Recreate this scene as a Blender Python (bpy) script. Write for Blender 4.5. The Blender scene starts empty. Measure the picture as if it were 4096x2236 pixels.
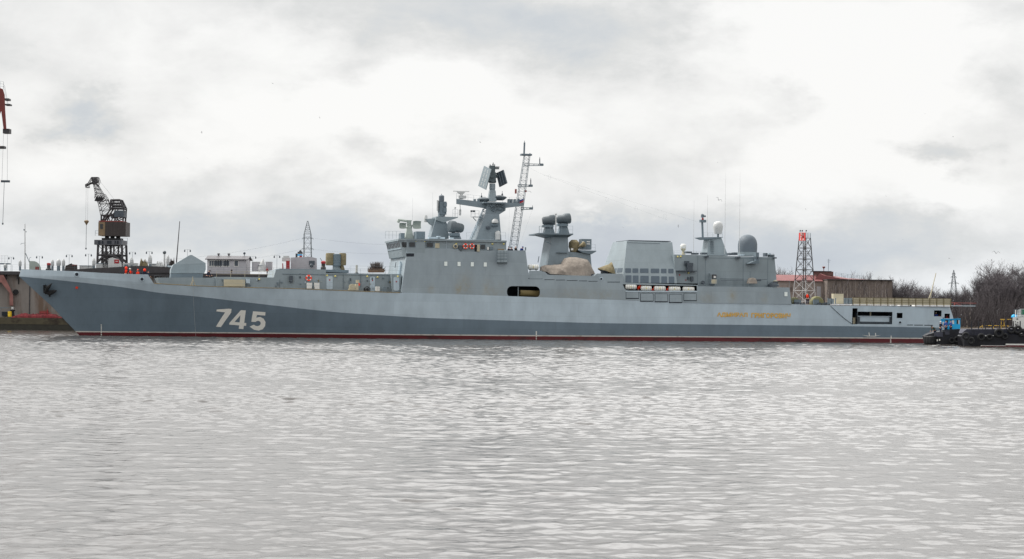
import bpy, bmesh, math, random
import numpy as np
from mathutils import Vector, Matrix, noise
from mathutils.geometry import tessellate_polygon
R = math.radians
sc = bpy.context.scene
V = Vector

# ---------------------------------------------------------------- camera
F = 8215.0; PX, PY = 2048.0, 1118.0          # focal length and centre in photo pixels
H = 4.0; ROLL = R(0.65); PITCH = (1237.14 - PY) / F
FWD = V((0, math.cos(PITCH), math.sin(PITCH)))
U0 = V((0, -math.sin(PITCH), math.cos(PITCH))); R0 = V((1, 0, 0))
RT = R0 * math.cos(ROLL) + U0 * math.sin(ROLL); UP = U0 * math.cos(ROLL) - R0 * math.sin(ROLL)
CAM = V((0, 0, H))
cd = bpy.data.cameras.new('camera'); cam = bpy.data.objects.new('camera', cd); sc.collection.objects.link(cam)
cd.sensor_width = 36; cd.lens = 36 * F / 4096; cd.clip_start = 0.5; cd.clip_end = 20000
cm = Matrix((RT, UP, -FWD)).transposed().to_4x4(); cm.translation = CAM; cam.matrix_world = cm
sc.camera = cam

# ---------------------------------------------------------------- exposure, sun, sky
sc.view_settings.view_transform = 'Standard'; sc.view_settings.look = 'None'
HIGH = 1.75; BACK = 1.2
sc.view_settings.exposure = 0.0; sc.view_settings.gamma = 1.0
SUN_AZ, SUN_EL = R(-68), R(52)               # azimuth from +y (away from the camera), to the left
sl = bpy.data.lights.new('sun', 'SUN'); sl.energy = 4.0; sl.angle = R(14); sl.color = (1, .96, .9)
so = bpy.data.objects.new('sun', sl); sc.collection.objects.link(so)
sd = V((math.sin(SUN_AZ) * math.cos(SUN_EL), math.cos(SUN_AZ) * math.cos(SUN_EL), math.sin(SUN_EL)))
so.rotation_euler = (-sd).to_track_quat('-Z', 'Y').to_euler()
so.location = (0, 0, 200)

w = bpy.data.worlds.new('World'); sc.world = w; w.use_nodes = True
nt = w.node_tree; nt.nodes.clear()
def nn(t, **k):
    n = nt.nodes.new(t)
    for a, b in k.items(): setattr(n, a, b)
    return n
def lk(a, b): nt.links.new(a, b)
def mth(op, a, b=None, c=None, clamp=False):
    n = nn('ShaderNodeMath', operation=op, use_clamp=clamp)
    for i, x in enumerate((a, b, c)):
        if x is None: continue
        if isinstance(x, (int, float)): n.inputs[i].default_value = x
        else: lk(x, n.inputs[i])
    return n.outputs[0]
def vmth(op, a, b=None):
    n = nn('ShaderNodeVectorMath', operation=op)
    for i, x in enumerate((a, b)):
        if x is None: continue
        if isinstance(x, (tuple, list, Vector)): n.inputs[i].default_value = x
        else: lk(x, n.inputs[i])
    return n.outputs['Value'] if op in ('LENGTH', 'DOT_PRODUCT', 'DISTANCE') else n.outputs[0]
out = nn('ShaderNodeOutputWorld'); bg = nn('ShaderNodeBackground'); bg.inputs[1].default_value = 0.1
lk(bg.outputs[0], out.inputs[0])
sky = nn('ShaderNodeTexSky', sky_type='NISHITA'); sky.sun_disc = False
sky.sun_elevation = SUN_EL; sky.sun_rotation = SUN_AZ; sky.air_density = 1.0; sky.dust_density = 3.0
gen = nn('ShaderNodeTexCoord').outputs['Generated']
def ntex(vec, scale, detail=5, rough=.55, dist=0.0, seed=0.0):
    n = nn('ShaderNodeTexNoise', noise_dimensions='4D'); n.inputs['Scale'].default_value = scale
    n.inputs['Detail'].default_value = detail; n.inputs['Roughness'].default_value = rough
    n.inputs['Distortion'].default_value = dist; n.inputs['W'].default_value = seed
    lk(vec, n.inputs['Vector']); return n
st = vmth('MULTIPLY', gen, (1, 1, 1.9))
# clouds drawn in directions: warp the direction by noise, then add soft banks of cloud where they stand
wn = ntex(st, 9, 6, .62, 0, 1.3).outputs['Color']
warp = vmth('ADD', st, vmth('MULTIPLY', vmth('SUBTRACT', wn, (.5, .5, .5)), (.20, .12, .17)))
def dirpx(X, Y):
    d = (FWD + RT * ((X - PX) / F) - UP * ((Y - PY) / F)).normalized()
    return (d.x, d.y, d.z * 1.9)
n1 = ntex(st, 13, 8, .60, .5, 4.0).outputs['Fac']
n2 = ntex(st, 30, 6, .6, .2, 7.0).outputs['Fac']
val = mth('ADD', mth('MULTIPLY', mth('SUBTRACT', n1, .5), .36), mth('MULTIPLY', mth('SUBTRACT', n2, .5), .22))
val = mth("ADD", val, 0.905)
BL = [  # photo x, y, radius x, radius y, amount
 (1040, 190, 300, 150, .10), (1450, 470, 420, 110, .10), (1950, 400, 420, 110, .13), (1080, 560, 260, 70, .06), (1430, 720, 190, 70, .09),
 (3300, 200, 520, 210, .17), (3260, 620, 330, 150, .12), (3880, 745, 290, 105, .19), (2250, 500, 200, 90, .06), (3600, 420, 260, 160, .08), (600, 640, 420, 80, .03),
 (2540, 868, 70, 30, .13), (2375, 860, 45, 28, .10), (2900, 720, 200, 90, .06),
 (1800, 90, 820, 150, -.13), (2500, 120, 420, 150, -.09), (1370, 335, 230, 75, -.09), (470, 450, 200, 80, -.18), (1000, 705, 280, 65, -.09),
 (1030, 930, 700, 140, -.13), (1780, 625, 280, 60, -.10), (2620, 660, 340, 120, -.07), (3030, 365, 190, 80, -.12), (3975, 320, 180, 110, -.09), (3910, 565, 190, 70, -.17), (3960, 50, 280, 80, -.10),
 (3150, 990, 1150, 150, -.19), (1900, 1000, 900, 160, -.12), (40, 160, 260, 120, -.06), (200, 900, 400, 200, -.04), (3560, 860, 260, 90, -.05),
]
for X, Y, rx, ry, a in BL:
    c = dirpx(X, Y)
    d = vmth('MULTIPLY', vmth('SUBTRACT', warp, c), (F / rx, F / rx, F / ry / 1.9))
    q = vmth('DOT_PRODUCT', d, d)
    g = mth('POWER', 2.718, mth('MULTIPLY', mth('POWER', q, 1.3), -1.0))
    val = mth('ADD', val, mth('MULTIPLY', g, a * 1.2))
sep = nn('ShaderNodeSeparateXYZ'); lk(gen, sep.inputs[0])
# the unseen sky behind the viewer is brightened to light the near hull side
back = nn('ShaderNodeMapRange', interpolation_type='SMOOTHSTEP'); lk(sep.outputs[1], back.inputs[0])
back.inputs[1].default_value = .75; back.inputs[2].default_value = -.5; back.inputs[3].default_value = 1; back.inputs[4].default_value = BACK
ramp = nn('ShaderNodeValToRGB'); lk(val, ramp.inputs[0])
cr = ramp.color_ramp; cr.elements[0].position = .55; cr.elements[0].color = (.555, .59, .65, 1)
cr.elements[1].position = 1.06; cr.elements[1].color = (1.0, 1.0, 1.0, 1)
for p, c in ((.68, (.645, .68, .72, 1)), (.78, (.755, .765, .77, 1)), (.86, (.87, .872, .875, 1)), (.95, (.965, .967, .967, 1))):
    e = cr.elements.new(p); e.color = c
k10 = nn('ShaderNodeVectorMath', operation='SCALE'); lk(ramp.outputs[0], k10.inputs[0])
high = nn('ShaderNodeMapRange', interpolation_type='SMOOTHSTEP'); lk(sep.outputs[2], high.inputs[0])   # unseen sky above the frame is brightened to lift the water's reflections
high.inputs[1].default_value = .165; high.inputs[2].default_value = .34; high.inputs[3].default_value = 0; high.inputs[4].default_value = HIGH
fr = nn('ShaderNodeMapRange', interpolation_type='SMOOTHSTEP'); lk(sep.outputs[1], fr.inputs[0]); fr.inputs[1].default_value = .1; fr.inputs[2].default_value = .75
dk = nn('ShaderNodeMapRange', interpolation_type='SMOOTHSTEP'); lk(sep.outputs[2], dk.inputs[0]); dk.inputs[1].default_value = .34; dk.inputs[2].default_value = .6; dk.inputs[3].default_value = 1; dk.inputs[4].default_value = .7
gx = mth('MULTIPLY', mth('SUBTRACT', sep.outputs[0], .11), 6.0)      # and brightest in one broad patch right of centre
gl = mth('ADD', .8, mth('MULTIPLY', mth('POWER', 2.718, mth('MULTIPLY', mth('MULTIPLY', gx, gx), -1.0)), .5))
lk(mth('MULTIPLY', mth('ADD', mth('MULTIPLY', mth('MULTIPLY', mth('MULTIPLY', high.outputs[0], dk.outputs[0]), gl), fr.outputs[0]), 1.0), mth('MULTIPLY', back.outputs[0], 10.0)), k10.inputs['Scale'])
hz = nn('ShaderNodeMapRange', interpolation_type='SMOOTHSTEP'); lk(sep.outputs[2], hz.inputs[0]); hz.inputs[1].default_value = .0; hz.inputs[2].default_value = .075
tn = nn('ShaderNodeMix', data_type='RGBA'); lk(hz.outputs[0], tn.inputs[0]); tn.inputs[6].default_value = (.965, .995, 1.02, 1); tn.inputs[7].default_value = (1.005, 1.0, .985, 1)
k11 = vmth('MULTIPLY', k10.outputs[0], None); lk(tn.outputs[2], nt.nodes[-1].inputs[1])
mx = nn('ShaderNodeMix', data_type='RGBA'); mx.inputs[0].default_value = .94
lk(sky.outputs[0], mx.inputs[6]); lk(k11, mx.inputs[7]); lk(mx.outputs[2], bg.inputs[0])

# ---------------------------------------------------------------- frames: world and the frigate's own (u along, v across, z up)
def ray(X, Y): return FWD + RT * ((X - PX) / F) - UP * ((Y - PY) / F)
PHI = R(12); EU = V((math.cos(PHI), math.sin(PHI), 0)); EV = V((-math.sin(PHI), math.cos(PHI), 0))
_d = ray(317, 1341); BOW = CAM + _d * (-H / _d.z)
MS = Matrix((EU, EV, V((0, 0, 1)))).transposed().to_4x4(); MS.translation = BOW
I4 = Matrix.Identity(4)
def S(X, Y, v, k=0.0, z0=0.0):               # point of the ship plane v + k (z - z0) seen at a photo pixel
    d = ray(X, Y); c = CAM - BOW
    t = (v - c.dot(EV) + k * (c.z - z0)) / (d.dot(EV) - k * d.z)
    p = c + d * t
    return V((p.dot(EU), p.dot(EV), p.z))
def W(X, Y, y):                              # point of the world plane y seen at a photo pixel
    d = ray(X, Y); return CAM + d * (y / d.y)

# ---------------------------------------------------------------- building helpers
WM = {}
class MB:
    def __init__(s, fr=None): s.v = []; s.f = []; s.mi = []; s.m = 0; s.fr = fr if fr is not None else I4
    def add(s, vs, fs):
        o = len(s.v); s.v += [V(p) for p in vs]; s.f += [[o + i for i in f] for f in fs]; s.mi += [s.m] * len(fs); return s
    def box(s, a, b):
        x0, x1 = sorted((a[0], b[0])); y0, y1 = sorted((a[1], b[1])); z0, z1 = sorted((a[2], b[2]))
        return s.add([(x0,y0,z0),(x1,y0,z0),(x1,y1,z0),(x0,y1,z0),(x0,y0,z1),(x1,y0,z1),(x1,y1,z1),(x0,y1,z1)],
              [(0,3,2,1),(4,5,6,7),(0,1,5,4),(1,2,6,5),(2,3,7,6),(3,0,4,7)])
    def frus(s, a, b):                       # (x0,x1,y0,y1,z) bottom and top rectangles
        (x0,x1,y0,y1,z0), (X0,X1,Y0,Y1,Z) = a, b
        return s.add([(x0,y0,z0),(x1,y0,z0),(x1,y1,z0),(x0,y1,z0),(X0,Y0,Z),(X1,Y0,Z),(X1,Y1,Z),(X0,Y1,Z)],
              [(0,3,2,1),(4,5,6,7),(0,1,5,4),(1,2,6,5),(2,3,7,6),(3,0,4,7)])
    def tube(s, p, q, r, r2=None, n=6, cap=True):
        p, q = V(p), V(q); r2 = r if r2 is None else r2; d = q - p
        if d.length < 1e-6: return s
        z = d.normalized(); x = z.orthogonal().normalized(); y = z.cross(x); vs = []
        for c, rr in ((p, r), (q, r2)):
            for i in range(n):
                a = 2 * math.pi * i / n; vs.append(c + x * (rr * math.cos(a)) + y * (rr * math.sin(a)))
        fs = [(i, (i + 1) % n, n + (i + 1) % n, n + i) for i in range(n)]
        if cap: fs += [tuple(range(n - 1, -1, -1)), tuple(range(n, 2 * n))]
        return s.add(vs, fs)
    def path(s, pts, r, n=5):
        for a, b in zip(pts, pts[1:]): s.tube(a, b, r, n=n)
        return s
    def lathe(s, c, prof, ax=(0, 0, 1), n=16):   # prof: (radius, height) pairs
        c = V(c); z = V(ax).normalized(); x = z.orthogonal().normalized(); y = z.cross(x); vs = []
        for r, h in prof:
            for i in range(n):
                a = 2 * math.pi * i / n; vs.append(c + z * h + (x * math.cos(a) + y * math.sin(a)) * max(r, 1e-4))
        fs = []
        for j in range(len(prof) - 1):
            for i in range(n): fs.append((j*n+i, j*n+(i+1)%n, (j+1)*n+(i+1)%n, (j+1)*n+i))
        fs += [tuple(range(n - 1, -1, -1)), tuple(range((len(prof)-1)*n, len(prof)*n))]
        return s.add(vs, fs)
    def ball(s, c, r, sx=1, sy=1, sz=1, n=14, m=8, lo=-1.0):
        c = V(c); vs = []; a0 = math.asin(lo)
        for j in range(m + 1):
            b = a0 + (math.pi / 2 - a0) * j / m
            for i in range(n):
                a = 2 * math.pi * i / n
                vs.append((c.x + r*sx*math.cos(b)*math.cos(a), c.y + r*sy*math.cos(b)*math.sin(a), c.z + r*sz*math.sin(b)))
        fs = [(j*n+i, j*n+(i+1)%n, (j+1)*n+(i+1)%n, (j+1)*n+i) for j in range(m) for i in range(n)]
        return s.add(vs, fs + [tuple(range(n - 1, -1, -1))])
    def ring(s, c, r, t, ax=(0, 1, 0), n=20, m=8):
        c = V(c); z = V(ax).normalized(); x = z.orthogonal().normalized(); y = z.cross(x); vs = []
        for i in range(n):
            a = 2*math.pi*i/n; e = x*math.cos(a) + y*math.sin(a)
            for j in range(m):
                b = 2*math.pi*j/m; vs.append(c + e*(r + t*math.cos(b)) + z*(t*math.sin(b)))
        return s.add(vs, [(i*m+j, ((i+1)%n)*m+j, ((i+1)%n)*m+(j+1)%m, i*m+(j+1)%m) for i in range(n) for j in range(m)])
    def prism(s, near, far, holes=()):       # two matching outlines, near one may have holes
        n = len(near); o = [V(p) for p in near] + [V(p) for p in far]
        s.add(o, [(i, (i+1) % n, n+(i+1) % n, n+i) for i in range(n)])
        loops = [[V(p) for p in near]] + [[V(p) for p in h] for h in holes]
        flat = [p for l in loops for p in l]
        s.add(flat, [tuple(t) for t in tessellate_polygon(loops)])
        fl = [V(p) for p in far]
        return s.add(fl, [tuple(t) for t in tessellate_polygon([fl])])
def build(mb, name, mats, parent=None, label=None, cat=None, group=None, kind=None, ang=38, fix=True):
    if not isinstance(mats, (list, tuple)): mats = [mats]
    me = bpy.data.meshes.new(name)
    wv = [mb.fr @ p for p in mb.v]
    lo = V([min(p[i] for p in wv) for i in range(3)]); hi = V([max(p[i] for p in wv) for i in range(3)])
    o = bpy.data.objects.new(name, me); sc.collection.objects.link(o)
    if parent is not None:
        inv = WM[parent].inverted(); lv = [inv @ p for p in wv]
        lo = V([min(p[i] for p in lv) for i in range(3)]); hi = V([max(p[i] for p in lv) for i in range(3)])
        c = (lo + hi) / 2; o.parent = parent; o.location = c; WM[o] = WM[parent] @ Matrix.Translation(c)
        vs = [p - c for p in lv]
    else:
        c = V(((lo.x + hi.x) / 2, (lo.y + hi.y) / 2, lo.z)); o.location = c; WM[o] = Matrix.Translation(c); vs = [p - c for p in wv]
    me.from_pydata(vs, [], mb.f)
    for m in mats: me.materials.append(m)
    me.polygons.foreach_set('material_index', mb.mi); me.validate()
    if fix:
        bm = bmesh.new(); bm.from_mesh(me); bmesh.ops.remove_doubles(bm, verts=bm.verts, dist=1e-5)
        bmesh.ops.recalc_face_normals(bm, faces=bm.faces); bm.to_mesh(me); bm.free()
    me.polygons.foreach_set('use_smooth', [True] * len(me.polygons)); me.set_sharp_from_angle(angle=R(ang))
    tag(o, label, cat, group, kind); return o
def tag(o, label=None, cat=None, group=None, kind=None):
    for k, x in (('label', label), ('category', cat), ('group', group), ('kind', kind)):
        if x: o[k] = x
    return o
def thing(name, label, cat, loc, rz=0.0, group=None, kind=None):
    o = bpy.data.objects.new(name, None); sc.collection.objects.link(o); o.empty_display_size = .2
    o.location = loc; o.rotation_euler = (0, 0, rz)
    WM[o] = Matrix.Translation(V(loc)) @ Matrix.Rotation(rz, 4, 'Z')
    return tag(o, label, cat, group, kind)
KIDS = {}
def dup(o, loc=None, rz=None, label=None, parent=None, scale=None):
    c = o.copy(); sc.collection.objects.link(c)
    if parent: c.parent = parent
    if loc is not None: c.location = loc
    if rz is not None: c.rotation_euler = (0, 0, rz)
    if scale is not None: c.scale = (scale,) * 3
    if label: c['label'] = label
    for ch in [x for x in bpy.data.objects if x.parent == o]: dup(ch, parent=c)
    return c
# pixel-to-part shorthands: fn is S (ship) or W (world); n and f are the near and far depth of the piece
def FR(fn): return MS if fn is S else I4
def pbox(mb, fn, X0, Y0, X1, Y1, n, f):
    a, b = fn(X0, (Y0+Y1)/2, n), fn(X1, (Y0+Y1)/2, n); c, d = fn((X0+X1)/2, Y1, n), fn((X0+X1)/2, Y0, n)
    return mb.box((a.x, n, c.z), (b.x, f, d.z))
def ppri(mb, fn, pts, n, f, holes=(), kn=0.0, z0=0.0, fx=None):
    near = [fn(X, Y, n, kn, z0) if kn else fn(X, Y, n) for X, Y in pts]
    if kn and f > 0: far = [V((p.x, -p.y, p.z)) for p in near]
    else: far = [V((p.x, f, p.z)) for p in near]
    if fx: far = [V((p.x + fx, p.y, p.z)) for p in far]
    hs = [[fn(X, Y, n, kn, z0) if kn else fn(X, Y, n) for X, Y in h] for h in holes]
    return mb.prism(near, far, hs)
def part(fn, name, mats, parent, make, **k):
    mb = MB(FR(fn)); make(mb); return build(mb, name, mats, parent, **k)
def boxes(fn, name, mats, parent, L, n, f, **k):
    mb = MB(FR(fn))
    for b in L: pbox(mb, fn, *b, n, f)
    return build(mb, name, mats, parent, **k)
def rail(mb, pts, h, step=1.6, wires=2, r=.022):
    up = V((0, 0, 1))
    for a, b in zip(pts, pts[1:]):
        a, b = V(a), V(b); n = max(1, int((b - a).length / step))
        for i in range(n + 1): p = a.lerp(b, i / n); mb.tube(p, p + up * h, r, n=4)
        for j in range(1, wires + 1): mb.tube(a + up * h * j / wires, b + up * h * j / wires, r * .7, n=4)
    return mb
def truss(mb, p, q, w0, w1, nb, r, sx=(1, 0, 0), sy=(0, 1, 0), rb=None):
    p, q, sx, sy = V(p), V(q), V(sx), V(sy); rb = rb or r * .7
    cn = ((-1,-1),(1,-1),(1,1),(-1,1))
    def pt(i, k): t = i / nb; w_ = (w0 + (w1 - w0) * t) / 2; return p.lerp(q, t) + sx * (cn[k][0]*w_) + sy * (cn[k][1]*w_)
    for k in range(4): mb.tube(pt(0, k), pt(nb, k), r, n=5)
    for i in range(nb + 1):
        for k in range(4):
            mb.tube(pt(i, k), pt(i, (k+1) % 4), rb, n=4)
            if i < nb:
                a, b = (k, (k+1) % 4) if i % 2 else ((k+1) % 4, k)
                mb.tube(pt(i, a), pt(i+1, b), rb, n=4)
    return mb

# ---------------------------------------------------------------- materials
def lin(c): c /= 255.0; return c / 12.92 if c <= .04045 else ((c + .055) / 1.055) ** 2.4
def mat(name, rgb, rough=.55, var=.12, scale=1.2, metal=0.0, stretch=(1, 1, 1), bump=0.0, bscale=8, c2=None, cp=(.5, .62), spec=.5):
    m = bpy.data.materials.new(name); m.use_nodes = True; t = m.node_tree; b = t.nodes['Principled BSDF']
    b.inputs['Roughness'].default_value = rough; b.inputs['Metallic'].default_value = metal
    b.inputs['Specular IOR Level'].default_value = spec
    c = [lin(x) for x in rgb]
    geo = t.nodes.new('ShaderNodeNewGeometry'); mp = t.nodes.new('ShaderNodeMapping'); mp.inputs['Scale'].default_value = stretch
    t.links.new(geo.outputs['Position'], mp.inputs[0])
    no = t.nodes.new('ShaderNodeTexNoise'); no.inputs['Scale'].default_value = scale; no.inputs['Detail'].default_value = 6
    no.inputs['Roughness'].default_value = .62; t.links.new(mp.outputs[0], no.inputs['Vector'])
    rp = t.nodes.new('ShaderNodeValToRGB'); e = rp.color_ramp.elements
    e[0].position = .28; e[1].position = .72
    e[0].color = [max(0, x * (1 - var)) for x in c] + [1]; e[1].color = [min(1, x * (1 + var)) for x in c] + [1]
    if c2:
        e[0].position = .2; e[1].position = cp[0]; e[1].color = c + [1]
        n2 = rp.color_ramp.elements.new(cp[1]); n2.color = [lin(x) for x in c2] + [1]
    t.links.new(no.outputs['Fac'], rp.inputs[0]); t.links.new(rp.outputs[0], b.inputs['Base Color'])
    if bump:
        n3 = t.nodes.new('ShaderNodeTexNoise'); n3.inputs['Scale'].default_value = bscale; n3.inputs['Detail'].default_value = 5
        t.links.new(mp.outputs[0], n3.inputs['Vector'])
        bp = t.nodes.new('ShaderNodeBump'); bp.inputs['Distance'].default_value = bump
        t.links.new(n3.outputs['Fac'], bp.inputs['Height']); t.links.new(bp.outputs[0], b.inputs['Normal'])
    return m
def steel(name, rgb, **k):                   # painted plating: welded strakes of slightly different tone, with faint seams
    m = mat(name, rgb, rough=k.pop('rough', .5), var=k.pop('var', .13), scale=.5, stretch=(1, 1, .45), bump=k.pop('bump', .03), bscale=.6, **k)
    t = m.node_tree; b = t.nodes['Principled BSDF']; src = b.inputs['Base Color'].links[0].from_socket
    tc = t.nodes.new('ShaderNodeTexCoord'); sx = t.nodes.new('ShaderNodeSeparateXYZ'); t.links.new(tc.outputs['Object'], sx.inputs[0])
    cx = t.nodes.new('ShaderNodeCombineXYZ'); t.links.new(sx.outputs[0], cx.inputs[0]); t.links.new(sx.outputs[2], cx.inputs[1])
    br = t.nodes.new('ShaderNodeTexBrick'); t.links.new(cx.outputs[0], br.inputs['Vector']); br.inputs['Scale'].default_value = 1
    br.inputs['Brick Width'].default_value = 6.2; br.inputs['Row Height'].default_value = 1.75; br.inputs['Mortar Size'].default_value = .025; br.inputs['Mortar Smooth'].default_value = .8
    br.inputs['Color1'].default_value = (1.03, 1.03, 1.03, 1); br.inputs['Color2'].default_value = (.955, .96, .965, 1); br.inputs['Mortar'].default_value = (.87, .87, .86, 1)
    x = t.nodes.new('ShaderNodeMix'); x.data_type = 'RGBA'; x.blend_type = 'MULTIPLY'; x.inputs[0].default_value = 1
    t.links.new(src, x.inputs[6]); t.links.new(br.outputs['Color'], x.inputs[7]); t.links.new(x.outputs[2], b.inputs['Base Color']); return m
M = dict(
 light=steel('pale grey hull paint', (180, 195, 205)), dark=steel('dark grey hull paint', (106, 122, 134)),
 red=mat('red boot topping', (98, 30, 37), var=.3, scale=.9, stretch=(.5, .5, 2), c2=(64, 30, 32), cp=(.5, .66)), line=mat('white waterline paint', (204, 200, 192), var=.12, scale=.8, c2=(150, 142, 130), cp=(.55, .72)),
 sup=steel('superstructure grey paint', (141, 153, 160)), deck=mat('deck paint', (92, 88, 82), rough=.8),
 grey=steel('equipment grey paint', (135, 147, 153)), mid=mat('mid grey paint', (104, 118, 127), var=.1),
 drk=mat('dark grey equipment', (70, 79, 88), var=.15), hole=mat('opening shade paint', (40, 46, 54), rough=.9),  # 'hole' is darkened: the shade of openings and slots lies in its colour
 glass=mat('dark window glass', (22, 27, 32), rough=.08, var=.2), vent=mat('louvre grey', (76, 90, 102), var=.12, scale=4),
 black=mat('black rubber', (24, 25, 28), rough=.7, var=.3, scale=3), white=mat('white paint', (222, 222, 218), var=.05),
 snow=mat('snow', (235, 236, 238), rough=.9, var=.03), dome=mat('pale radome', (196, 198, 198), var=.04, rough=.4),
 bdome=mat('blue grey radome', (97, 107, 116), var=.06, rough=.65), drum=mat('radar drum grey', (88, 97, 103), var=.1, rough=.45),
 dish=mat('pale green grey dish', (158, 168, 162), var=.08), mast=mat('mast grey paint', (121, 134, 142), var=.12, scale=.9),
 tan=mat('tan canvas', (148, 139, 130), rough=.95, var=.2, scale=1.8, bump=.12, bscale=2.2),
 khaki=mat('khaki canvas', (128, 118, 92), rough=.95, var=.3, scale=2.5, bump=.03, bscale=4), cream=mat('cream canvas', (190, 182, 158), rough=.9, var=.1),
 orange=mat('orange plastic', (240, 70, 40), rough=.5, var=.06), vest=mat('orange vest cloth', (255, 62, 26), rough=.85, var=.1, scale=8),
 raft=mat('white raft shell', (228, 228, 222), rough=.4, var=.04), strap=mat('dark strap', (70, 72, 76)),
 yellow=mat('yellow paint', (225, 190, 40), var=.12), lamp=mat('yellow lamp glass', (222, 208, 120), var=.1),
 navy=mat('navy cloth', (30, 36, 58), rough=.9, var=.25, scale=6), skin=mat('skin', (205, 160, 135), rough=.6, var=.05),
 bluej=mat('blue work jacket', (38, 62, 130), rough=.9, var=.2, scale=6), gold=mat('ochre lettering paint', (224, 176, 78), var=.08, rough=.5),
 num=mat('number paint', (236, 234, 226), var=.05, rough=.55), rdk=mat('red paint', (160, 40, 46), var=.12), brownred=mat('rusty red paint', (128, 58, 52), var=.3, scale=.8),
 crane=mat('dark crane steel', (56, 54, 57), var=.3, scale=1.5), crbox=mat('brown cabin boards', (50, 42, 40), var=.35, scale=2, stretch=(4, 4, .4)),
 ochre=mat('ochre cabin front', (132, 112, 86), var=.2), jib=mat('dark red jib steel', (112, 44, 40), var=.2),
 shed=mat('pale shed boards', (174, 173, 178), var=.08, scale=2), roof=mat('shed roof felt', (86, 84, 88), var=.12),
 trunk=mat('bark', (82, 73, 70), rough=.95, var=.35, scale=2), twig=mat('winter twigs', (94, 89, 92), rough=.95, var=.35, scale=.3),
 birch=mat('birch bark', (160, 150, 140), rough=.9, var=.25, scale=2, stretch=(1, 1, 3)), gull=mat('gull grey', (150, 152, 156), var=.2),
 gtip=mat('gull dark wing', (88, 90, 96), var=.2), blue=mat('bright blue paint', (26, 178, 236), var=.08), tug=mat('black tug hull', (26, 28, 36), rough=.6, var=.4, scale=1.5),
 tugg=mat('dark grey bulwark', (62, 64, 76), rough=.7, var=.35, scale=1.2), hi=mat('yellow black rail', (205, 165, 50), var=.3, scale=6),
 brick=mat('weathered wall', (114, 104, 98), rough=.95, var=.25, scale=.5, stretch=(3, 3, .5), c2=(76, 69, 66), cp=(.52, .66)),
 rroof=mat('red painted roof', (122, 72, 72), rough=.7, var=.18, scale=.6), boat=mat('tan boat hull', (158, 142, 98), var=.15),
)
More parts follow.
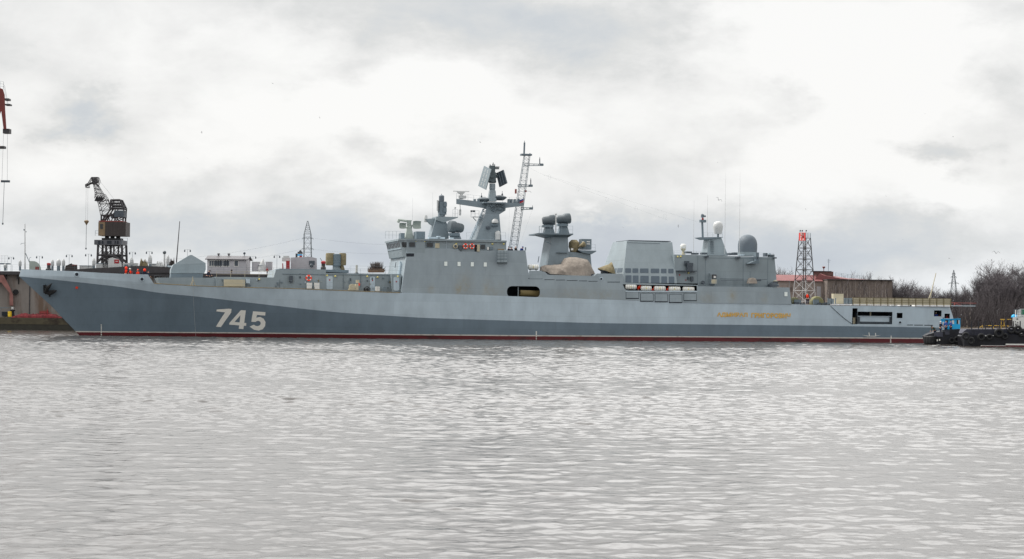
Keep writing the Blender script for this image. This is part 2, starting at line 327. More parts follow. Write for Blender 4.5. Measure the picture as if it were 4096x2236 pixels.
# ================================================================ water
def water():
    rg = np.random.default_rng(4)
    y0, y1, st = 20.0, 430.0, .0013; nr = int(math.log(y1 / y0) / st); nc = 640
    Y = (y0 * np.exp(st * np.arange(nr + 1)))[:, None]; T = np.linspace(-1, 1, nc + 1)[None, :]
    Xg = T * (.34 * Y + 4); Yg = np.repeat(Y, nc + 1, 1); dy = Yg * st
    gust = np.ones_like(Xg)
    for _ in range(7):
        l = rg.uniform(14, 70); th = rg.normal(math.pi / 2, .5); k = 2 * math.pi / l
        gust += .09 * np.sin(k * (Xg * math.cos(th) * .6 + Yg * math.sin(th)) + rg.uniform(0, 6.28))
    gust = np.clip(gust, .74, 1.22); Z = np.zeros_like(Xg)
    for i in range(WN):
        l = .12 * (2.2 / .12) ** ((i + rg.uniform(0, 1)) / WN); th = rg.normal(R(-80), .85); k = 2 * math.pi / l
        a = WSL / math.sqrt(WN) / k * (1.0 if l < .5 else 1.25)
        fade = np.clip(l / dy / 2.2 - .6, 0, 1); ph = rg.uniform(0, 6.28)
        s = np.sin(k * (Xg * math.cos(th) + Yg * math.sin(th)) + ph)
        Z += a * fade * (s + .28 * np.cos(2 * (k * (Xg * math.cos(th) + Yg * math.sin(th)) + ph)))
    Z *= np.clip(.50 + (Yg - 30) / 170, .50, 1.12) * gust                                # calmer in the lee of the near shore
    Z *= np.clip((1 - np.abs(T)) / .04, 0, 1) * np.clip((Yg - y0) / 1.0, 0, 1) * np.clip((y1 - Yg) / 10, 0, 1)
    co = np.stack((Xg, Yg, Z), -1).reshape(-1, 3); n = nc + 1; N = len(co)
    ii = (np.arange(nr)[:, None] * n + np.arange(nc)[None, :]).reshape(-1); q = np.stack((ii, ii + 1, ii + n + 1, ii + n), -1)
    B = 12000.0; co = np.concatenate((co, [(-B, -300, 0), (B, -300, 0), (B, B, 0), (-B, B, 0)])); c = (0, nc, nr * n + nc, nr * n)
    q = np.concatenate((q, [(N, N+1, c[1], c[0]), (N+1, N+2, c[2], c[1]), (N+2, N+3, c[3], c[2]), (N+3, N, c[0], c[3])]))
    me = bpy.data.meshes.new('water'); me.vertices.add(len(co)); me.vertices.foreach_set('co', co.astype(np.float32).reshape(-1))
    me.loops.add(q.size); me.loops.foreach_set('vertex_index', q.astype(np.int32).reshape(-1)); me.polygons.add(len(q))
    me.polygons.foreach_set('loop_start', np.arange(0, q.size, 4, dtype=np.int32)); me.polygons.foreach_set('use_smooth', np.ones(len(q), bool)); me.update(); me.validate()
    m = bpy.data.materials.new('rippled harbour water'); m.use_nodes = True; t = m.node_tree; b = t.nodes['Principled BSDF']; me.materials.append(m)
    b.inputs['Base Color'].default_value = (.056, .050, .046, 1); b.inputs['Roughness'].default_value = .15; b.inputs['IOR'].default_value = 1.34
    geo = t.nodes.new('ShaderNodeNewGeometry')
    def nz(scale, sx, sy, detail, rough=.55, rot=0.0, off=0.0):
        mp = t.nodes.new('ShaderNodeMapping'); mp.inputs['Scale'].default_value = (sx, sy, 1); mp.inputs['Rotation'].default_value = (0, 0, rot)
        mp.inputs['Location'].default_value = (off, off * .7, 0)
        t.links.new(geo.outputs['Position'], mp.inputs[0]); n = t.nodes.new('ShaderNodeTexNoise'); n.inputs['Scale'].default_value = scale
        n.inputs['Detail'].default_value = detail; n.inputs['Roughness'].default_value = rough; t.links.new(mp.outputs[0], n.inputs['Vector']); return n.outputs['Fac']
    def mm(op, a, c):
        n = t.nodes.new('ShaderNodeMath'); n.operation = op
        for i, x in enumerate((a, c)):
            if isinstance(x, (int, float)): n.inputs[i].default_value = x
            else: t.links.new(x, n.inputs[i])
        return n.outputs[0]
    h = mm('ADD', mm('MULTIPLY', nz(3.4, 1, .38, 3, .55, R(4)), WAMP[0]), mm('MULTIPLY', nz(1.5, 1, .42, 2, .5, R(-7), 4), WAMP[1]))
    bp = t.nodes.new('ShaderNodeBump'); bp.inputs['Distance'].default_value = 1.0; bp.inputs['Strength'].default_value = 1.0
    t.links.new(h, bp.inputs['Height']); t.links.new(bp.outputs[0], b.inputs['Normal'])
    o = bpy.data.objects.new('water', me); sc.collection.objects.link(o); o['kind'] = 'structure'; o['label'] = 'grey rippled harbour water'
WAMP = (.012, .020); WN = 130; WSL = .185
water()

# ================================================================ the frigate
ship = thing('frigate', 'long grey naval frigate with white number 745 on its dark bow', 'warship', BOW, PHI)
L_END = 0
def interp(T, x):
    if x <= T[0][0]: a, b = T[0], T[1]
    elif x >= T[-1][0]: a, b = T[-2], T[-1]
    else:
        for a, b in zip(T, T[1:]):
            if a[0] <= x <= b[0]: break
    return a[1] + (b[1] - a[1]) * (x - a[0]) / (b[0] - a[0])
STEM = sorted([(S(X, Y, 0).z, S(X, Y, 0).x) for X, Y in ((85, 1077), (76, 1106), (117, 1151), (199.5, 1218), (254, 1274.5), (313, 1337), (330, 1352))])
def ustem(z): return interp(STEM, z)
def hb(u, z):                                # half breadth of the hull
    s = max(0.0, u - ustem(z)); f = max(-.2, min(z / 6.6, 1.25)); L = 57 - 9 * f; p = 1.9 + .4 * f
    b = (7.0 + .45 * min(f, 1)) * (1 - (1 - min(s / L, 1)) ** p)
    if u > 88: b *= 1 - .10 * ((u - 88) / 34) ** 2
    return b + .02
def SH(X, Y):                                # point of the hull side at a pixel
    v = -5.0
    for _ in range(25): p = S(X, Y, v); v = -.5 * (hb(p.x, p.z) - v)
    return S(X, Y, v)
def row(pts):
    T = sorted([(SH(X, Y).x, SH(X, Y).z) for X, Y in pts])
    def f(u): return sum(interp(T, u + d) for d in (-2, -1, 0, 1, 2)) / 5 if u > 3 else interp(T, u)
    return f
zb = row([(313, 1328.5), (1000, 1334), (2000, 1344), (3000, 1350.5), (3690, 1355.5)])
zP = row([(79, 1106), (200, 1117), (300, 1127.5), (500, 1149), (625, 1171), (800, 1187), (1000, 1211), (1224, 1236.5), (1352, 1250), (1512, 1260), (1700, 1272), (2090, 1284), (2400, 1292.7), (2755, 1297), (3200, 1302), (3587, 1307.5), (3800, 1311)])
# keep the paint edge falling without bumps
zK = row([(79, 1097), (300, 1108), (615, 1134), (700, 1139), (870, 1147), (1180, 1155), (1300, 1160), (1560, 1170), (1700, 1172.5), (2000, 1183), (2200, 1190.5), (2466, 1198), (2791, 1211), (3147, 1216), (3335, 1222), (3800, 1228)])
zT = row([(85, 1077), (200, 1081), (300, 1085), (400, 1091), (500, 1096), (587, 1097), (640, 1099)])
pe0, pe1 = S(3797, 1228, -6.6), S(3822, 1300, -6.6)
def uend(z): return pe0.x + (pe1.x - pe0.x) * (z - pe0.z) / (pe1.z - pe0.z) if z > pe1.z else pe1.x
ROWS = [lambda u: -1.5, lambda u: -.02, zb, lambda u: zb(u) + .14, None, zP, None, zK]
ROWS[4] = lambda u: zb(u) + .14 + (zP(u) - zb(u) - .17) * .5
ROWS[6] = lambda u: zP(u) + (zK(u) - zP(u)) * .5
NT = 110
def start(f):
    u = 0.0
    for _ in range(60): u = .5 * u + .5 * ustem(f(u))
    return u
def hull_rows(rows, t1=None):
    P = []
    for f in rows:
        a = start(f); r = []
        for i in range(NT + 1):
            t = (i / NT) ** 1.5; e = pe0.x if t1 is None else t1
            u = a + (e - a) * t
            if t1 is None: u = a + (uend(f(e)) - a) * t
            z = f(u); r.append(V((u, -hb(u, z) if i else 0.0, z)))
        P.append(r)
    return P
def hull(mb):
    P = hull_rows(ROWS); cols = [0, 0, 1, 2, 2, 3, 3]
    for sgn in (1, -1):
        for j in range(len(P) - 1):
            mb.m = cols[j]
            vs = [V((p.x, p.y * sgn, p.z)) for p in P[j] + P[j+1]]; n = NT + 1
            mb.add(vs, [(i, i+1, n+i+1, n+i) for i in range(NT)])
    for j in range(len(P) - 1):              # transom
        mb.m = cols[j]; a, b = P[j][-1], P[j+1][-1]
        mb.add([a, b, V((b.x, -b.y, b.z)), V((a.x, -a.y, a.z))], [(0, 1, 2, 3)])
part(S, 'hull', [M['red'], M['line'], M['dark'], M['light']], ship, hull, ang=30)
def deck(mb):
    P = hull_rows([lambda u: zK(u) - .03])[0]
    vs = []
    for p in P: vs += [V((p.x, p.y * .998, p.z)), V((p.x, -p.y * .998, p.z))]
    mb.add(vs, [(2*i, 2*i+2, 2*i+3, 2*i+1) for i in range(NT)])
part(S, 'deck', M['deck'], ship, deck)
UB = SH(592, 1097).x
def bulwark(mb):
    n = 40; A = []; B = []
    for f, L in ((lambda u: zK(u) - .02, A), (zT, B)):
        a = start(f)
        for i in range(n + 1):
            u = a + (UB + (SH(615, 1134).x - UB if L is A else 0) - a) * (i / n) ** 1.5
            L.append(V((u, -hb(u, f(u)) if i else 0, f(u))))
    for s in (1, -1):
        o = [V((p.x, p.y * s, p.z)) for p in A + B]; k = [V((p.x, (p.y + .14) * s if p.y < -.2 else 0, p.z)) for p in A + B]; N = n + 1
        mb.add(o, [(i, i+1, N+i+1, N+i) for i in range(n)]); mb.add(k, [(i, i+1, N+i+1, N+i) for i in range(n)])
        mb.add([o[N+i] for i in range(N)] + [k[N+i] for i in range(N)], [(i, i+1, N+i+1, N+i) for i in range(n)])
        mb.add([o[n], o[N+n], k[N+n], k[n]], [(0, 1, 2, 3)])
part(S, 'bulwark', M['light'], ship, bulwark)

# ---- paint on the hull: each mark lies a finger's breadth outside the plating
def decal(name, polys, mats, holes={}, parent=ship, off=.02, cuts=0):
    mb = MB(MS)
    for i, p in enumerate(polys):
        loops = [[V((x, y, 0)) for x, y in p]] + [[V((x, y, 0)) for x, y in h] for h in holes.get(i, [])]
        fl = [q for l in loops for q in l]; tri = [tuple(t) for t in tessellate_polygon(loops)]
        bm = bmesh.new(); bv = [bm.verts.new(q) for q in fl]
        for t in tri:
            try: bm.faces.new([bv[k] for k in t])
            except ValueError: pass
        for _ in range(cuts):
            e = [x for x in bm.edges if x.calc_length() > 9]
            if e: bmesh.ops.subdivide_edges(bm, edges=e, cuts=1)
        bmesh.ops.triangulate(bm, faces=bm.faces); bm.verts.index_update()
        vs = []
        for q in bm.verts:
            s = SH(q.co.x, q.co.y); vs.append(V((s.x, s.y - off, s.z)))
        mb.add(vs, [tuple(x.index for x in f.verts) for f in bm.faces]); bm.free()
    return build(mb, name, mats, parent, fix=True)
def c2(L): return [(500 + x / 3.124, 950 + y / 3.124) for x, y in L]
D7 = c2([(1148,880),(1240,886),(1332,893),(1326,938),(1262,1028),(1198,1119),(1136,1114),(1193,1022),(1250,935),(1142,922)])
D4 = c2([(1448,908),(1510,911),(1500,985),(1490,1066),(1515,1068),(1513,1104),(1485,1103),(1480,1145),(1421,1140),(1427,1098),(1303,1089),(1303,1070),(1375,988)])
H4 = c2([(1442,972),(1368,1056),(1432,1061)])
D5 = c2([(1600,922),(1678,927),(1755,933),(1751,976),(1650,968),(1640,1002),(1690,992),(1732,1014),(1756,1058),(1750,1108),(1722,1146),(1672,1163),(1612,1153),(1557,1114),(1610,1089),(1632,1104),(1660,1108),(1687,1095),(1697,1071),(1688,1050),(1664,1041),(1642,1046),(1630,1056),(1578,1052),(1589,985)])
for p, h in ((D7, {}), (D4, {0: [H4]}), (D5, {})): decal('hull_number', [p], M['num'], h, cuts=4)
def textpoly(s, X0, Y0, X1, Y1, bold=.0, slope=0.0):
    c = bpy.data.curves.new('t', 'FONT'); c.body = s; c.offset = bold; c.resolution_u = 2
    o = bpy.data.objects.new('t', c); sc.collection.objects.link(o); dg = bpy.context.evaluated_depsgraph_get()
    me = bpy.data.meshes.new_from_object(o.evaluated_get(dg)); bpy.data.objects.remove(o)
    xs = [v.co.x for v in me.vertices]; ys = [v.co.y for v in me.vertices]
    x0, x1, y0, y1 = min(xs), max(xs), min(ys), max(ys)
    pts = [(X0 + (v.co.x - x0) / (x1 - x0) * (X1 - X0), 0, v.co.y) for v in me.vertices]
    pts = [(a, Y1 + (c_ - y0) / (y1 - y0) * (Y0 - Y1) + slope * (a - X0)) for a, _, c_ in pts]
    fs = [tuple(f.vertices) for f in me.polygons]; bpy.data.meshes.remove(me); return pts, fs
for wd, X0, X1, Y0 in (('АДМИРАЛ', 2868, 2990, 1249), ('ГРИГОРОВИЧ', 3005, 3162, 1251)):
    pts, fs = textpoly(wd, X0, Y0, X1, Y0 + 20, .04, .013); mb = MB(MS); vs = []
    for X, Y in pts: s = SH(X, Y); vs.append(V((s.x, s.y - .05, s.z)))
    mb.add(vs, fs); build(mb, 'ship_name', M['gold'], ship)
def star(x, y, r): return [(x + (r if i % 2 == 0 else r * .45) * math.sin(i * math.pi / 5), y - (r if i % 2 == 0 else r * .45) * math.cos(i * math.pi / 5)) for i in range(10)]
decal('star_emblem', [star(307, 1150.5, 8)], M['orange'])
def dm(x, y0, y1, n): return [[(x - 2.2 + .1 * k, y), (x + 2.6, y), (x + 2.6, y + 3), (x - 2.2, y + 3)] for k, y in enumerate([y0 + (y1 - y0) * i / (n - 1) for i in range(n)])]
for d_ in dm(405, 1298, 1324, 6) + dm(405, 1330, 1337, 2) + dm(2145, 1325, 1337, 4) + dm(2145, 1346, 1354, 2) + dm(3564, 1343, 1352, 3) + dm(3562, 1358, 1367, 3): decal('draft_mark', [d_], M['num'], off=.03)
decal('propeller_mark', [[(3444,1339),(3470,1343),(3500,1343.5),(3526,1340),(3500,1345.5),(3470,1345)],[(3474,1330),(3477,1330),(3479,1344),(3476,1344)],[(3500,1332),(3503,1332),(3505,1344),(3502,1344)]], M['num'])
def fairlead(X, Y, r):
    p = SH(X, Y); n = V((-.10, -1, 0))
    g = build(MB(MS).ring(p + n * .03, r, r * .22, n), 'fairlead', M['light'], ship)
    build(MB(MS).lathe(p + n * .02, [(r * .8, -.02), (r * .8, .015)], n), 'opening', M['hole'], g)
fairlead(307, 1098, .27); fairlead(568, 1117, .25); fairlead(3600, 1290, .2)
# anchor in its pocket: shank, crown and two flukes
def anchor(mb):
    def q(X, Y, o): p = SH(X, Y); return V((p.x, p.y - o, p.z))
    mb.tube(q(178, 1140, .1), q(196, 1178, .3), .16, n=8); mb.tube(q(181, 1171, .3), q(214, 1165, .45), .2, n=8)
    for a, b, c_ in (((181,1170),(192,1150),(208,1134)), ((196,1176),(214,1166),(228,1162))):
        mb.tube(q(*a, .35), q(*b, .5), .2, .26, n=6); mb.tube(q(*b, .5), q(*c_, .55), .26, .05, n=6)
    mb.tube(q(178,1172,.3), q(174,1140,.35), .13, .05); mb.tube(q(198, 1172, .3), q(199, 1186, .2), .1)
part(S, 'anchor', M['black'], ship, anchor)

# ---- superstructure shell: one prism over the full beam, with real openings in its near wall
SK = dict(kn=-7.43 + 0, z0=5.2)
KK = .10
def SW(X, Y, v=-7.43, o=0.0): return S(X, Y, v - o, KK, 5.2)
def wall(mb, pts, holes=()):
    near = [SW(X, Y) for X, Y in pts]; far = [V((p.x, -p.y, p.z)) for p in near]
    mb.prism(near, far, [[SW(X, Y) for X, Y in h] for h in holes])
def rr(X0, Y0, X1, Y1, r, sl=0.0, n=5):
    o = []
    for cx, cy, a in ((X1-r, Y0+r, -90), (X1-r, Y1-r, 0), (X0+r, Y1-r, 90), (X0+r, Y0+r, 180)):
        for i in range(n + 1):
            t = R(a + 90 * i / n); x = cx + r * math.cos(t); o.append((x, cy + r * math.sin(t) + sl * (x - X0)))
    return o
kl = lambda X: interp([(1590, 1172.5), (1700, 1173.5), (2000, 1184), (2200, 1191.5), (2466, 1199), (2791, 1212), (3147, 1217), (3168, 1219)], X)
BAY = rr(2028, 1144, 2160, 1190, 20, .012); RFT = [(2491, 1137), (2600, 1140), (2787, 1143), (2788, 1166), (2700, 1165), (2512, 1162), (2500, 1157)]
OUT = [(1630, 992), (1836, 995), (1842, 1006), (1912, 1007), (1917, 1002.5), (2102, 1001.5), (2117, 1116), (2168, 1116), (2169, 1086), (2180, 1087), (2192, 1099), (2375, 1104), (2389, 1094), (2490, 1095), (2494, 1130),
       (2709, 1137), (2792, 1140), (2792, 1145), (3158, 1150), (3166, 1219)]
OUT += [(X, kl(X)) for X in (3147, 3000, 2791, 2640, 2466, 2330, 2200, 2100, 2000, 1850, 1700, 1612)] + [(1606, 1168)]
supm = M['sup']
t = supm.node_tree                            # rust-coloured runs below scuppers on the near wall
def stains(m, L):
    t = m.node_tree; b = t.nodes['Principled BSDF']; src = b.inputs['Base Color'].links[0].from_socket
    geo = t.nodes.new('ShaderNodeNewGeometry'); no = t.nodes.new('ShaderNodeTexNoise'); no.inputs['Scale'].default_value = 2.2; no.inputs['Detail'].default_value = 6
    t.links.new(geo.outputs['Position'], no.inputs['Vector']); acc = None
    for p, rx, rz, a in L:
        s_ = t.nodes.new('ShaderNodeVectorMath'); s_.operation = 'SUBTRACT'; t.links.new(geo.outputs['Position'], s_.inputs[0]); s_.inputs[1].default_value = p
        d = t.nodes.new('ShaderNodeVectorMath'); d.operation = 'MULTIPLY'; t.links.new(s_.outputs[0], d.inputs[0]); d.inputs[1].default_value = (1 / rx, .0, 1 / rz)
        q = t.nodes.new('ShaderNodeVectorMath'); q.operation = 'DOT_PRODUCT'; t.links.new(d.outputs[0], q.inputs[0]); t.links.new(d.outputs[0], q.inputs[1])
        e = t.nodes.new('ShaderNodeMath'); e.operation = 'MULTIPLY'; t.links.new(q.outputs['Value'], e.inputs[0]); e.inputs[1].default_value = -1
        g = t.nodes.new('ShaderNodeMath'); g.operation = 'EXPONENT'; t.links.new(e.outputs[0], g.inputs[0])
        k = t.nodes.new('ShaderNodeMath'); k.operation = 'MULTIPLY'; t.links.new(g.outputs[0], k.inputs[0]); k.inputs[1].default_value = a
        if acc is None: acc = k.outputs[0]
        else:
            ad = t.nodes.new('ShaderNodeMath'); ad.operation = 'ADD'; t.links.new(acc, ad.inputs[0]); t.links.new(k.outputs[0], ad.inputs[1]); acc = ad.outputs[0]
    mr = t.nodes.new('ShaderNodeMapRange'); t.links.new(no.outputs['Fac'], mr.inputs[0]); mr.inputs[1].default_value = .22; mr.inputs[2].default_value = .85; mr.inputs[4].default_value = .62
    fm = t.nodes.new('ShaderNodeMath'); fm.operation = 'MULTIPLY'; fm.use_clamp = True; t.links.new(acc, fm.inputs[0]); t.links.new(mr.outputs[0], fm.inputs[1])
    mx = t.nodes.new('ShaderNodeMix'); mx.data_type = 'RGBA'; t.links.new(fm.outputs[0], mx.inputs[0]); t.links.new(src, mx.inputs[6]); mx.inputs[7].default_value = (lin(140), lin(122), lin(72), 1)
    t.links.new(mx.outputs[2], b.inputs['Base Color'])
stains(supm, [(MS @ SW(X, Y), rx, rz, a) for X, Y, rx, rz, a in ((1725, 1158, .4, .6, .8), (1832, 1160, .45, .7, .9), (1860, 1140, 1.0, 1.5, .75), (1945, 1150, .5, 1.2, .6), (1965, 1175, 1.5, .8, .45), (1990, 1150, 1.2, 1, .3),
   (2300, 1180, 3.2, 1.0, .5), (2430, 1185, 2.2, .9, .4), (2150, 1190, 1, .4, .5), (2830, 1195, 1.1, .8, .6), (2930, 1185, .55, 1.0, 1.0), (3057, 1195, .5, .8, .55))])
part(S, 'superstructure', supm, ship, lambda mb: wall(mb, OUT, [BAY, RFT]))
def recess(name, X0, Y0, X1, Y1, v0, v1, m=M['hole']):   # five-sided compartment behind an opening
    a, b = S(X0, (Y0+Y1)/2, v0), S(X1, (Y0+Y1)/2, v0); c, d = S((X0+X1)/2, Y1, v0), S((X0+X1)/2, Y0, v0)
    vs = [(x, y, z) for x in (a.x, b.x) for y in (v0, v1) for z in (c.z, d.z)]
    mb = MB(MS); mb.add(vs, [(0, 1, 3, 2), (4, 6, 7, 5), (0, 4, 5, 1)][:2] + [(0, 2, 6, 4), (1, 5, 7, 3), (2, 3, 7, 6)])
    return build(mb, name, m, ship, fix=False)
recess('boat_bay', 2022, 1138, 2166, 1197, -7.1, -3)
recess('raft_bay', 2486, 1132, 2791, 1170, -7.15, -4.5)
def small_boat(mb):
    a, b = S(2078, 1188, -5.6), S(2175, 1166, -5.6); n = 10; sec = [(-1, 1.02), (-1.04, .8), (-.85, .3), (-.4, 0), (.4, 0), (.85, .3), (1.04, .8), (1, 1.02)]
    vs = []
    for i in range(n + 1):
        t = i / n; wd = .95 * (.55 + .45 * math.sin(math.pi * min(1, .25 + t))); 
        vs += [(a.x + (b.x - a.x) * t, -5.5 + y * wd, a.z + .05 + (b.z - a.z) * (zz + .1 * (1 - t))) for y, zz in sec]
    k = len(sec); mb.add(vs, [(i*k+j, i*k+j+1, (i+1)*k+j+1, (i+1)*k+j) for i in range(n) for j in range(k-1)] + [tuple(range(k)), tuple(range(n*k, n*k+k))] + [(i*k+k-1, i*k, (i+1)*k, (i+1)*k+k-1) for i in range(n)])
g = part(S, 'launch', M['boat'], None, small_boat)
tag(g, 'tan ship boat stowed in the oval side opening of the frigate', 'boat')
boxes(S, 'davit_post', M['grey'], ship, [(2072, 1146, 2074.5, 1190)], -6.9, -6.6)

# side fittings of the main wall
def onwall(name, L, m, th=.03, parent=ship, each=True, **k):
    r = []
    for b in L:
        mb = MB(MS); c = [SW(x, y) for x, y in ((b[0], b[3]), (b[2], b[3]), (b[2], b[1]), (b[0], b[1]))]
        o = V((0, -th, .0)); i = V((0, .05, 0)); mb.prism([p + o for p in c], [p + i for p in c]); r.append(build(mb, name, m, parent, **k))
    return r
for g in onwall('window_frame', [(X - 7.5, Y - 9.5, X + 7.5, Y + 9.5) for X, Y in ((1783, 1055), (1836, 1056), (1889, 1057), (1941, 1058), (3143.5, 1176.5))], M['grey']):
    pass
mw = mat('pale painted deadlight', (226, 234, 230), var=.02, rough=.3)
onwall('deadlight', [(X - 6, Y - 8.3, X + 6, Y + 8.3) for X, Y in ((1783, 1055), (1836, 1056), (1889, 1057), (1941, 1058), (3143.5, 1176.5))], mw, .05)
onwall('slot_opening', [(1625, 1013, 1656, 1026)], M['hole'], .02); onwall('slot_frame', [(1624, 1011.5, 1657, 1013)], M['light'], .08)
# slatted box hung outside the wall
g = part(S, 'locker', M['grey'], ship, lambda mb: mb.prism([SW(X, Y, -7.43, .75) for X, Y in ((1990, 1049), (2028, 1049), (2026, 1002), (1992, 1002))], [SW(X, Y, -7.43, -.1) for X, Y in ((1986, 1054), (2030, 1054), (2027, 998), (1990, 998))]))
def slats(mb):
    for Y in (1012, 1023, 1034, 1037): mb.prism([SW(X, y, -7.43, .79) for X, y in ((1989, Y+1.2), (2029, Y+1.2), (2029, Y), (1989, Y))], [SW(X, y, -7.43, .7) for X, y in ((1989, Y+1.2), (2029, Y+1.2), (2029, Y), (1989, Y))])
    for X in (2003, 2015): mb.prism([SW(x, y, -7.43, .79) for x, y in ((X, 1049), (X+1.3, 1049), (X+1.3, 1003), (X, 1003))], [SW(x, y, -7.43, .7) for x, y in ((X, 1049), (X+1.3, 1049), (X+1.3, 1003), (X, 1003))])
part(S, 'slat', M['mid'], g, slats)
onwall('locker_lid', [(1990, 996, 2014, 1000)], M['ochre'], .5)
onwall('step_panel', [(2117, 1083, 2168, 1115)], M['sup'], .03)
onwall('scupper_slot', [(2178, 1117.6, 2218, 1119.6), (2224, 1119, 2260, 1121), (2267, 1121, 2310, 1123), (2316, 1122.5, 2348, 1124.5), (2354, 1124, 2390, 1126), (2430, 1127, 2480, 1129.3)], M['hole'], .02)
onwall('painted_shade', [(2114, 1112.5, 2169, 1116)], M['hole'], .012)  # dark strip painted in for the shade at the step panel's foot
p = SW(2405, 1116); g = build(MB(MS).ring(p + V((0, -.03, 0)), .19, .05), 'fairlead', M['light'], ship); build(MB(MS).lathe(p + V((0, .02, 0)), [(.16, 0), (.16, .06)], (0, -1, 0)), 'opening', M['hole'], g)
# raft shelf: panel with five framed drop hatches
onwall('raft_shelf', [(2502, 1163.5, 2788, 1168)], M['light'], .10)
for X0, Y0, X1, Y1 in ((2504, 1165, 2555, 1195), (2562, 1173, 2613, 1206), (2620, 1175, 2670, 1208), (2677, 1177, 2728, 1211), (2735, 1173, 2786, 1204)):
    g = onwall('drop_hatch', [(X0 + 1, Y0 + 1, X1 - 1, Y1 - 3)], M['sup'], .05)[0]
    onwall('hatch_seam', [(X0 - .5, Y1 - 3, X1 + .5, Y1 + .5), (X0 - .8, Y0 + 2, X0 + .8, Y1), (X1 - .8, Y0 + 2, X1 + .8, Y1), (X0, Y0 - .5, X1, Y0 + .8), (X0 + 14, Y1 - 10, X0 + 15.2, Y1), (X1 - 15, Y1 - 10, X1 - 13.8, Y1)], M['hole'], .014)

# ---- foredeck houses and side-deck fittings
def house(name, pts, hw, m=M['grey'], **k): return part(S, name, m, ship, lambda mb: ppri(mb, S, pts, -hw, hw), **k)
fd = lambda X: interp([(615, 1136), (700, 1140), (870, 1148), (1180, 1156), (1300, 1161), (1560, 1171), (1640, 1173)], X)
house('breakwater', [(630, 1110), (862, 1110.5), (862, fd(862)), (640, fd(640))], 4.6, M['grey'])
house('deckhouse', [(863, 1107), (1095, 1110), (1104, 1078), (1304, 1078.5), (1304, 1092), (1640, 1097), (1640, fd(1640)), (1400, fd(1400)), (1132, fd(1132)), (863, fd(863))], 5.0)
house('roof_coaming', [(1118, 1074), (1395, 1080), (1395, 1092), (1118, 1080)], 3.4, M['mid'])
boxes(S, 'tarpaulin_screen', M['cream'], ship, [(896, 1118, 980, 1145)], -5.6, -5.3)
for b_ in [(1130, 1096, 1300, 1098), (1200, 1092, 1201.5, 1098), (1305, 1099, 1600, 1100.5), (1442, 1096, 1443.5, 1150), (1373, 1096, 1374.5, 1155), (985, 1118, 986.5, 1150), (1118, 1118, 1119.5, 1154)]: boxes(S, 'wall_pipe', M['mid'], ship, [b_], -5.08, -4.95)
for X0, Y0, X1, Y1 in ((1306, 1105, 1331, 1157), (1480, 1107, 1500, 1166)):
    d = part(S, 'door', M['light'], ship, lambda mb: ppri(mb, S, rr(X0, Y0, X1, Y1, 5), -5.06, -4.98))
    boxes(S, 'warning_mark', M['rdk'], d, [((X0+X1)/2 - 2, Y0 + 12, (X0+X1)/2 + 2.5, Y0 + 17)], -5.09, -5.05)
d = part(S, 'door', M['light'], ship, lambda mb: ppri(mb, S, rr(1574, 1108, 1597, 1163, 7), -6.3, -6.2))
boxes(S, 'warning_mark', M['rdk'], d, [(1583, 1124, 1588, 1129)], -6.33, -6.29)
part(S, 'bulkhead', M['grey'], ship, lambda mb: ppri(mb, S, [(1566, 1098), (1606, 1098), (1601, 1168), (1570, 1171)], -6.2, -5.0))
for X, Y in ((1308, 1102), (1341, 1105), (1469, 1106), (1591, 1106), (1037, 1117), (1510, 1109)):
    p = S(X, Y, -5.1 if X < 1560 else -6.3); g = build(MB(MS).ball(p + V((0, -.1, 0)), .13, 1, 1, .8, 8, 6), 'wall_light', M['lamp'], ship)
boxes(S, 'junction_box', M['drk'], ship, [(1158, 1103, 1172, 1125), (1162, 1125, 1168, 1131)], -5.5, -5.02)
boxes(S, 'junction_box', M['light'], ship, [(985, 1116, 1000, 1133)], -5.5, -5.02)
boxes(S, 'deck_locker', M['white'], ship, [(1229, 1131, 1248, 1154)], -6.3, -5.6)
boxes(S, 'deck_locker', M['white'], ship, [(1259, 1131, 1278, 1156)], -6.3, -5.6)
boxes(S, 'deck_locker', M['white'], ship, [(1504, 1146, 1511, 1164), (1512, 1146, 1519, 1164)], -6.6, -6.0)
boxes(S, 'deck_box', M['mid'], ship, [(1532, 1148, 1545, 1166)], -6.4, -5.8)
def winch(mb):
    a = S(1416, 1148, -6.3); mb.lathe(a + V((-.25, 0, 0)), [(.38, -.5), (.38, -.42), (.27, -.4), (.27, .4), (.38, .42), (.38, .5)], (0, 1, 0), 14)
    pbox(mb, S, 1422, 1136, 1434, 1156, -6.7, -6.0); pbox(mb, S, 1396, 1156, 1434, 1160, -6.8, -5.8); pbox(mb, S, 1425, 1120, 1437, 1132, -6.4, -6.1)
    mb.tube(S(1393, 1160, -6.5), S(1408, 1138, -6.5), .05); mb.tube(S(1400, 1160, -6.1), S(1412, 1136, -6.1), .05)
g = part(S, 'winch', M['cream'], ship, winch); boxes(S, 'winch_motor', M['orange'], g, [(1434, 1132, 1440, 1143)], -6.5, -6.2)
def reel(mb):
    p = S(1468, 1158, -6.3)
    for o in (-.35, .35): mb.ring(p + V((0, o, 0)), .36, .05)
    mb.lathe(p, [(.2, -.35), (.2, .35)], (0, 1, 0), 10); mb.tube(p + V((-.4, 0, -.4)), p, .05); mb.tube(p + V((.4, 0, -.4)), p, .05)
part(S, 'cable_reel', M['black'], ship, reel)
def railing(pts, v, h, **k):
    return part(S, 'railing', k.pop('m', M['grey']), ship, lambda mb: rail(mb, [S(X, Y, v) for X, Y in pts], h, **k))
railing([(618, 1136), (700, 1140), (870, 1148), (1180, 1155.5), (1300, 1160.5), (1565, 1171)], -7.25, 1.05, step=2.6, r=.018)
railing([(866, 1108), (1092, 1110)], -4.9, .75, m=M['cream'], step=1.7, r=.025)
railing([(1400, 1094), (1610, 1097)], -4.9, 1.0, step=1.8, r=.016)
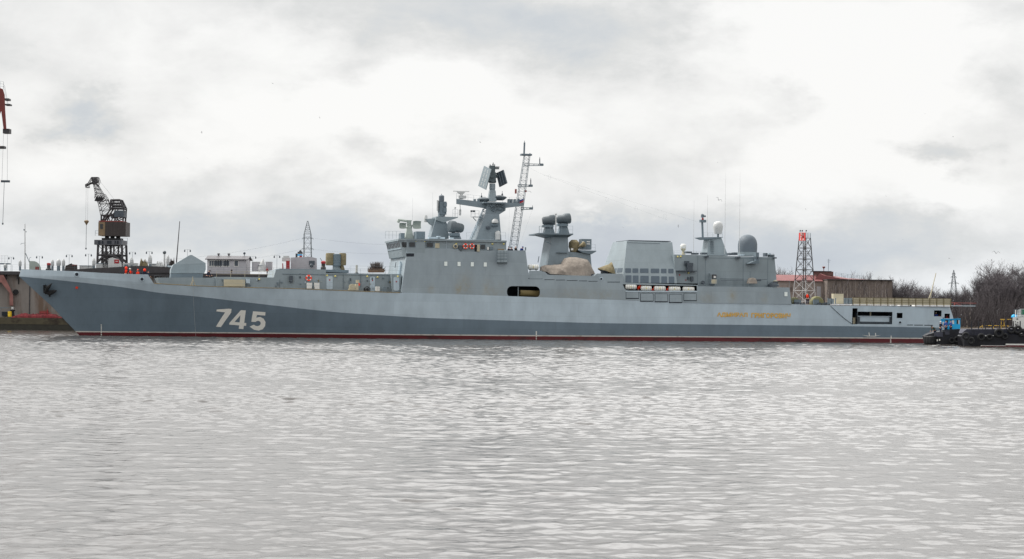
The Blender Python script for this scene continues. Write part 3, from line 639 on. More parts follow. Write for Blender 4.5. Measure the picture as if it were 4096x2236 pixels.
railing([(1134, 1078), (1300, 1079)], -4.9, .5, step=1.8, r=.014)
def davit(mb):
    a = S(772, 1142, -7.0); mb.tube(a + V((-.1, 0, 0)), S(771, 1107, -7.1), .05); mb.tube(a + V((.3, .2, 0)), S(772, 1118, -7.1), .05); mb.tube(a + V((-.3, .2, 0)), S(772, 1118, -7.1), .05)
def edge(mb):
    pts = [SH(X, Y) + V((0, -.02, .02)) for X, Y in ((616, 1134), (700, 1139), (785, 1143.5), (870, 1147), (1020, 1151), (1180, 1155), (1300, 1160), (1430, 1165), (1560, 1170), (1600, 1171))]
    mb.path(pts, .045, 5)
part(S, 'deck_edge', mat('rust stained deck edge', (140, 122, 84), var=.35, scale=3), ship, edge)
rf_ = random.Random(12)
for i in range(34):
    X = rf_.uniform(875, 1560); Y = rf_.uniform(1114, 1146) if X < 1120 else rf_.uniform(1102, 1150); w0, h0 = rf_.uniform(2, 7), rf_.uniform(3, 10)
    boxes(S, 'wall_fitting', M[rf_.choice(('mid', 'mid', 'drk', 'light', 'khaki', 'dish'))], ship, [(X, Y, X + w0, Y + h0)], -5.16, -4.98)
part(S, 'gangway_davit', M['cream'], ship, davit)
# ---- gun
def turret(mb):
    for pf in ([(681, 1094), (682, 1078), (691, 1060), (819, 1053), (820, 1078), (814, 1094)], [(691, 1060), (757, 1021), (766, 1021), (819, 1053)]):
        o = [S(X, Y, 0) for X, Y in pf]; wd = [1.42 if Y < 1030 else 1.75 for X, Y in pf]
        mb.prism([V((p.x, -w_, p.z)) for p, w_ in zip(o, wd)], [V((p.x, w_, p.z)) for p, w_ in zip(o, wd)])
g = part(S, 'gun_turret', M['grey'], ship, turret)
part(S, 'turret_base', M['mid'], g, lambda mb: ppri(mb, S, [(684, 1094), (813, 1094), (811, 1113), (682, 1113)], -1.7, 1.7))
boxes(S, 'hatch', M['grey'], g, [(716, 1067, 741, 1091), (772, 1067, 797, 1091)], -1.77, -1.3)
g2 = part(S, 'gun_barrel', M['mid'], g, lambda mb: mb.tube(S(694, 1068, 1.2), S(672, 1066, 4.6), .16, .11, n=10))
# ---- anti-submarine rocket launcher
def rocket(mb):
    mb.lathe(S(1345, 1095, 0), [(1.3, -.1), (1.1, .35), (.5, .6), (.45, 1.6), (.6, 1.7)], n=14)
g = part(S, 'rocket_launcher', M['grey'], ship, rocket)
p = S(1346, 1040, 0)
def ribs(mb):
    for k in range(5): mb.lathe(p + V((0, -.35, .62 - .31 * k)), [(.50, -.17), (.55, 0), (.50, .17)], (0, 0, 1), 12)
    pbox(mb, S, 1334, 1058, 1358, 1063, -.5, .6)
part(S, 'barrel_cradle', M['mid'], g, ribs)
for X, r in ((1321, .62), (1370, .5)):
    c = S(X, 1038, 0); build(MB(MS).lathe(c + V((0, 0, -.75)), [(r * .9, -.03), (r, .1), (r, 1.45), (r * .85, 1.6)], n=16), 'tube_cover', M['khaki'], g)
build(MB(MS).tube(S(1366, 1060, 0), S(1372, 1085, 0), .25, .3), 'hanging_cover', M['khaki'], g)
# ---- bridge
A0, A1 = S(1598, 962, -6), S(1612, 1027, -6); B0, B1 = S(1629, 962, -6.75), S(1627, 1027, -6.85); zt, zl = A0.z, A1.z
C0 = S(1700, 962, -6.75).x
def bridge(mb):
    tp = [(A0.x, -6), (B0.x, -6.75), (C0, -6.75), (C0, 6.75), (B0.x, 6.75), (A0.x, 6)]; bt = [(A1.x, -6), (B1.x, -6.85), (C0, -6.85), (C0, 6.85), (B1.x, 6.85), (A1.x, 6)]
    mb.prism([V((x, y, zl)) for x, y in bt], [V((x, y, zt)) for x, y in tp])
br = part(S, 'bridge', M['grey'], ship, bridge)
zr = S(1640, 955, -6.75).z
def brim(mb):
    tp = [(A0.x - .15, -6.05), (B0.x - .05, -6.9), (S(2026, 962, -6.6).x, -6.75), (S(2026, 962, -6.6).x, 6.75), (B0.x - .05, 6.9), (A0.x - .15, 6.05)]
    mb.prism([V((x, y, zt + .002)) for x, y in tp], [V((x, y, zr)) for x, y in tp])
part(S, 'bridge_roof', M['grey'], ship, brim)
part(S, 'bridge_deckhouse', M['grey'], ship, lambda mb: ppri(mb, S, [(1668, 963), (2025, 963), (2025, 1010), (1668, 1003)], -6.55, 6.55))
def fq(mb, q, s0, s1, t0, t1, off):          # rectangle on a quad face q = (bottom a, bottom b, top b, top a), set off along its normal
    def P(s, t): return (q[0].lerp(q[1], s)).lerp(q[3].lerp(q[2], s), t)
    n = (q[1] - q[0]).cross(q[3] - q[0]).normalized()
    c = [P(s, t) for s, t in ((s0, t0), (s1, t0), (s1, t1), (s0, t1))]
    mb.prism([p + n * off for p in c], [p - n * .04 for p in c])
FQ = (V((A1.x, 6, zl)), V((A1.x, -6, zl)), V((A0.x, -6, zt)), V((A0.x, 6, zt)))
for i in range(9):
    s0 = .03 + i * .107
    mb = MB(MS); fq(mb, FQ, s0 + .015, s0 + .07, .62, .90, .03); build(mb, 'bridge_window', M['glass'], br)
mb = MB(MS); fq(mb, FQ, 0, 1, .50, .53, .06); build(mb, 'sill_rail', M['light'], br)
CQ = (V((A1.x, -6, zl)), V((B1.x, -6.85, zl)), V((B0.x, -6.75, zt)), V((A0.x, -6, zt)))
mb = MB(MS); fq(mb, CQ, .25, .85, .60, .90, .03); build(mb, 'bridge_window', M['glass'], br)
for X0, X1, Y0, Y1, v in ((1637, 1660, 969, 987, -6.83), (1673, 1697, 970, 988, -6.62), (1708, 1732, 971, 988, -6.62), (1923, 1940, 979, 996, -6.6)):
    w_ = part(S, 'bridge_window', M['glass'], br, lambda mb: ppri(mb, S, rr(X0, Y0, X1, Y1, 3), v - .02, v + .06))
    part(S, 'window_rim', M['mid'], w_, lambda mb: ppri(mb, S, rr(X0 - 2.5, Y0 - 2.5, X1 + 2.5, Y1 + 2.5, 3), v + .0, v + .08, [rr(X0, Y0, X1, Y1, 3)]))
boxes(S, 'cover_panel', M['cream'], ship, [(1741, 973, 1758, 992)], -6.63, -6.5)
boxes(S, 'door_leaf', M['cream'], ship, [(1909, 978, 1919, 1006)], -6.9, -6.5)
boxes(S, 'doorway', M['hole'], ship, [(1898, 979, 1908, 1006)], -6.57, -6.5)
g = build(MB(MS).lathe(S(1822, 985, -6.9), [(.22, -.05), (.3, -.02), (.3, .25), (.2, .5)], (0, 1, 0), 14), 'searchlight', M['cream'], ship)
build(MB(MS).lathe(S(1822, 985, -6.9) + V((0, -.08, 0)), [(.19, 0), (.19, .04)], (0, 1, 0), 12), 'lens', M['drk'], g)
boxes(S, 'signal_box', M['drk'], ship, [(1836, 981, 1849, 1000)], -6.9, -6.5)
boxes(S, 'bridge_locker', M['white'], ship, [(1949, 988, 1956, 999)], -6.8, -6.5)
boxes(S, 'bridge_locker', M['mid'], ship, [(1958, 987, 1972, 1000)], -6.8, -6.5)
boxes(S, 'roof_pipe', M['light'], ship, [(1760, 960, 1990, 961.2), (1740, 966, 1741.4, 1000), (1668, 963, 1669.2, 1003), (1785, 964, 1786.4, 1000), (1874, 958, 1990, 959)], -6.6, -6.5)
for X, Y in ((1825, 975), (1970, 976), (2015, 976), (1663, 966), (1698, 966)): build(MB(MS).ball(S(X, Y, -6.65), .13, 1, 1, .8, 8, 6), 'wall_light', M['lamp'], ship)
boxes(S, 'wall_slit', M['hole'], ship, [], -1, -1) if False else None
mb = MB(MS)                                  # slits in the raked front wall
p0, p1 = SW(1630, 992), SW(1606, 1168); FW = (V((p1.x, 7.43, p1.z)), p1, p0, V((p0.x, -p0.y, p0.z)))
for s0, t0 in ((.38, .58), (.62, .58)): fq(mb, FW, s0, s0 + .035, t0, t0 + .12, .015)
build(mb, 'wall_slit', M['hole'], ship)
mb = MB(MS); fq(mb, FW, .72, .75, .38, .7, .25); fq(mb, FW, .78, .81, .38, .66, .25); build(mb, 'front_ladder', M['light'], ship)
p = S(2102, 1001, -7); build(MB(MS).tube(p, p + V((0, 0, .4)), .09), 'wall_post', M['mid'], ship)

# ---- on the bridge roof
railing([(1541, 955), (1600, 955)], -2, 1.0, step=.45, r=.02)
railing([(1600, 955), (1700, 955)], -6.6, 1.0, step=1.2, r=.014)
railing([(1866, 957), (1900, 957), (2022, 957)], -6.4, .9, step=1.6, r=.014)
zrb = S(1640, 955, 0).z
def at(X, Y, v=0.0): return S(X, Y, v)
g = part(S, 'fire_control_radar', M['dish'], ship, lambda mb: (mb.frus((*[at(x, 953).x for x in (1618, 1652)], -.7, .7, zrb), (*[at(x, 915).x for x in (1628, 1645)], -.35, .35, at(1636, 912).z)),
    mb.lathe(at(1636, 914), [(.42, 0), (.42, .2), (.3, .3), (.3, .9), (.4, 1.1)], n=12), mb.tube(at(1632, 885), at(1597, 880), .16, n=6), mb.tube(at(1597, 878), at(1592, 890), .2, n=6), mb.tube(at(1640, 905), at(1660, 900), .14)))
def dish(mb, X0, Y0, X1, Y1, ang, cx=0.0):
    a, b = at(X0, (Y0+Y1)/2), at(X1, (Y0+Y1)/2); c = (a + b) / 2; w_ = (b.x - a.x) / 2; h = (at(0, Y0).z - at(0, Y1).z) / 2; n = 6; vs = []
    for s in (0, .12):
        for i in range(n + 1):
            for j in range(n + 1):
                x, z = (i / n * 2 - 1), (j / n * 2 - 1); d = .35 * (x * x + z * z) + s
                vs.append(c + V((x * w_ + d * math.sin(ang) * cx, -d * math.cos(ang), z * h * (1 - .12 * x * x))))
    k = (n + 1) ** 2; q = lambda i, j: i * (n + 1) + j
    fs = [(q(i, j), q(i+1, j), q(i+1, j+1), q(i, j+1)) for i in range(n) for j in range(n)]
    ed = [q(i, 0) for i in range(n)] + [q(n, j) for j in range(n)] + [q(i, n) for i in range(n, 0, -1)] + [q(0, j) for j in range(n, 0, -1)]
    fs += [tuple(k + x for x in f) for f in fs] + [(ed[i], ed[(i+1) % len(ed)], k + ed[(i+1) % len(ed)], k + ed[i]) for i in range(len(ed))]
    mb.add(vs, fs)
part(S, 'dish', M['dish'], g, lambda mb: dish(mb, 1595, 891, 1622, 916, 0)); part(S, 'dish', M['dish'], g, lambda mb: dish(mb, 1649, 883, 1681, 917, 0))
boxes(S, 'roof_box', M['mid'], ship, [(1666, 926, 1700, 955)], -3, -.5); boxes(S, 'roof_box', M['mid'], ship, [(1604, 932, 1619, 955)], -2, 0)
boxes(S, 'roof_vent', M['light'], ship, [(1715, 948, 1780, 955), (1800, 950, 1815, 955), (1750, 944, 1762, 955)], -5, -4.2)
def ftow(mb):
    mb.prism([S(X, Y, -1.3) for X, Y in ((1722, 955), (1795, 955), (1790, 898), (1776, 874), (1745, 874), (1735, 905))], [S(X, Y, -1.3) + V((0, 2.6, 0)) for X, Y in ((1722, 955), (1795, 955), (1790, 898), (1776, 874), (1745, 874), (1735, 905))])
ft = part(S, 'forward_mast', M['mast'], ship, ftow)
part(S, 'mast_arm', M['grey'], ft, lambda mb: (ppri(mb, S, [(1738, 905), (1722, 896), (1706, 878), (1700, 875), (1700, 884), (1738, 874)][:3] + [(1700, 876), (1740, 873)], -.5, .5),))
build(MB(MS).lathe(at(1702.5, 887), [(.22, -.05), (.24, .1), (.24, .75), (.18, .88)], n=12), 'sensor_pod', M['dome'], ft)
part(S, 'mast_platform', M['grey'], ft, lambda mb: ppri(mb, S, [(1745, 866), (1832, 868), (1832, 871), (1792, 884), (1776, 890), (1745, 880)], -1.7, 1.7))
railing([(1811, 868), (1831, 868)], -1.6, 1.0, step=.5, r=.02)
g = build(MB(MS).lathe(at(1820, 868), [(.04, 0), (.04, 1.15), (.16, 1.2), (.12, 1.32)], n=8), 'antenna_post', M['dome'], ship)
rh = part(S, 'tracking_radar', M['mid'], ft, lambda mb: (pbox(mb, S, 1758, 806, 1786, 858, -.55, .55), mb.lathe(at(1766, 866), [(.5, 0), (.45, .35)], n=12), pbox(mb, S, 1776, 810, 1788, 826, -.7, .3), pbox(mb, S, 1774, 832, 1787, 848, -.7, .3), pbox(mb, S, 1753, 812, 1760, 850, -.2, .2)))
part(S, 'antenna_panel', M['dome'], rh, lambda mb: mb.prism([S(X, Y, 0) + V((0, o, 0)) for X, Y, o in ((1742, 843, -.9), (1755, 846, .3), (1756, 804, .3), (1743, 802, -.9))], [S(X, Y, 0) + V((.15, o, 0)) for X, Y, o in ((1742, 843, -.9), (1755, 846, .3), (1756, 804, .3), (1743, 802, -.9))]))
build(MB(MS).lathe(at(1766, 806), [(.34, 0), (.36, .1), (.36, .72), (.25, .84), (.05, .88), (.03, 1.05)], n=14), 'radar_head', M['bdome'], rh)
def director(X0, Y0, X1, Y1, v, face, par, base):     # covered radar drum: face -1 looks forward (left), +1 aft
    a, b = S(X0, (Y0+Y1)/2, v), S(X1, (Y0+Y1)/2, v); r = (S(X0, Y0, v).z - S(X0, Y1, v).z) / 2; L = b.x - a.x
    st = b if face < 0 else a; d = V((face * 1, -.25 if face < 0 else -.1, .12)); 
    mb = MB(MS).lathe(st, [(r * .62, .02), (r * .78, L * .12), (r * .82, L * .5), (r * .98, L * .62), (r * 1.0, L * .92), (r * .86, L * 1.0), (r * .5, L * 1.04)], d, 18)
    g = build(mb, 'illuminator_radar', M['drum'], par)
    c = (a + b) / 2; zb_ = S(X0, base, v).z
    build(MB(MS).frus((c.x - .75, c.x + .75, v - .6, v + .6, zb_), (c.x - .4, c.x + .4, v - .4, v + .4, c.z - r * .7)).box((c.x - .9, v - .8, c.z - r * 1.25), (c.x + .5, v + .2, c.z - r * .8)), 'pedestal', M['mid'], g); return g
director(1791, 889, 1851, 938, -2.5, -1, ship, 955)
# ---- main mast
def mainmast(mb):
    z0, z1 = zrb, at(1960, 858).z
    a = [S(X, 956, -2.1).x for X in (1904, 2006)]; b = [S(X, 857, -1.6).x for X in (1942, 1997)]
    mb.frus((*a, -2.1, 2.1, z0), (*b, -1.6, 1.6, z1))
mm_ = part(S, 'main_mast', M['mast'], ship, mainmast)
part(S, 'lattice_strut', M['light'], mm_, lambda mb: truss(mb, S(1895, 956, 1.2), S(1946, 835, 0.4), .95, .8, 10, .05, rb=.028))
part(S, 'mast_head', M['mast'], mm_, lambda mb: mb.prism(*[[S(X, Y, v) for X, Y in ((1940, 857), (1997, 858), (2022, 842), (2024, 812), (1950, 810), (1942, 846))] for v in (-1.5, 1.5)]))
part(S, 'cross_arm', M['mast'], mm_, lambda mb: (mb.prism(*[[S(X, Y, v) for X, Y in ((1825, 795), (1825, 816), (1838, 818), (1948, 835), (1960, 812), (1935, 808))] for v in (-.9, .9)]),
     mb.prism(*[[S(X, Y, v) for X, Y in ((2096, 812), (2096, 823), (2022, 832), (2010, 810))] for v in (-.8, .8)]), pbox(mb, S, 1935, 808, 2025, 813, -2.2, 2.2)))
def gear(mb):
    rnd = random.Random(5)
    for _ in range(26): X, Y = rnd.uniform(1958, 2020), rnd.uniform(812, 838); pbox(mb, S, X, Y, X + rnd.uniform(3, 9), Y + rnd.uniform(2, 8), -1.75, -1.4)
    for X in (1915, 1900, 1932, 2037, 2047, 2060, 2075): pbox(mb, S, X - 3, 796, X + 4, 811, -.5, .3)
    for _ in range(6): X = rnd.uniform(1965, 2020); mb.tube(S(X, 812, -1.6), S(X + rnd.uniform(-12, 12), 840, -1.6), .05)
part(S, 'mast_fittings', M['mid'], mm_, gear)
railing([(1826, 795), (1940, 808)], -.9, .75, step=.7, r=.016); railing([(2010, 810), (2095, 812)], -.8, .75, step=.8, r=.016)
for X0, X1, Y in ((1908, 1960, 796), (1972, 2027, 788)):
    c = at((X0+X1)/2, Y); r = (at(X1, Y).x - at(X0, Y).x) / 2
    build(MB(MS).lathe(c + V((0, 0, -.25)), [(r * .5, -.2), (r * .95, .1), (r, .22), (r * .8, .36), (r * .3, .5)], n=24), 'saucer_antenna', M['drum'], mm_)
build(MB(MS).frus((*[at(X, 806).x for X in (1952, 1983)], -.6, .6, at(1968, 806).z), (*[at(X, 762).x for X in (1958, 1980)], -.45, .45, at(1968, 762).z)).lathe(at(1969, 764), [(.38, 0), (.38, .25), (.42, .3), (.4, 1.0)], n=12), 'radar_column', M['grey'], mm_)
sr = part(S, 'search_radar', mat('greenish dark radar grey', (78, 90, 94), var=.15), mm_, lambda mb: (mb.lathe(at(1969, 732), [(.45, 0), (.55, .15), (.5, .45), (.35, .6)], n=12), pbox(mb, S, 1955, 689, 1984, 724, -.5, .5), pbox(mb, S, 1960, 662, 1981, 690, -.4, .4), mb.tube(at(1962, 664), at(1960, 657), .05), mb.tube(at(1978, 664), at(1979, 656), .05), mb.box(at(1956, 700, -.7), at(1970, 712, .2)), mb.tube(at(1984, 700), at(1992, 704), .12), pbox(mb, S, 1981, 672, 1997, 676, -.5, .2), pbox(mb, S, 1984, 666, 1998, 670, -.5, .2),
    mb.tube(at(1972, 664), at(1973, 650), .05), mb.lathe(at(1972, 660), [(.1, 0), (.1, .15)], n=8), mb.tube(at(1950, 705), at(1990, 708), .15)))
def panel(mb, L, th):
    o = [S(X, Y, v) for X, Y, v in L]; mb.prism(o, [p + V((th * .5, th, 0)) for p in o])
PL = [(1936, 663, .2), (1965, 677, -1.0), (1942.5, 759, -1.0), (1912, 743.5, .2)]
a1 = part(S, 'antenna_array', M['grey'], sr, lambda mb: panel(mb, PL, .3))
def slit(mb):
    q = [S(X, Y, v) for X, Y, v in PL]; q = (q[3], q[2], q[1], q[0])
    for t in (.08, .3, .52, .74):
        for s in (.3, .62): fq(mb, q, s, s + .06, t, t + .16, .02)
part(S, 'slot', M['dome'], a1, slit)
a2 = part(S, 'antenna_array', M['drk'], sr, lambda mb: panel(mb, [(1985, 692, .4), (2013, 679, -.8), (2028, 732, -.8), (1997, 748, .4)], .3))
part(S, 'array_rib', M['mid'], a2, lambda mb: [mb.tube(S(1985 + k * 9, 692 - k * 4.2, .4 - k * .38), S(1998 + k * 9.5, 746 - k * 4.8, .4 - k * .38), .06, n=4) for k in range(4)])
nav = part(S, 'navigation_radar', M['dome'], mm_, lambda mb: (pbox(mb, S, 1813, 764, 1877, 766.4, -.12, .12), mb.frus((*[at(x, 776).x for x in (1836, 1853)], -.2, .2, at(1845, 776).z), (*[at(x, 766).x for x in (1828, 1862)], -.25, .25, at(1845, 766.4).z)), pbox(mb, S, 1836, 782, 1865, 793, -.4, .4), mb.lathe(at(1845, 796), [(.3, 0), (.2, .5), (.25, .8)], n=10)))
build(MB(MS).tube(at(1840, 818), at(1841, 836), .04).lathe(at(1840, 862), [(.05, 0), (.16, .1), (.16, .8), (.05, .9)], n=8), 'hanging_aerial', M['dome'], mm_)
part(S, 'mast_gallery', M['mid'], mm_, lambda mb: (mb.box(S(1884, 869, 1.0), S(1925, 867, -.5)), rail(mb, [S(1884, 868, -.5), S(1916, 868, -.5)], .85, .45, 2, .025), mb.tube(S(1905, 884, 0), S(1892, 870, 0), .05)))
boxes(S, 'gallery_lamp', M['drk'], mm_, [(1884, 841, 1889, 848), (1892, 841, 1901, 848)], -.6, -.2)
for X, Y in ((1926, 790), (2009, 782)): build(MB(MS).tube(at(X, Y + 18), at(X, Y - 18), .03).lathe(at(X, Y), [(.1, 0), (.13, .15), (.05, .3)], n=8), 'mast_light', M['drk'], mm_)
for X, Y, r in ((1980, 889, .46), (1991, 936, .40)):
    z = at(X, Y, -2.2); g = build(MB(MS).ball(z, r, 1, 1, 1.15, 16, 8, -.3).lathe(z + V((0, 0, -r * 1.9)), [(r * .9, 0), (r * .95, r * 1.6)], n=16) if Y > 900 else MB(MS).ball(z, r, 1, 1, 1.05, 16, 8, -.2), 'dome_antenna', M['dome'], mm_)
    build(MB(MS).box(z + V((-r * 1.1, -.1, -r * (1.0 if Y < 900 else 2.4))), z + V((r * 1.1, 1.2, -r * (.45 if Y < 900 else 1.9)))), 'bracket', M['mid'], g)
boxes(S, 'bracket', M['drk'], mm_, [(1947, 905, 1962, 915)], -2.4, -1.2)
# lattice mast leaning aft
la = part(S, 'lattice_mast', M['mid'], ship, lambda mb: (truss(mb, S(2053, 992, 0), S(2083, 795, 0), .95, .9, 13, .036, rb=.016), truss(mb, S(2083, 795, 0), S(2108, 622, 0), .9, .72, 12, .034, rb=.016)))
build(MB(MS).tube(at(2096, 620), at(2098, 570), .12, n=8).tube(at(2098, 570), at(2098, 563), .04).box(at(2086, 621, -.5), at(2122, 617.5, .5)).tube(at(2119, 618), at(2120, 612), .06), 'top_aerial', M['mid'], la)
for X0, X1, Y, Xt, Yt in ((2098, 2173, 658, 2159, 628), (2072, 2130, 742, 2123, 712), (2084, 2131, 833, 2130, 822)):
    g = part(S, 'yard', M['mid'], la, lambda mb: (mb.tube(at(X0, Y - 3), at(X1, Y - 1), .05), mb.tube(at(X0, Y + 5), at(X1, Y + 4), .05), [mb.tube(at(X0 + (X1 - X0) * i / 4, Y - 3), at(X0 + (X1 - X0) * i / 4, Y + 5), .04) for i in range(5)], pbox(mb, S, X1 - 12, Y - 4, X1, Y + 5, -.2, .2)))
    build(MB(MS).tube(at(Xt, Y - 3), at(Xt, Yt + 6), .07).tube(at(Xt, Yt + 6), at(Xt, Yt), .03), 'aerial', M['drum'], g)
boxes(S, 'mast_light', M['brownred'], la, [(2061, 756, 2067, 774), (2101, 761, 2107, 768)], -.5, -.2)
build(MB(MS).path([at(2104, 764), at(2120, 765), at(2125, 770)], .02), 'light_bracket', M['mid'], la)
wa = MB(MS)
for a, b in (((2112, 668, 0), (2175, 699, 0)), ((2175, 699, 0), (2790, 887, 0)), ((2175, 700, 0), (2670, 880, 0)), ((2130, 838, 0), (2072, 1000, -3)), ((2038, 835, 0), (2034, 992, 0))): wa.tube(S(*a), S(*b), .0055, n=4)
for X, Y in ((2198, 708), (2312, 755), (2428, 797), (2545, 834), (2660, 865)): wa.ring(at(X, Y), .32, .006, (.9, .3, 0), 14, 4)
build(wa, 'wire_aerial', M['mid'], ship)
# ---- after mast
zq = S(2170, 1070, -2.5).z
am = part(S, 'after_mast', M['mast'], ship, lambda mb: mb.frus((*[S(X, 1070, -2.6).x for X in (2190, 2278)], -2.6, 2.6, zq), (*[S(X, 944, -2.2).x for X in (2208, 2271)], -2.2, 2.2, S(2240, 940, -2.2).z)))
part(S, 'mast_platform', M['mid'], am, lambda mb: mb.frus((*[S(X, 944, -2.2).x for X in (2208, 2272)], -2.2, 2.2, S(2240, 950, -2.2).z), (*[S(X, 934, -3).x for X in (2172, 2292)], -3, 3, S(2230, 937, -3).z)).box(S(2156, 937, -3.2), V((S(2293, 933, -3.2).x, 3.2, S(2230, 933, -3.2).z))))
railing([(2158, 934), (2291, 934)], -3.15, 1.0, step=.7, r=.02); railing([(2156, 934), (2166, 934)], 2.5, 1.0, step=.5, r=.02)
part(S, 'mast_house', M['mast'], ship, lambda mb: ppri(mb, S, [(2271, 1075), (2368, 1080), (2362, 1016), (2270, 1006)], -2.2, 2.2))
part(S, 'side_platform', M['mid'], ship, lambda mb: ppri(mb, S, [(2312, 1000), (2385, 1003), (2385, 1006), (2366, 1017), (2330, 1010)], -2.6, 2.6))
railing([(2340, 1001), (2381, 1003)], -2.55, .85, step=.7, r=.018)
part(S, 'mast_pipe', M['mid'], am, lambda mb: (mb.tube(S(2178, 965, -2.75), S(2206, 977, -2.75), .05), mb.tube(S(2152, 1050, -2.75), S(2156, 1025, -2.75), .05), pbox(mb, S, 2226, 1009, 2270, 1011, -2.7, -2.4)))
director(2169, 863, 2221, 905, -1.6, 1, am, 934); director(2225, 857, 2281, 900, 1.2, 1, am, 934)
build(MB(MS).lathe(at(2222.5, 934, -2.8), [(.07, 0), (.07, 2.5), (.18, 2.55), (.14, 2.72), (.02, 2.75)], n=8), 'antenna_post', M['dome'], am)
boxes(S, 'decoy_launcher', M['mid'], ship, [(2326, 956, 2366, 998)], -1.6, -.2)
g = bpy.data.objects['decoy_launcher']; boxes(S, 'slot', M['white'], g, [(2328, 965, 2336, 969), (2347, 965, 2360, 969), (2328, 973.5, 2336, 978), (2347, 973.5, 2360, 978)], -1.64, -1.55)
build(MB(MS).lathe(at(2296, 1002, -1.2), [(.55, -.2), (.6, .1), (.75, .5), (.72, 1.1), (.35, 1.45)], n=14).frus((at(2313, 0).x, at(2322, 0).x, -1.6, -.6, at(0, 1000).z), (at(2315, 0).x, at(2319, 0).x, -1.3, -.9, at(0, 962).z)), 'mount_cover', M['khaki'], ship)
build(MB(MS).lathe(S(2325, 982, -2), [(.05, -.5), (.35, .3), (.4, .45), (.3, .6)], (1, 0, .4), 12), 'mount_cover', M['khaki'], ship)
boxes(S, 'deck_box', M['white'], ship, [(2284, 993, 2293, 1001)], -2.4, -2.2)
# ---- funnel
def funnel(mb):
    n = [SWF(X, Y) for X, Y in ((2489, 1136), (2709, 1140.5), (2689, 969), (2508, 963))]; mb.prism(n, [V((p.x, -p.y, p.z)) for p in n])
def SWF(X, Y, o=0.0): return S(X, Y, -7.47 - o, .50, 5.9)
fn_ = part(S, 'funnel', M['grey'], ship, funnel)
part(S, 'funnel_cap', M['drk'], fn_, lambda mb: mb.prism([SWF(X, Y, -.3) + V((0, 0, .0)) for X, Y in ((2515, 962), (2683, 967), (2683, 964), (2515, 960))], [V((p.x, -p.y, p.z)) for p in [SWF(X, Y, -.3) for X, Y in ((2515, 962), (2683, 967), (2683, 964), (2515, 960))]]))
def fpan(name, X0, Y0, X1, Y1, o, m): return build(MB(MS).prism([SWF(X, Y, o) for X, Y in rr(X0, Y0, X1, Y1, 2.5)], [SWF(X, Y, -.05) for X, Y in rr(X0, Y0, X1, Y1, 2.5)]), name, m, fn_)
for X0, X1 in ((2501, 2524), (2530, 2553), (2560, 2594), (2603, 2637), (2644, 2666), (2673, 2694)): fpan('louvre', X0, 1073 + (X0 - 2501) * .012, X1, 1091 + (X0 - 2501) * .012, .025, M['vent'])
for X0, X1 in ((2502, 2526), (2531, 2554), (2561, 2595), (2604, 2638), (2645, 2668), (2675, 2697)): fpan('louvre', X0, 1101 + (X0 - 2501) * .03, X1, 1131 + (X0 - 2501) * .03, .025, M['vent'])
q = [SWF(2508, 963), SWF(2489, 1136)]; FF = (V((q[1].x, -q[1].y, q[1].z)), q[1], q[0], V((q[0].x, -q[0].y, q[0].z)))
for s0 in (.12, .42, .70): 
    mb = MB(MS); fq(mb, FF, s0, s0 + .24, .27, .37, .02); build(mb, 'louvre', M['vent'], fn_)
mb = MB(MS); mb.prism([SWF(X, Y, .02) for X, Y in ((2509, 971), (2640, 975), (2640, 973.6), (2509, 969.6))], [SWF(X, Y, -.05) for X, Y in ((2509, 971), (2640, 975), (2640, 973.6), (2509, 969.6))]); build(mb, 'funnel_seam', M['drk'], fn_)
# ---- hangar
hg = part(S, 'hangar', M['grey'], ship, lambda mb: ppri(mb, S, [(2697, 1018), (2790, 1020), (2832, 1022), (3098, 1029), (3104, 1090), (3108, 1150), (2700, 1146)], -5.6, 5.6, fx=0))
boxes(S, 'plate_seam', M['mid'], hg, [(2790, 1023, 2791.4, 1143), (2821, 1034, 2822.4, 1143), (2972, 1034, 2973.4, 1146), (3070, 1034, 3071.4, 1146), (2820, 1033, 3098, 1034.4), (3000, 1085, 3001, 1143)], -5.62, -5.5)
boxes(S, 'wall_shelf', M['drk'], hg, [(2710, 1082, 2788, 1085.5)], -6.3, -5.55)
boxes(S, 'roof_fitting', M['drk'], hg, [(2745, 1006, 2768, 1013), (2772, 1011, 2795, 1018), (2808, 1010, 2830, 1018), (2915, 1012, 2930, 1020), (2935, 1010, 2950, 1020), (3062, 1012, 3070, 1026), (3080, 1018, 3098, 1030)], -5, -4)
boxes(S, 'roof_fitting', M['light'], hg, [(2962, 1016, 2978, 1022), (3076, 1012, 3083, 1018)], -5, -4)
boxes(S, 'wall_bracket', M['drk'], hg, [(2821, 1022, 2835, 1029), (2947, 1026, 2962, 1034), (3095, 1029, 3107, 1034)], -6.2, -5.5)
railing([(2697, 1018), (2830, 1021), (3095, 1028)], -5.4, .5, step=1.5, r=.016)
railing([(2795, 1143), (3060, 1150), (3157, 1150)], -7.2, .95, step=2.2, r=.02)
def hgear(mb):
    for i in range(4): mb.tube(S(2737, 1046 + i * 5, -5.9), S(2757, 1045 + i * 5, -5.9), .07)
    mb.box(S(2749, 1065, -6.2), S(2768, 1052, -5.6)); mb.box(S(2749, 1084, -6.3), S(2766, 1066, -5.7)); mb.tube(S(2752, 1066, -6), S(2757, 1056, -6), .12)
part(S, 'cable_reels', M['drk'], hg, hgear)
build(MB(MS).lathe(S(2812, 1130, -6.2), [(.22, -.2), (.26, 0), (.22, .3)], (0, 1, 0), 14), 'capstan_drum', M['drk'], hg)
boxes(S, 'wall_box', M['drk'], hg, [(2752, 1108, 2758, 1118), (2764, 1106, 2774, 1124)], -5.9, -5.55)
boxes(S, 'warning_mark', M['rdk'], hg, [(2716, 1097, 2721, 1102), (2741, 1118, 2745, 1122)], -5.63, -5.55)
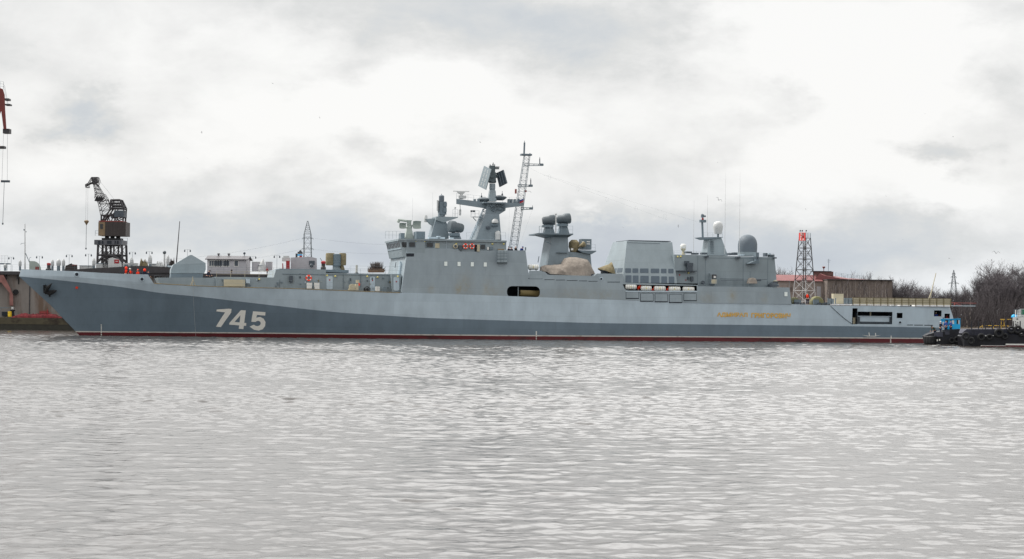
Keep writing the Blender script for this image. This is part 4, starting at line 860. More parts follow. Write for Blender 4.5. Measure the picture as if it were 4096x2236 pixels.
for X, Y in ((2711, 1027), (2723, 1026), (2754, 1092)): build(MB(MS).ball(S(X, Y, -5.7), .12, n=8, m=5), 'wall_light', M['lamp'], hg)
cb = boxes(S, 'control_cabin', M['grey'], hg, [(2844, 1094, 2869, 1136)], -6.6, -5.6); boxes(S, 'window', M['glass'], cb, [(2847, 1098, 2866, 1116)], -6.63, -6.58); boxes(S, 'window', M['white'], cb, [(2855, 1104, 2863, 1112)], -6.65, -6.6); boxes(S, 'lower_panel', M['cream'], cb, [(2846, 1118, 2866, 1134)], -6.63, -6.58)
def sponson(mb): ppri(mb, S, [(2996, 1053), (3018, 1044), (3036, 1042), (3037, 1054), (2996, 1055)], -7.0, -5.5); pbox(mb, S, 3024, 1010, 3036, 1043, -6.6, -5.5)
part(S, 'sponson', M['mid'], hg, sponson)
boxes(S, 'scupper_mark', M['drk'], hg, [(3019, 1027, 3022, 1037), (3027, 1027, 3033, 1037)], -6.64, -6.5)
boxes(S, 'seat_rail', M['drk'], hg, [(2880, 1115, 2975, 1117), (2884, 1121, 2975, 1122.5)], -6.4, -6.2)
gm = part(S, 'gun_mount', M['tan'], ship, lambda mb: mb.lathe(S(3008, 1134, -6.6), [(.75, 0), (.7, .25), (.55, .65), (.2, .78)], n=14)); build(MB(MS).lathe(S(3018, 1120, -6.6), [(.2, 0), (.14, .3), (.12, .9)], (1, -.1, 0), 8).tube(S(3044, 1119, -6.7), S(3068, 1118, -6.7), .03), 'gun_barrel', M['drk'], gm)
gm = part(S, 'gun_mount', M['drk'], ship, lambda mb: (mb.lathe(S(3094, 1147, -6.6), [(.8, 0), (.75, .3), (.4, .6)], n=12), pbox(mb, S, 3098, 1125, 3112, 1142, -7, -6.3))); build(MB(MS).ball(S(3102, 1126, -6.6), .25, 1.2, 1, .8), 'mount_cover', M['cream'], gm)
ht = part(S, 'hangar_mast', M['grey'], ship, lambda mb: mb.frus((*[S(X, 1021, -1.5).x for X in (2828, 2912)], -1.5, 1.5, S(2860, 1022, -1.5).z), (*[S(X, 951, -1.2).x for X in (2837, 2886)], -1.2, 1.2, S(2860, 951, -1.2).z)))
part(S, 'mast_platform', M['mid'], ht, lambda mb: ppri(mb, S, [(2800, 949), (2892, 948), (2892, 950), (2840, 957), (2824, 958)], -1.4, 1.4)); railing([(2812, 949), (2890, 948)], -1.35, .6, step=.6, r=.016)
part(S, 'mast_rungs', M['mid'], ht, lambda mb: [pbox(mb, S, 2843, Y, 2856, Y + 1.4, -1.55, -1.15) for Y in range(962, 1016, 7)])
build(MB(MS).tube(at(2811, 949), at(2809, 890), .15, n=8).box(at(2802, 889, -.3), at(2820, 880, .3)).tube(at(2810, 880), at(2809, 855), .05).box(at(2806, 870, -.15), at(2814, 858, .15)).box(at(2817, 868, -.1), at(2822, 862, .1)), 'signal_pole', M['mid'], ht)
build(MB(MS).ball(at(2811, 876), .17, n=10, m=6), 'red_lamp', M['rdk'], ht)
def dome(name, X, Yt, Yb, rpx, prof, m, par, v=0.0):
    r = rpx / 30.6; h = at(X, Yt, v).z - at(X, Yb, v).z; return build(MB(MS).lathe(at(X, Yb, v), [(r * a, h * b) for a, b in prof], n=28), name, m, par, ang=60)
dome('dome_antenna', 2872, 885, 936, 21, [(.75, 0), (.85, .2), (.97, .45), (1, .6), (.95, .75), (.82, .87), (.6, .95), (.3, .99), (.02, 1)], M['dome'], ht)
build(MB(MS).tube(at(2872, 936), at(2872, 950), .14), 'dome_post', M['mid'], ht)
big = dome('large_dome_antenna', 2990, 938, 1010, 41, [(.97, 0), (1, .25), (1, .45), (.95, .62), (.85, .75), (.68, .87), (.45, .95), (.22, .99), (.02, 1)], M['bdome'], ship)
build(MB(MS).lathe(at(2990, 1024), [(1.38, 0), (1.38, .52)], n=28), 'dome_base', M['grey'], big)
dm2 = dome('small_dome_antenna', 2733, 975, 993, 12.5, [(.9, 0), (1, .3), (.95, .7), (.6, .93), (.05, 1)], M['white'], ship)
build(MB(MS).lathe(at(2733, 1019), [(.25, 0), (.16, .45), (.4, .84), (.36, .86)], n=12), 'dome_stand', M['cream'], dm2)
for X, Y0, Y1 in ((2774, 1012, 800), (2829, 945, 780), (2899, 1015, 690), (2957, 1028, 690)): build(MB(MS).tube(S(X, Y0, -4.5), S(X + (Y0 - Y1) * .011, Y1, -4.5), .034, .006, n=5), 'whip_aerial', M['dome'], ship)
build(MB(MS).tube(at(1650, 880, 2), at(1651, 790, 2), .02, .01), 'whip_aerial', M['dome'], ship); build(MB(MS).tube(at(1730, 955, 2), at(1731, 770, 2), .02, .01), 'whip_aerial', M['dome'], ship)
# ---- flight deck and stern
zf = S(3400, 1221, -7).z
def nets(mb):
    for i, (X0, X1) in enumerate(((3412, 3481), (3483, 3566), (3568, 3652), (3654, 3735), (3737, 3804))):
        y = lambda X: 1191 + (X - 3412) * .011
        ppri(mb, S, [(X0, y(X0) + 26), (X1, y(X1) + 26), (X1, y(X1)), (X0, y(X0))], -7.1, -7.05)
fe = part(S, 'deck_edge_net', M['cream'], ship, nets)
boxes(S, 'net_post', M['khaki'], fe, [(X - 1.2, 1190 + (X - 3400) * .011, X + 1.2, 1221 + (X - 3400) * .012) for X in range(3412, 3806, 28)], -7.2, -7.0)
boxes(S, 'net_wire', M['khaki'], fe, [(3412 + i * 98, Y + i * 1.1, 3412 + i * 98 + 98, Y + 1.2 + i * 1.1) for Y in (1199, 1207, 1190) for i in range(4)], -7.2, -7.1)
fe2 = boxes(S, 'deck_edge_net', M['grey'], ship, [(3312, 1195, 3336, 1215), (3376, 1192, 3410, 1215)], -7.0, -6.95); boxes(S, 'net_post', M['mid'], fe2, [(X, 1192, X + 2, 1220) for X in (3312, 3326, 3342, 3380, 3394, 3409)], -7.1, -6.9)
part(S, 'snow_edge', M['snow'], ship, lambda mb: [pbox(mb, S, a, 1216 + (a - 3330) * .0135, b, 1219.5 + (b - 3330) * .0135, -7.15, -6) for a, b in ((3325, 3352), (3354, 3402), (3406, 3450), (3452, 3500), (3502, 3560), (3564, 3590), (3600, 3640), (3660, 3800))])
boxes(S, 'deck_cabinet', M['cream'], ship, [(3334, 1175, 3374, 1215)], -6.0, -5.2)
build(MB(MS).tube(at(3744, 1092, -3), at(3725, 1170, -3), .05, .07).tube(at(3725, 1170, -3), at(3704, 1222, -3), .07).tube(at(3724, 1172, -3), at(3722, 1222, -2), .05), 'jack_staff', M['cream'], ship)
for X0, X1 in ((3169, 3186), (3240, 3292)):
    c = S((X0+X1)/2, 1219, -5.5); r = (X1 - X0) / 2 / 29; g = build(MB(MS).lathe(c + V((0, -.5, .25 if r > .5 else .5)), [(.82, 0), (.9, .1), (.9, .9), (.82, 1.0)] if r > .5 else [(.5, 0), (.55, .9)], (0, 1, 0), 20), 'capstan_cover', mat('yellow green canvas', (126, 124, 88), rough=.9, var=.25, scale=3), ship)
boxes(S, 'deck_machine', M['mid'], ship, [(3254, 1198, 3276, 1218), (3178, 1198, 3205, 1216)], -6.3, -5.6)
boxes(S, 'bollard', M['drk'], ship, [(3180, 1208, 3196, 1220), (3206, 1213, 3222, 1221), (3276, 1211, 3284, 1220), (3290, 1212, 3300, 1220), (3302, 1210, 3318, 1220)], -6.8, -6.3)
railing([(3168, 1219), (3320, 1222)], -7.1, .9, step=2.0, r=.018)
part(S, 'stern_overhang', M['light'], ship, lambda mb: pbox(mb, S, 3796, 1222, 3902, 1225, -4.5, -3.5))
part(S, 'stern_gallows', M['brownred'], ship, lambda mb: (pbox(mb, S, 3818, 1211, 3821, 1224, -4.4, -4.2), mb.tube(S(3805, 1211, -4), S(3905, 1213, -4), .04), mb.tube(S(3822, 1213, -4), S(3850, 1224, -4), .05)))
# openings cut in the hull near the stern; slots are strips in shade colour
def hp(X, Y, o=0.0): p = SH(X, Y); return V((p.x, p.y - o, p.z))
def hop(name, pts, o, m, par=ship, th=.06): return build(MB(MS).prism([hp(X, Y, o) for X, Y in pts], [hp(X, Y, o - th) for X, Y in pts]), name, m, par)
def cut_opening(X0, Y0, X1, Y1, depth=3.0, m=M['hole']):
    o = bpy.data.objects['hull']; inv = WM[o].inverted() @ MS
    a, b, c_, d = SH(X0, (Y0+Y1)/2), SH(X1, (Y0+Y1)/2), SH((X0+X1)/2, Y1), SH((X0+X1)/2, Y0)
    u0, u1, z0, z1 = a.x, b.x, c_.z, d.z; q = inv.translation
    bm = bmesh.new(); bm.from_mesh(o.data)
    for ax, val in ((0, u0), (0, u1), (2, z0), (2, z1)):
        fs = [f for f in bm.faces if any(v.co.y - q.y < -2 for v in f.verts) and max(v.co.x for v in f.verts) - q.x > u0 - 4 and min(v.co.x for v in f.verts) - q.x < u1 + 4]
        g = list({x for f in fs for x in list(f.verts) + list(f.edges)}) + fs
        co = V((0, 0, 0)); co[ax] = val; no = V((0, 0, 0)); no[ax] = 1
        bmesh.ops.bisect_plane(bm, geom=g, plane_co=co + q, plane_no=no, dist=1e-4)
    kill = [f for f in bm.faces if (lambda k: u0 < k.x < u1 and z0 < k.z < z1 and k.y < -2)(f.calc_center_median() - q)]
    bmesh.ops.delete(bm, geom=kill, context='FACES'); bm.to_mesh(o.data); bm.free()
    v0 = max(-hb(u, z) for u in (u0, u1) for z in (z0, z1)) + .03; e = .06
    vs = [(x, y, z) for x in (u0 - e, u1 + e) for y in (v0, v0 + depth) for z in (z0 - e, z1 + e)]
    mb = MB(MS); mb.add(vs, [(0, 1, 3, 2), (4, 6, 7, 5), (0, 2, 6, 4), (1, 5, 7, 3), (2, 3, 7, 6)])
    build(mb, 'side_opening', m, ship, fix=False); return v0
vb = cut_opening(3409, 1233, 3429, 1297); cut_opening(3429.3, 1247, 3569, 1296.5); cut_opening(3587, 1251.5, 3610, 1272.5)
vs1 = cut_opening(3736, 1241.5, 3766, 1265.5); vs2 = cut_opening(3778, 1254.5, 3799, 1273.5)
for r_ in ((3628, 1298.5, 3652, 1301.5), (3657, 1299, 3692, 1302), (3697, 1299.5, 3732, 1302.5)):
    hop('stern_slot', [(r_[0], r_[3]), (r_[2], r_[3]), (r_[2], r_[1]), (r_[0], r_[1])], .012, M['hole'])
part(S, 'stowage_panel', M['light'], ship, lambda mb: (pbox(mb, S, 3440, 1268, 3558, 1287, -6.4, -6.2), pbox(mb, S, 3431, 1264, 3570, 1267, -6.5, -6.2)))
part(S, 'stowage_beam', M['drk'], ship, lambda mb: (pbox(mb, S, 3436, 1289, 3562, 1294, -6.5, -6.2), pbox(mb, S, 3432, 1268, 3439, 1296, -6.55, -6.2), pbox(mb, S, 3559, 1268, 3568, 1296, -6.55, -6.2)))
part(S, 'boom_post', M['cream'], ship, lambda mb: (pbox(mb, S, 3412, 1270, 3427, 1295, -6.5, -6.0), pbox(mb, S, 3480, 1249, 3485, 1263, -6.0, -5.8)))
build(MB(MS).path([hp(3322, 1224, .03), hp(3345, 1246, .05), hp(3370, 1268, .05), hp(3395, 1287, .05), hp(3411, 1296, .05)], .035), 'mooring_line', M['drk'], None, 'dark slack line running down the stern side of the frigate', 'rope')
build(MB(MS).path([hp(772, 1141, .1), hp(774, 1200, .1), hp(778, 1280, .1), hp(783, 1345, .12)], .012), 'side_rope', M['dome'], None, 'thin pale rope hanging down the dark bow left of the number', 'rope')

# ================================================================ loose things on the frigate
def ws(p): return MS @ p
def lifebuoy(p, r, label, n=(0, -1, 0)):
    t = thing('lifebuoy', label, 'lifebuoy', ws(p), PHI, 'orange lifebuoys hung on the frigate'); f = WM[t]
    build(MB(f).ring((0, 0, 0), r * .74, r * .26, (0, 1, 0), 24, 8), 'float_ring', M['orange'], t)
    bd = MB(f)
    for k in range(4):
        a = R(45 + 90 * k); c = V((math.cos(a), 0, math.sin(a))) * r * .74; d = V((-math.sin(a), 0, math.cos(a)))
        bd.lathe(c - d * .06, [(r * .285, 0), (r * .285, .12)], d, 8)
    build(bd, 'white_band', M['white'], t)
lifebuoy(S(1235, 1112, -5.25), .42, 'orange lifebuoy alone on the deckhouse wall behind the foredeck rail')
lifebuoy(S(1862, 985, -6.8), .38, 'left one of two orange lifebuoys side by side under the main mast')
lifebuoy(S(1888, 985, -6.8), .38, 'right one of two orange lifebuoys under the main mast, beside the dark doorway')
def raft(p, L, label):
    t = thing('life_raft', label, 'life raft', ws(p), PHI, 'white life raft canisters in cradles on the frigate'); f = WM[t]; r = .36
    build(MB(f).lathe((-L / 2, 0, r), [(r * .5, 0), (r * .88, .05), (r, .16), (r, L - .16), (r * .88, L - .05), (r * .5, L)], (1, 0, 0), 18), 'canister', M['raft'], t)
    bd = MB(f)
    for k in range(5): bd.lathe((-L * .36 + L * .18 * k - .012, 0, r), [(r * 1.012, 0), (r * 1.012, .025)], (1, 0, 0), 18)
    build(bd, 'strap', M['strap'], t); c = MB(f)
    for x in (-L * .28, L * .28): c.box((x - .05, -.3, -.06), (x + .05, .3, .05))
    build(c, 'cradle', M['mid'], t)
    build(MB(f).box((-.12, -r - .012, r - .05), (.0, -r + .05, r + .12)), 'marking', M['lamp'], t)
for X0, X1, Y1, lb in ((2501, 2546, 1158, 'white life raft canister, leftmost in the row below the funnel louvres'), (2564, 2606, 1164, 'white life raft canister second from left below the funnel, between two orange vests'),
   (2617, 2662, 1165, 'white life raft canister in the middle of the row of five below the funnel'), (2675, 2721, 1167, 'white life raft canister second from right in the row below the funnel'),
   (2731, 2777, 1168, 'white life raft canister, rightmost of the row, below the hangar shelf'), (2118, 2160, 1079, 'white life raft canister alone on the step behind the bridge block')):
    a, b = S(X0, Y1, -7.1), S(X1, Y1, -7.1); raft(V(((a.x+b.x)/2, -7.0 if X0 > 2200 else -6.2, a.z)), b.x - a.x, lb)
# tarpaulin covers: lofted along the ship from outline heights, with folds
def tarp(name, label, top, bot, v, hw, m, n=46, k=18, fold=.12, seed=0):
    xs0, xs1 = top[0][0], top[-1][0]; vs = []
    for i in range(n + 1):
        X = xs0 + (xs1 - xs0) * i / n; zt = S(X, interp(top, X), v); zb_ = S(X, interp(bot, X), v)
        e = min(1, .25 + 3.0 * min(i, n - i) / n)
        for j in range(k + 1):
            a = math.pi * j / k; y = -math.cos(a); h = max(0, math.sin(a)) ** .75
            q = V((zt.x, v + y * hw * e * (1 + .15 * (1 - h)), zb_.z + (zt.z - zb_.z) * h))
            nz = .7 * noise.noise(V((q.x * .7 + seed, q.y * .8, q.z * 1.2))) + .15 * noise.noise(V((q.x * 2.4, q.y * 1.5 + seed, q.z))) - 1.3 * abs(noise.noise(V((q.x * 1.15 + q.z * .9, seed, q.y * .3)))) - .25 * abs(noise.noise(V((q.x * 2.2 - q.z * 1.4, seed + 5, q.y))))
            vs.append(q + V((nz * fold * .4, nz * fold * (1 if h < .97 else .3), nz * fold * .35 * h)))
    w_ = k + 1; mb = MB(MS); mb.add(vs, [(i*w_+j, i*w_+j+1, (i+1)*w_+j+1, (i+1)*w_+j) for i in range(n) for j in range(k)] + [tuple(range(w_)), tuple(range(n*w_, n*w_+w_))])
    return build(mb, name, m, None, label, 'tarpaulin', ang=45)
tarp('boat_cover', 'big grey brown tarpaulin draped over a boat on the deck amidships',
     [(2163, 1066), (2176, 1061), (2210, 1059), (2246, 1056), (2251, 1046), (2259, 1032), (2275, 1028), (2300, 1027.5), (2325, 1033), (2348, 1038), (2362, 1058), (2374, 1083), (2376, 1092)],
     [(2163, 1084), (2180, 1088), (2192, 1097), (2280, 1103), (2350, 1104.5), (2368, 1101), (2376, 1097)], -4.6, 2.0, M['tan'], 90, 30, .22)
tarp('gear_cover', 'khaki tent shaped tarpaulin in front of the funnel face', [(2394, 1070), (2410, 1066), (2436, 1056), (2447, 1046), (2454, 1062), (2460, 1090)], [(2394, 1077), (2420, 1086), (2432, 1090), (2440, 1094), (2460, 1095)], -5.0, 1.2, M['khaki'], 40, 18, .22, 3)
boxes(S, 'cover_stand', M['drk'], ship, [(2410, 1080, 2432, 1096)], -5.4, -4.4)
boxes(S, 'hatch_coaming', M['drk'], ship, [(2192, 1095, 2380, 1104)], -5.8, -3)
build(MB(MS).box(S(2081, 810, -.9), S(2096, 803.5, -.86)).box(S(2083, 803.4, -.92), S(2096, 796, -.88)), 'flag', [M['bluej']], None) if False else None
fl = thing('naval_flag', 'small blue and red flag at the right end of the mast cross arm', 'flag', ws(S(2090, 812, -.9)), PHI)
def fcloth(Y0, Y1):
    vs = []; n = 6
    for i in range(n + 1):
        X = 2079 + 17 * i / n
        for Y in (Y1, Y0): q = S(X, Y - (i - 3) * .9, -.9); vs.append(V((q.x, q.y + .12 * math.sin(i * 1.3), q.z)))
        for Y in (Y1, Y0): q = S(X, Y - (i - 3) * .9, -.9); vs.append(V((q.x, q.y + .012 + .12 * math.sin(i * 1.3), q.z)))
    f = []
    for i in range(n): a = 4 * i; f += [(a, a+4, a+5, a+1), (a+2, a+3, a+7, a+6), (a, a+2, a+6, a+4), (a+1, a+5, a+7, a+3)]
    return MB(MS).add(vs, f + [(0, 1, 3, 2), (4*n, 4*n+2, 4*n+3, 4*n+1)])
build(fcloth(797, 803.3), 'blue_stripe', M['bluej'], fl); build(fcloth(803.3, 811), 'red_stripe', M['rdk'], fl)

# ================================================================ people
def skin_mesh(joints, edges, mb, sub=1):
    me = bpy.data.meshes.new('b'); me.from_pydata([j[0] for j in joints], edges, []); o = bpy.data.objects.new('b', me); sc.collection.objects.link(o)
    o.modifiers.new('s', 'SKIN')
    if not me.skin_vertices: me.skin_vertices.new() if hasattr(me.skin_vertices, 'new') else None
    for i, j in enumerate(joints): me.skin_vertices[0].data[i].radius = (j[1], j[2] if len(j) > 2 else j[1])
    me.skin_vertices[0].data[0].use_root = True
    s = o.modifiers.new('d', 'SUBSURF'); s.levels = sub; s.render_levels = sub
    dg = bpy.context.evaluated_depsgraph_get(); m2 = bpy.data.meshes.new_from_object(o.evaluated_get(dg))
    mb.add([v.co.copy() for v in m2.vertices], [tuple(p.vertices) for p in m2.polygons])
    bpy.data.objects.remove(o); bpy.data.meshes.remove(me); bpy.data.meshes.remove(m2)
def person(loc, rz, label, jacket, trousers, hat=None, hatk='cap', vest=None, lean=0.0, arms=(0.25, .25), stride=.1, scale=1.0, group=None, sit=False, hood=None):
    t = thing('person', label, 'person', loc, rz, group); f = WM[t] @ Matrix.Scale(scale, 4)
    rot = Matrix.Rotation(lean, 3, 'X')      # the upper body leans towards the local -y the figure faces
    hip = V((0, 0, .93 if not sit else .55))
    def up(x, y, z): return hip + rot @ (V((x, y, z)) - V((0, 0, .93)))
    feet = [V((-.1, -stride, .06)), V((.1, stride, .06))]
    knee = [V((-.1, -stride * .5 - .05, .5 if not sit else .5)), V((.1, stride * .5 - .05, .5))] if not sit else [V((-.14, -.42, .55)), V((.14, -.42, .55))]
    if sit: feet = [V((-.14, -.45, .08)), V((.14, -.42, .08))]
    J = [(hip, .14, .11)]; E = []
    def add(p, r, par, r2=None): J.append((p, r, r2 or r)); E.append((par, len(J) - 1)); return len(J) - 1
    w_ = add(up(0, 0, 1.12), .13, 0, .1); ch = add(up(0, -.01, 1.33), .165, w_, .115); nk = add(up(0, 0, 1.49), .06, ch); hd0 = add(up(0, -.01, 1.58), .075, nk, .085); hd = add(up(0, -.015, 1.69), .07, hd0, .085)
    hands = []; armp = []
    for s, a in ((-1, arms[0]), (1, arms[1])):
        sh = up(s * .19, 0, 1.42); el = sh + rot @ V((s * .07, -.28 * math.sin(a * .6), -.28 * math.cos(a * .6))); ha = el + rot @ V((-s * .02, -.25 * math.sin(a * 1.5), -.25 * math.cos(a * 1.5)))
        i = add(sh, .06, ch); j = add(el, .045, i); k = add(ha, .032, j); hands.append((ha, (ha - el).normalized(), s)); armp.append((sh, el, ha))
    for s in (0, 1):
        k = add(hip + V(((-1, 1)[s] * .09, 0, -.08)), .085, 0); k = add(knee[s], .06, k); k = add(feet[s] + V((0, .02, .05)), .042, k); add(feet[s] + V((0, -.13, -.02)), .035, k)
    mb = MB(f); skin_mesh(J, E, mb)
    for ha, d, s in hands:                   # palm, four unequal curled fingers and a thumb from the side
        x = d.cross(V((0, 0, 1))); x = x.normalized() if x.length > .2 else V((1, 0, 0)); pa = ha + d * .06; mb.tube(ha, pa + d * .03, .032, .036, n=8)
        for q, L in ((-.03, .065), (-.01, .08), (.01, .075), (.03, .055)):
            b = pa + d * .03 + x * q; m_ = b + d * L * .55; mb.tube(b, m_, .010, .009, n=5); mb.tube(m_, m_ + d * L * .35 + V((0, -.02, -.01)), .009, .007, n=5)
        mb.tube(ha + d * .02 + x * -s * .03, ha + d * .06 + x * -s * .065, .012, .010, n=5)
    c = up(0, -.015, 1.64); mb.ball(c + rot @ V((0, -.095, -.01)), .018, 1, 1.2, 1.3, 6, 4)
    for s in (-1, 1): mb.ball(c + rot @ V((s * .08, 0, 0)), .022, .5, 1, 1.4, 6, 4)
    build(mb, 'body', M['skin'], t, ang=80)
    fc = MB(f)
    for s in (-1, 1): fc.ball(c + rot @ V((s * .032, -.084, .02)), .011, 1, .6, .8, 6, 4)
    fc.tube(c + rot @ V((-.022, -.088, -.055)), c + rot @ V((.022, -.088, -.055)), .006, n=5); build(fc, 'face', M['brownred'], t)
    mb = MB(f); skin_mesh([(up(0, 0, .90), .165, .135), (up(0, 0, 1.12), .16, .13), (up(0, -.01, 1.34), .19, .14), (up(0, 0, 1.47), .10, .09)] + [x for a in armp for x in ((a[0], .085), (a[1], .066), (a[1].lerp(a[2], .9), .05))],
        [(0, 1), (1, 2), (2, 3), (2, 4), (4, 5), (5, 6), (2, 7), (7, 8), (8, 9)], mb); build(mb, 'jacket', jacket, t, ang=80)
    mb = MB(f); skin_mesh([(hip, .155, .125)] + [x for s in (0, 1) for x in ((hip + V(((-1, 1)[s] * .09, 0, -.1)), .105), (knee[s], .08), (feet[s] + V((0, .02, .08)), .065))], [(0, 1), (1, 2), (2, 3), (0, 4), (4, 5), (5, 6)], mb); build(mb, 'trousers', trousers, t, ang=80)
    mb = MB(f)
    for p in feet: mb.ball(p + V((0, -.04, -.02)), .07, .75, 1.9, .9, 8, 6)
    build(mb, 'boot', M['black'], t)
    if vest:
        mb = MB(f); skin_mesh([(up(0, 0, .96), .2, .19), (up(0, 0, 1.14), .215, .21), (up(0, -.02, 1.34), .25, .22), (up(0, 0, 1.50), .17, .15)], [(0, 1), (1, 2), (2, 3)], mb); build(mb, 'life_vest', vest, t, ang=80)
    if hood: build(MB(f).ball(up(0, .02, 1.65), .18, 1, 1.05, 1.1, 12, 8), 'hood', hood, t)
    elif hat:
        mb = MB(f).ball(up(0, -.01, 1.70), .115, 1, 1.1, .95 if hatk == 'helmet' else .8, 12, 6, -.05)
        if hatk == 'helmet': mb.lathe(up(0, -.03, 1.695), [(.13, 0), (.13, .015)], n=12)
        else: mb.box(up(-.06, -.19, 1.70), up(.06, -.09, 1.72))
        build(mb, 'helmet' if hatk == 'helmet' else 'cap', hat, t)
    return t
GR = 'crew in orange vests at the bow rail'
zd = lambda X, v: S(X, interp([(79, 1112), (615, 1140)], X), v).z
for X, Yt, v, ln, rz, lb, hat, hk, vest, hood in ((502, 1069, -4.6, .35, 20, 'person bending at the bow bulwark in orange hooded vest, leftmost of the crew', None, '', M['vest'], M['vest']), (528, 1074, -4.8, .55, -40, 'person in orange vest with white helmet stooping at the bow bulwark', M['white'], 'helmet', M['vest'], None),
    (545, 1078, -4.9, .5, 30, 'person stooping behind the bow bulwark in an orange vest over dark clothes, bareheaded', M['navy'], 'cap', M['vest'], None), (557, 1077, -5.0, .45, -30, 'person in orange vest with both arms low, between two crouching crew', M['orange'], 'cap', M['vest'], None), (575, 1077, -4.9, .4, 25, 'person in dark jacket with bright orange hood at the bow bulwark', None, '', None, M['vest']),
    (586, 1083, -4.8, .45, 60, 'person in plain navy clothes, rightmost of the crew at the bow bulwark', M['navy'], 'cap', None, None)):
    v = -.62 * hb(S(X, Yt, -3).x, 7.5); p = S(X, Yt, v); hgt = (1.77 - .93) * math.cos(ln) + .93
    person(ws(V((p.x, v, p.z - hgt))), PHI + R(rz), lb, M['navy'], M['navy'], hat, hk, vest, ln, (.6, .9), group=GR, hood=hood)
p = S(3230, 1168, -6.2); person(ws(V((p.x, -6.2, p.z - 1.80))), PHI + R(150), 'person standing on the flight deck in a bright orange vest and dark trousers', M['navy'], M['navy'], M['black'], 'cap', M['vest'])
p = S(827, 1086, -4.0); person(ws(V((p.x, -4.0, p.z - 1.45))), PHI + R(60), 'person in black crouched beside the gun turret', M['navy'], M['navy'], M['black'], 'cap', None, .6, (1, 1.2))
for X, Yt, lb, j, h in ((2035, 986, 'person in dark coat, leftmost of the heads above the bridge block wall', M['navy'], M['black']), (2046, 987, 'person in dark jacket close beside another, left of the lattice mast foot', M['navy'], M['navy']), (2063, 983, 'person in black with bare head standing at the lattice mast foot', M['black'], None), (2083, 988, 'person in blue jacket bending at the aft end of the bridge block wall', M['bluej'], M['bluej'])):
    p = S(X, Yt, -6.3); person(ws(V((p.x, -6.3, p.z - (1.78 if X != 2083 else 1.6)))), PHI + R(X * 7 % 50), lb, j, M['navy'], h, 'cap', None, 0 if X != 2083 else .5, group='people behind the bridge block wall')
for X, Yt, lb in ((2556, 1141, 'orange vested person between the two leftmost life rafts'), (2612, 1151, 'orange vested person stooped between the second and middle life rafts'), (2671, 1150, 'orange vested person mostly hidden behind the fourth life raft')):
    p = S(X, Yt, -6.4); person(ws(V((p.x, -6.4, p.z - 1.45))), PHI, lb, M['vest'], M['navy'], M['orange'], 'cap', M['vest'], .7, (1, 1), group='people among the life rafts')
for X, Yt, v, lb, j, h, vst in ((3744, 1248, -6.0, 'person with white helmet inside the stern opening', M['bluej'], M['white'], None), (3759, 1252, -5.9, 'person in red orange vest inside the square stern opening', M['navy'], M['navy'], M['rdk']), (3788, 1256, -5.9, 'person in red vest inside the small aftmost stern opening', M['navy'], M['navy'], M['rdk'])):
    p = S(X, Yt, v); person(ws(V((p.x, v, p.z - 1.78))), PHI, lb, j, M['navy'], h, 'helmet', vst, group='people in the stern openings')
# ================================================================ floating dock behind the bow
YD = 311.0
dock = thing('floating_dock', 'weathered brown floating dock wall with pontoon behind the bow of the frigate', 'floating dock', W(0, 1320, YD))
dm_ = mat('stained dock plating', (138, 132, 127), rough=.9, var=.3, scale=.22, stretch=(2.2, 2.2, .5), c2=(108, 92, 80), cp=(.5, .68), bump=.05, bscale=1.2)
pm_ = mat('mossy pontoon side', (84, 78, 62), rough=.9, var=.4, scale=.4, stretch=(1, 1, 1.6), c2=(52, 44, 36), cp=(.48, .62))
def wx(X, y=YD): return W(X, 1200, y).x
zpt = W(100, 1271, YD).z; zdt = W(500, 1089, YD).z
XL, XR = wx(-1500), wx(1545)
build(MB().box((XL, YD, .9), (XR, YD + 30, zpt)), 'pontoon', pm_, dock)
build(MB().box((XL, YD + .05, -1), (XR, YD + 29.9, .897)), 'pontoon_waterline', mat('wet weed band', (40, 38, 28), rough=.6, var=.4), dock)
build(MB().box((XL, YD + 4, zpt), (XR, YD + 11, zdt - .5)), 'wing_wall', dm_, dock)
seg = [(258, 1081), (330, 1075), (430, 1070), (560, 1063), (692, 1069), (692, 1092), (258, 1092)]
build(MB().prism([W(X, Y, YD + 2.5) for X, Y in seg], [W(X, Y, YD + 2.79) for X, Y in seg]), 'side_girder', M['crane'], dock)
build(MB().box((XL, YD + 2.8, zdt - .5), (XR + .4, YD + 12, zdt)), 'walkway', M['crane'], dock)
b = MB()
for X in range(-300, 1540, 46): x = wx(X, YD + 4); b.box((x, YD + 3.4, zdt - 1.2), (x + .18, YD + 4.0, zdt - .5))
for X in (-60, 117, 300, 640, 720, 1010, 1180, 1400): x = wx(X, YD + 4); b.box((x, YD + 3.9, zpt), (x + .14, YD + 4.02, zdt - .5))
build(b, 'wall_seam', M['crane'], dock)
build(rail(MB(), [(wx(-300, YD + 3), YD + 3, zdt), (wx(1540, YD + 3), YD + 3, zdt)], 1.0, 1.9, 3, .017), 'railing', M['mid'], dock)
build(MB().prism([W(X, Y, YD + 2.8) for X, Y in ((-20, 1100), (14, 1100), (40, 1150), (52, 1180), (53, 1222), (38, 1222), (38, 1172), (5, 1130), (-20, 1128))], [W(X, Y, YD + 3.9) for X, Y in ((-20, 1100), (14, 1100), (40, 1150), (52, 1180), (53, 1222), (38, 1222), (38, 1172), (5, 1130), (-20, 1128))]), 'buttress', mat('faded red buttress', (142, 100, 94), rough=.9, var=.25, scale=1.2), dock)
build(MB().box(W(-30, 1232, YD + 2), V((wx(37, YD+2), YD + 2.2, W(30, 1230, YD+2).z))).box(W(3, 1265, YD + 2), V((wx(5, YD+2), YD + 2.1, W(5, 1231, YD+2).z))), 'wall_rail', M['mid'], dock)
build(MB().box(W(7, 1263, YD + 3.6), V((wx(31, YD+3), YD + 4.03, W(20, 1247, YD+3).z))), 'wall_port', M['hole'], dock)
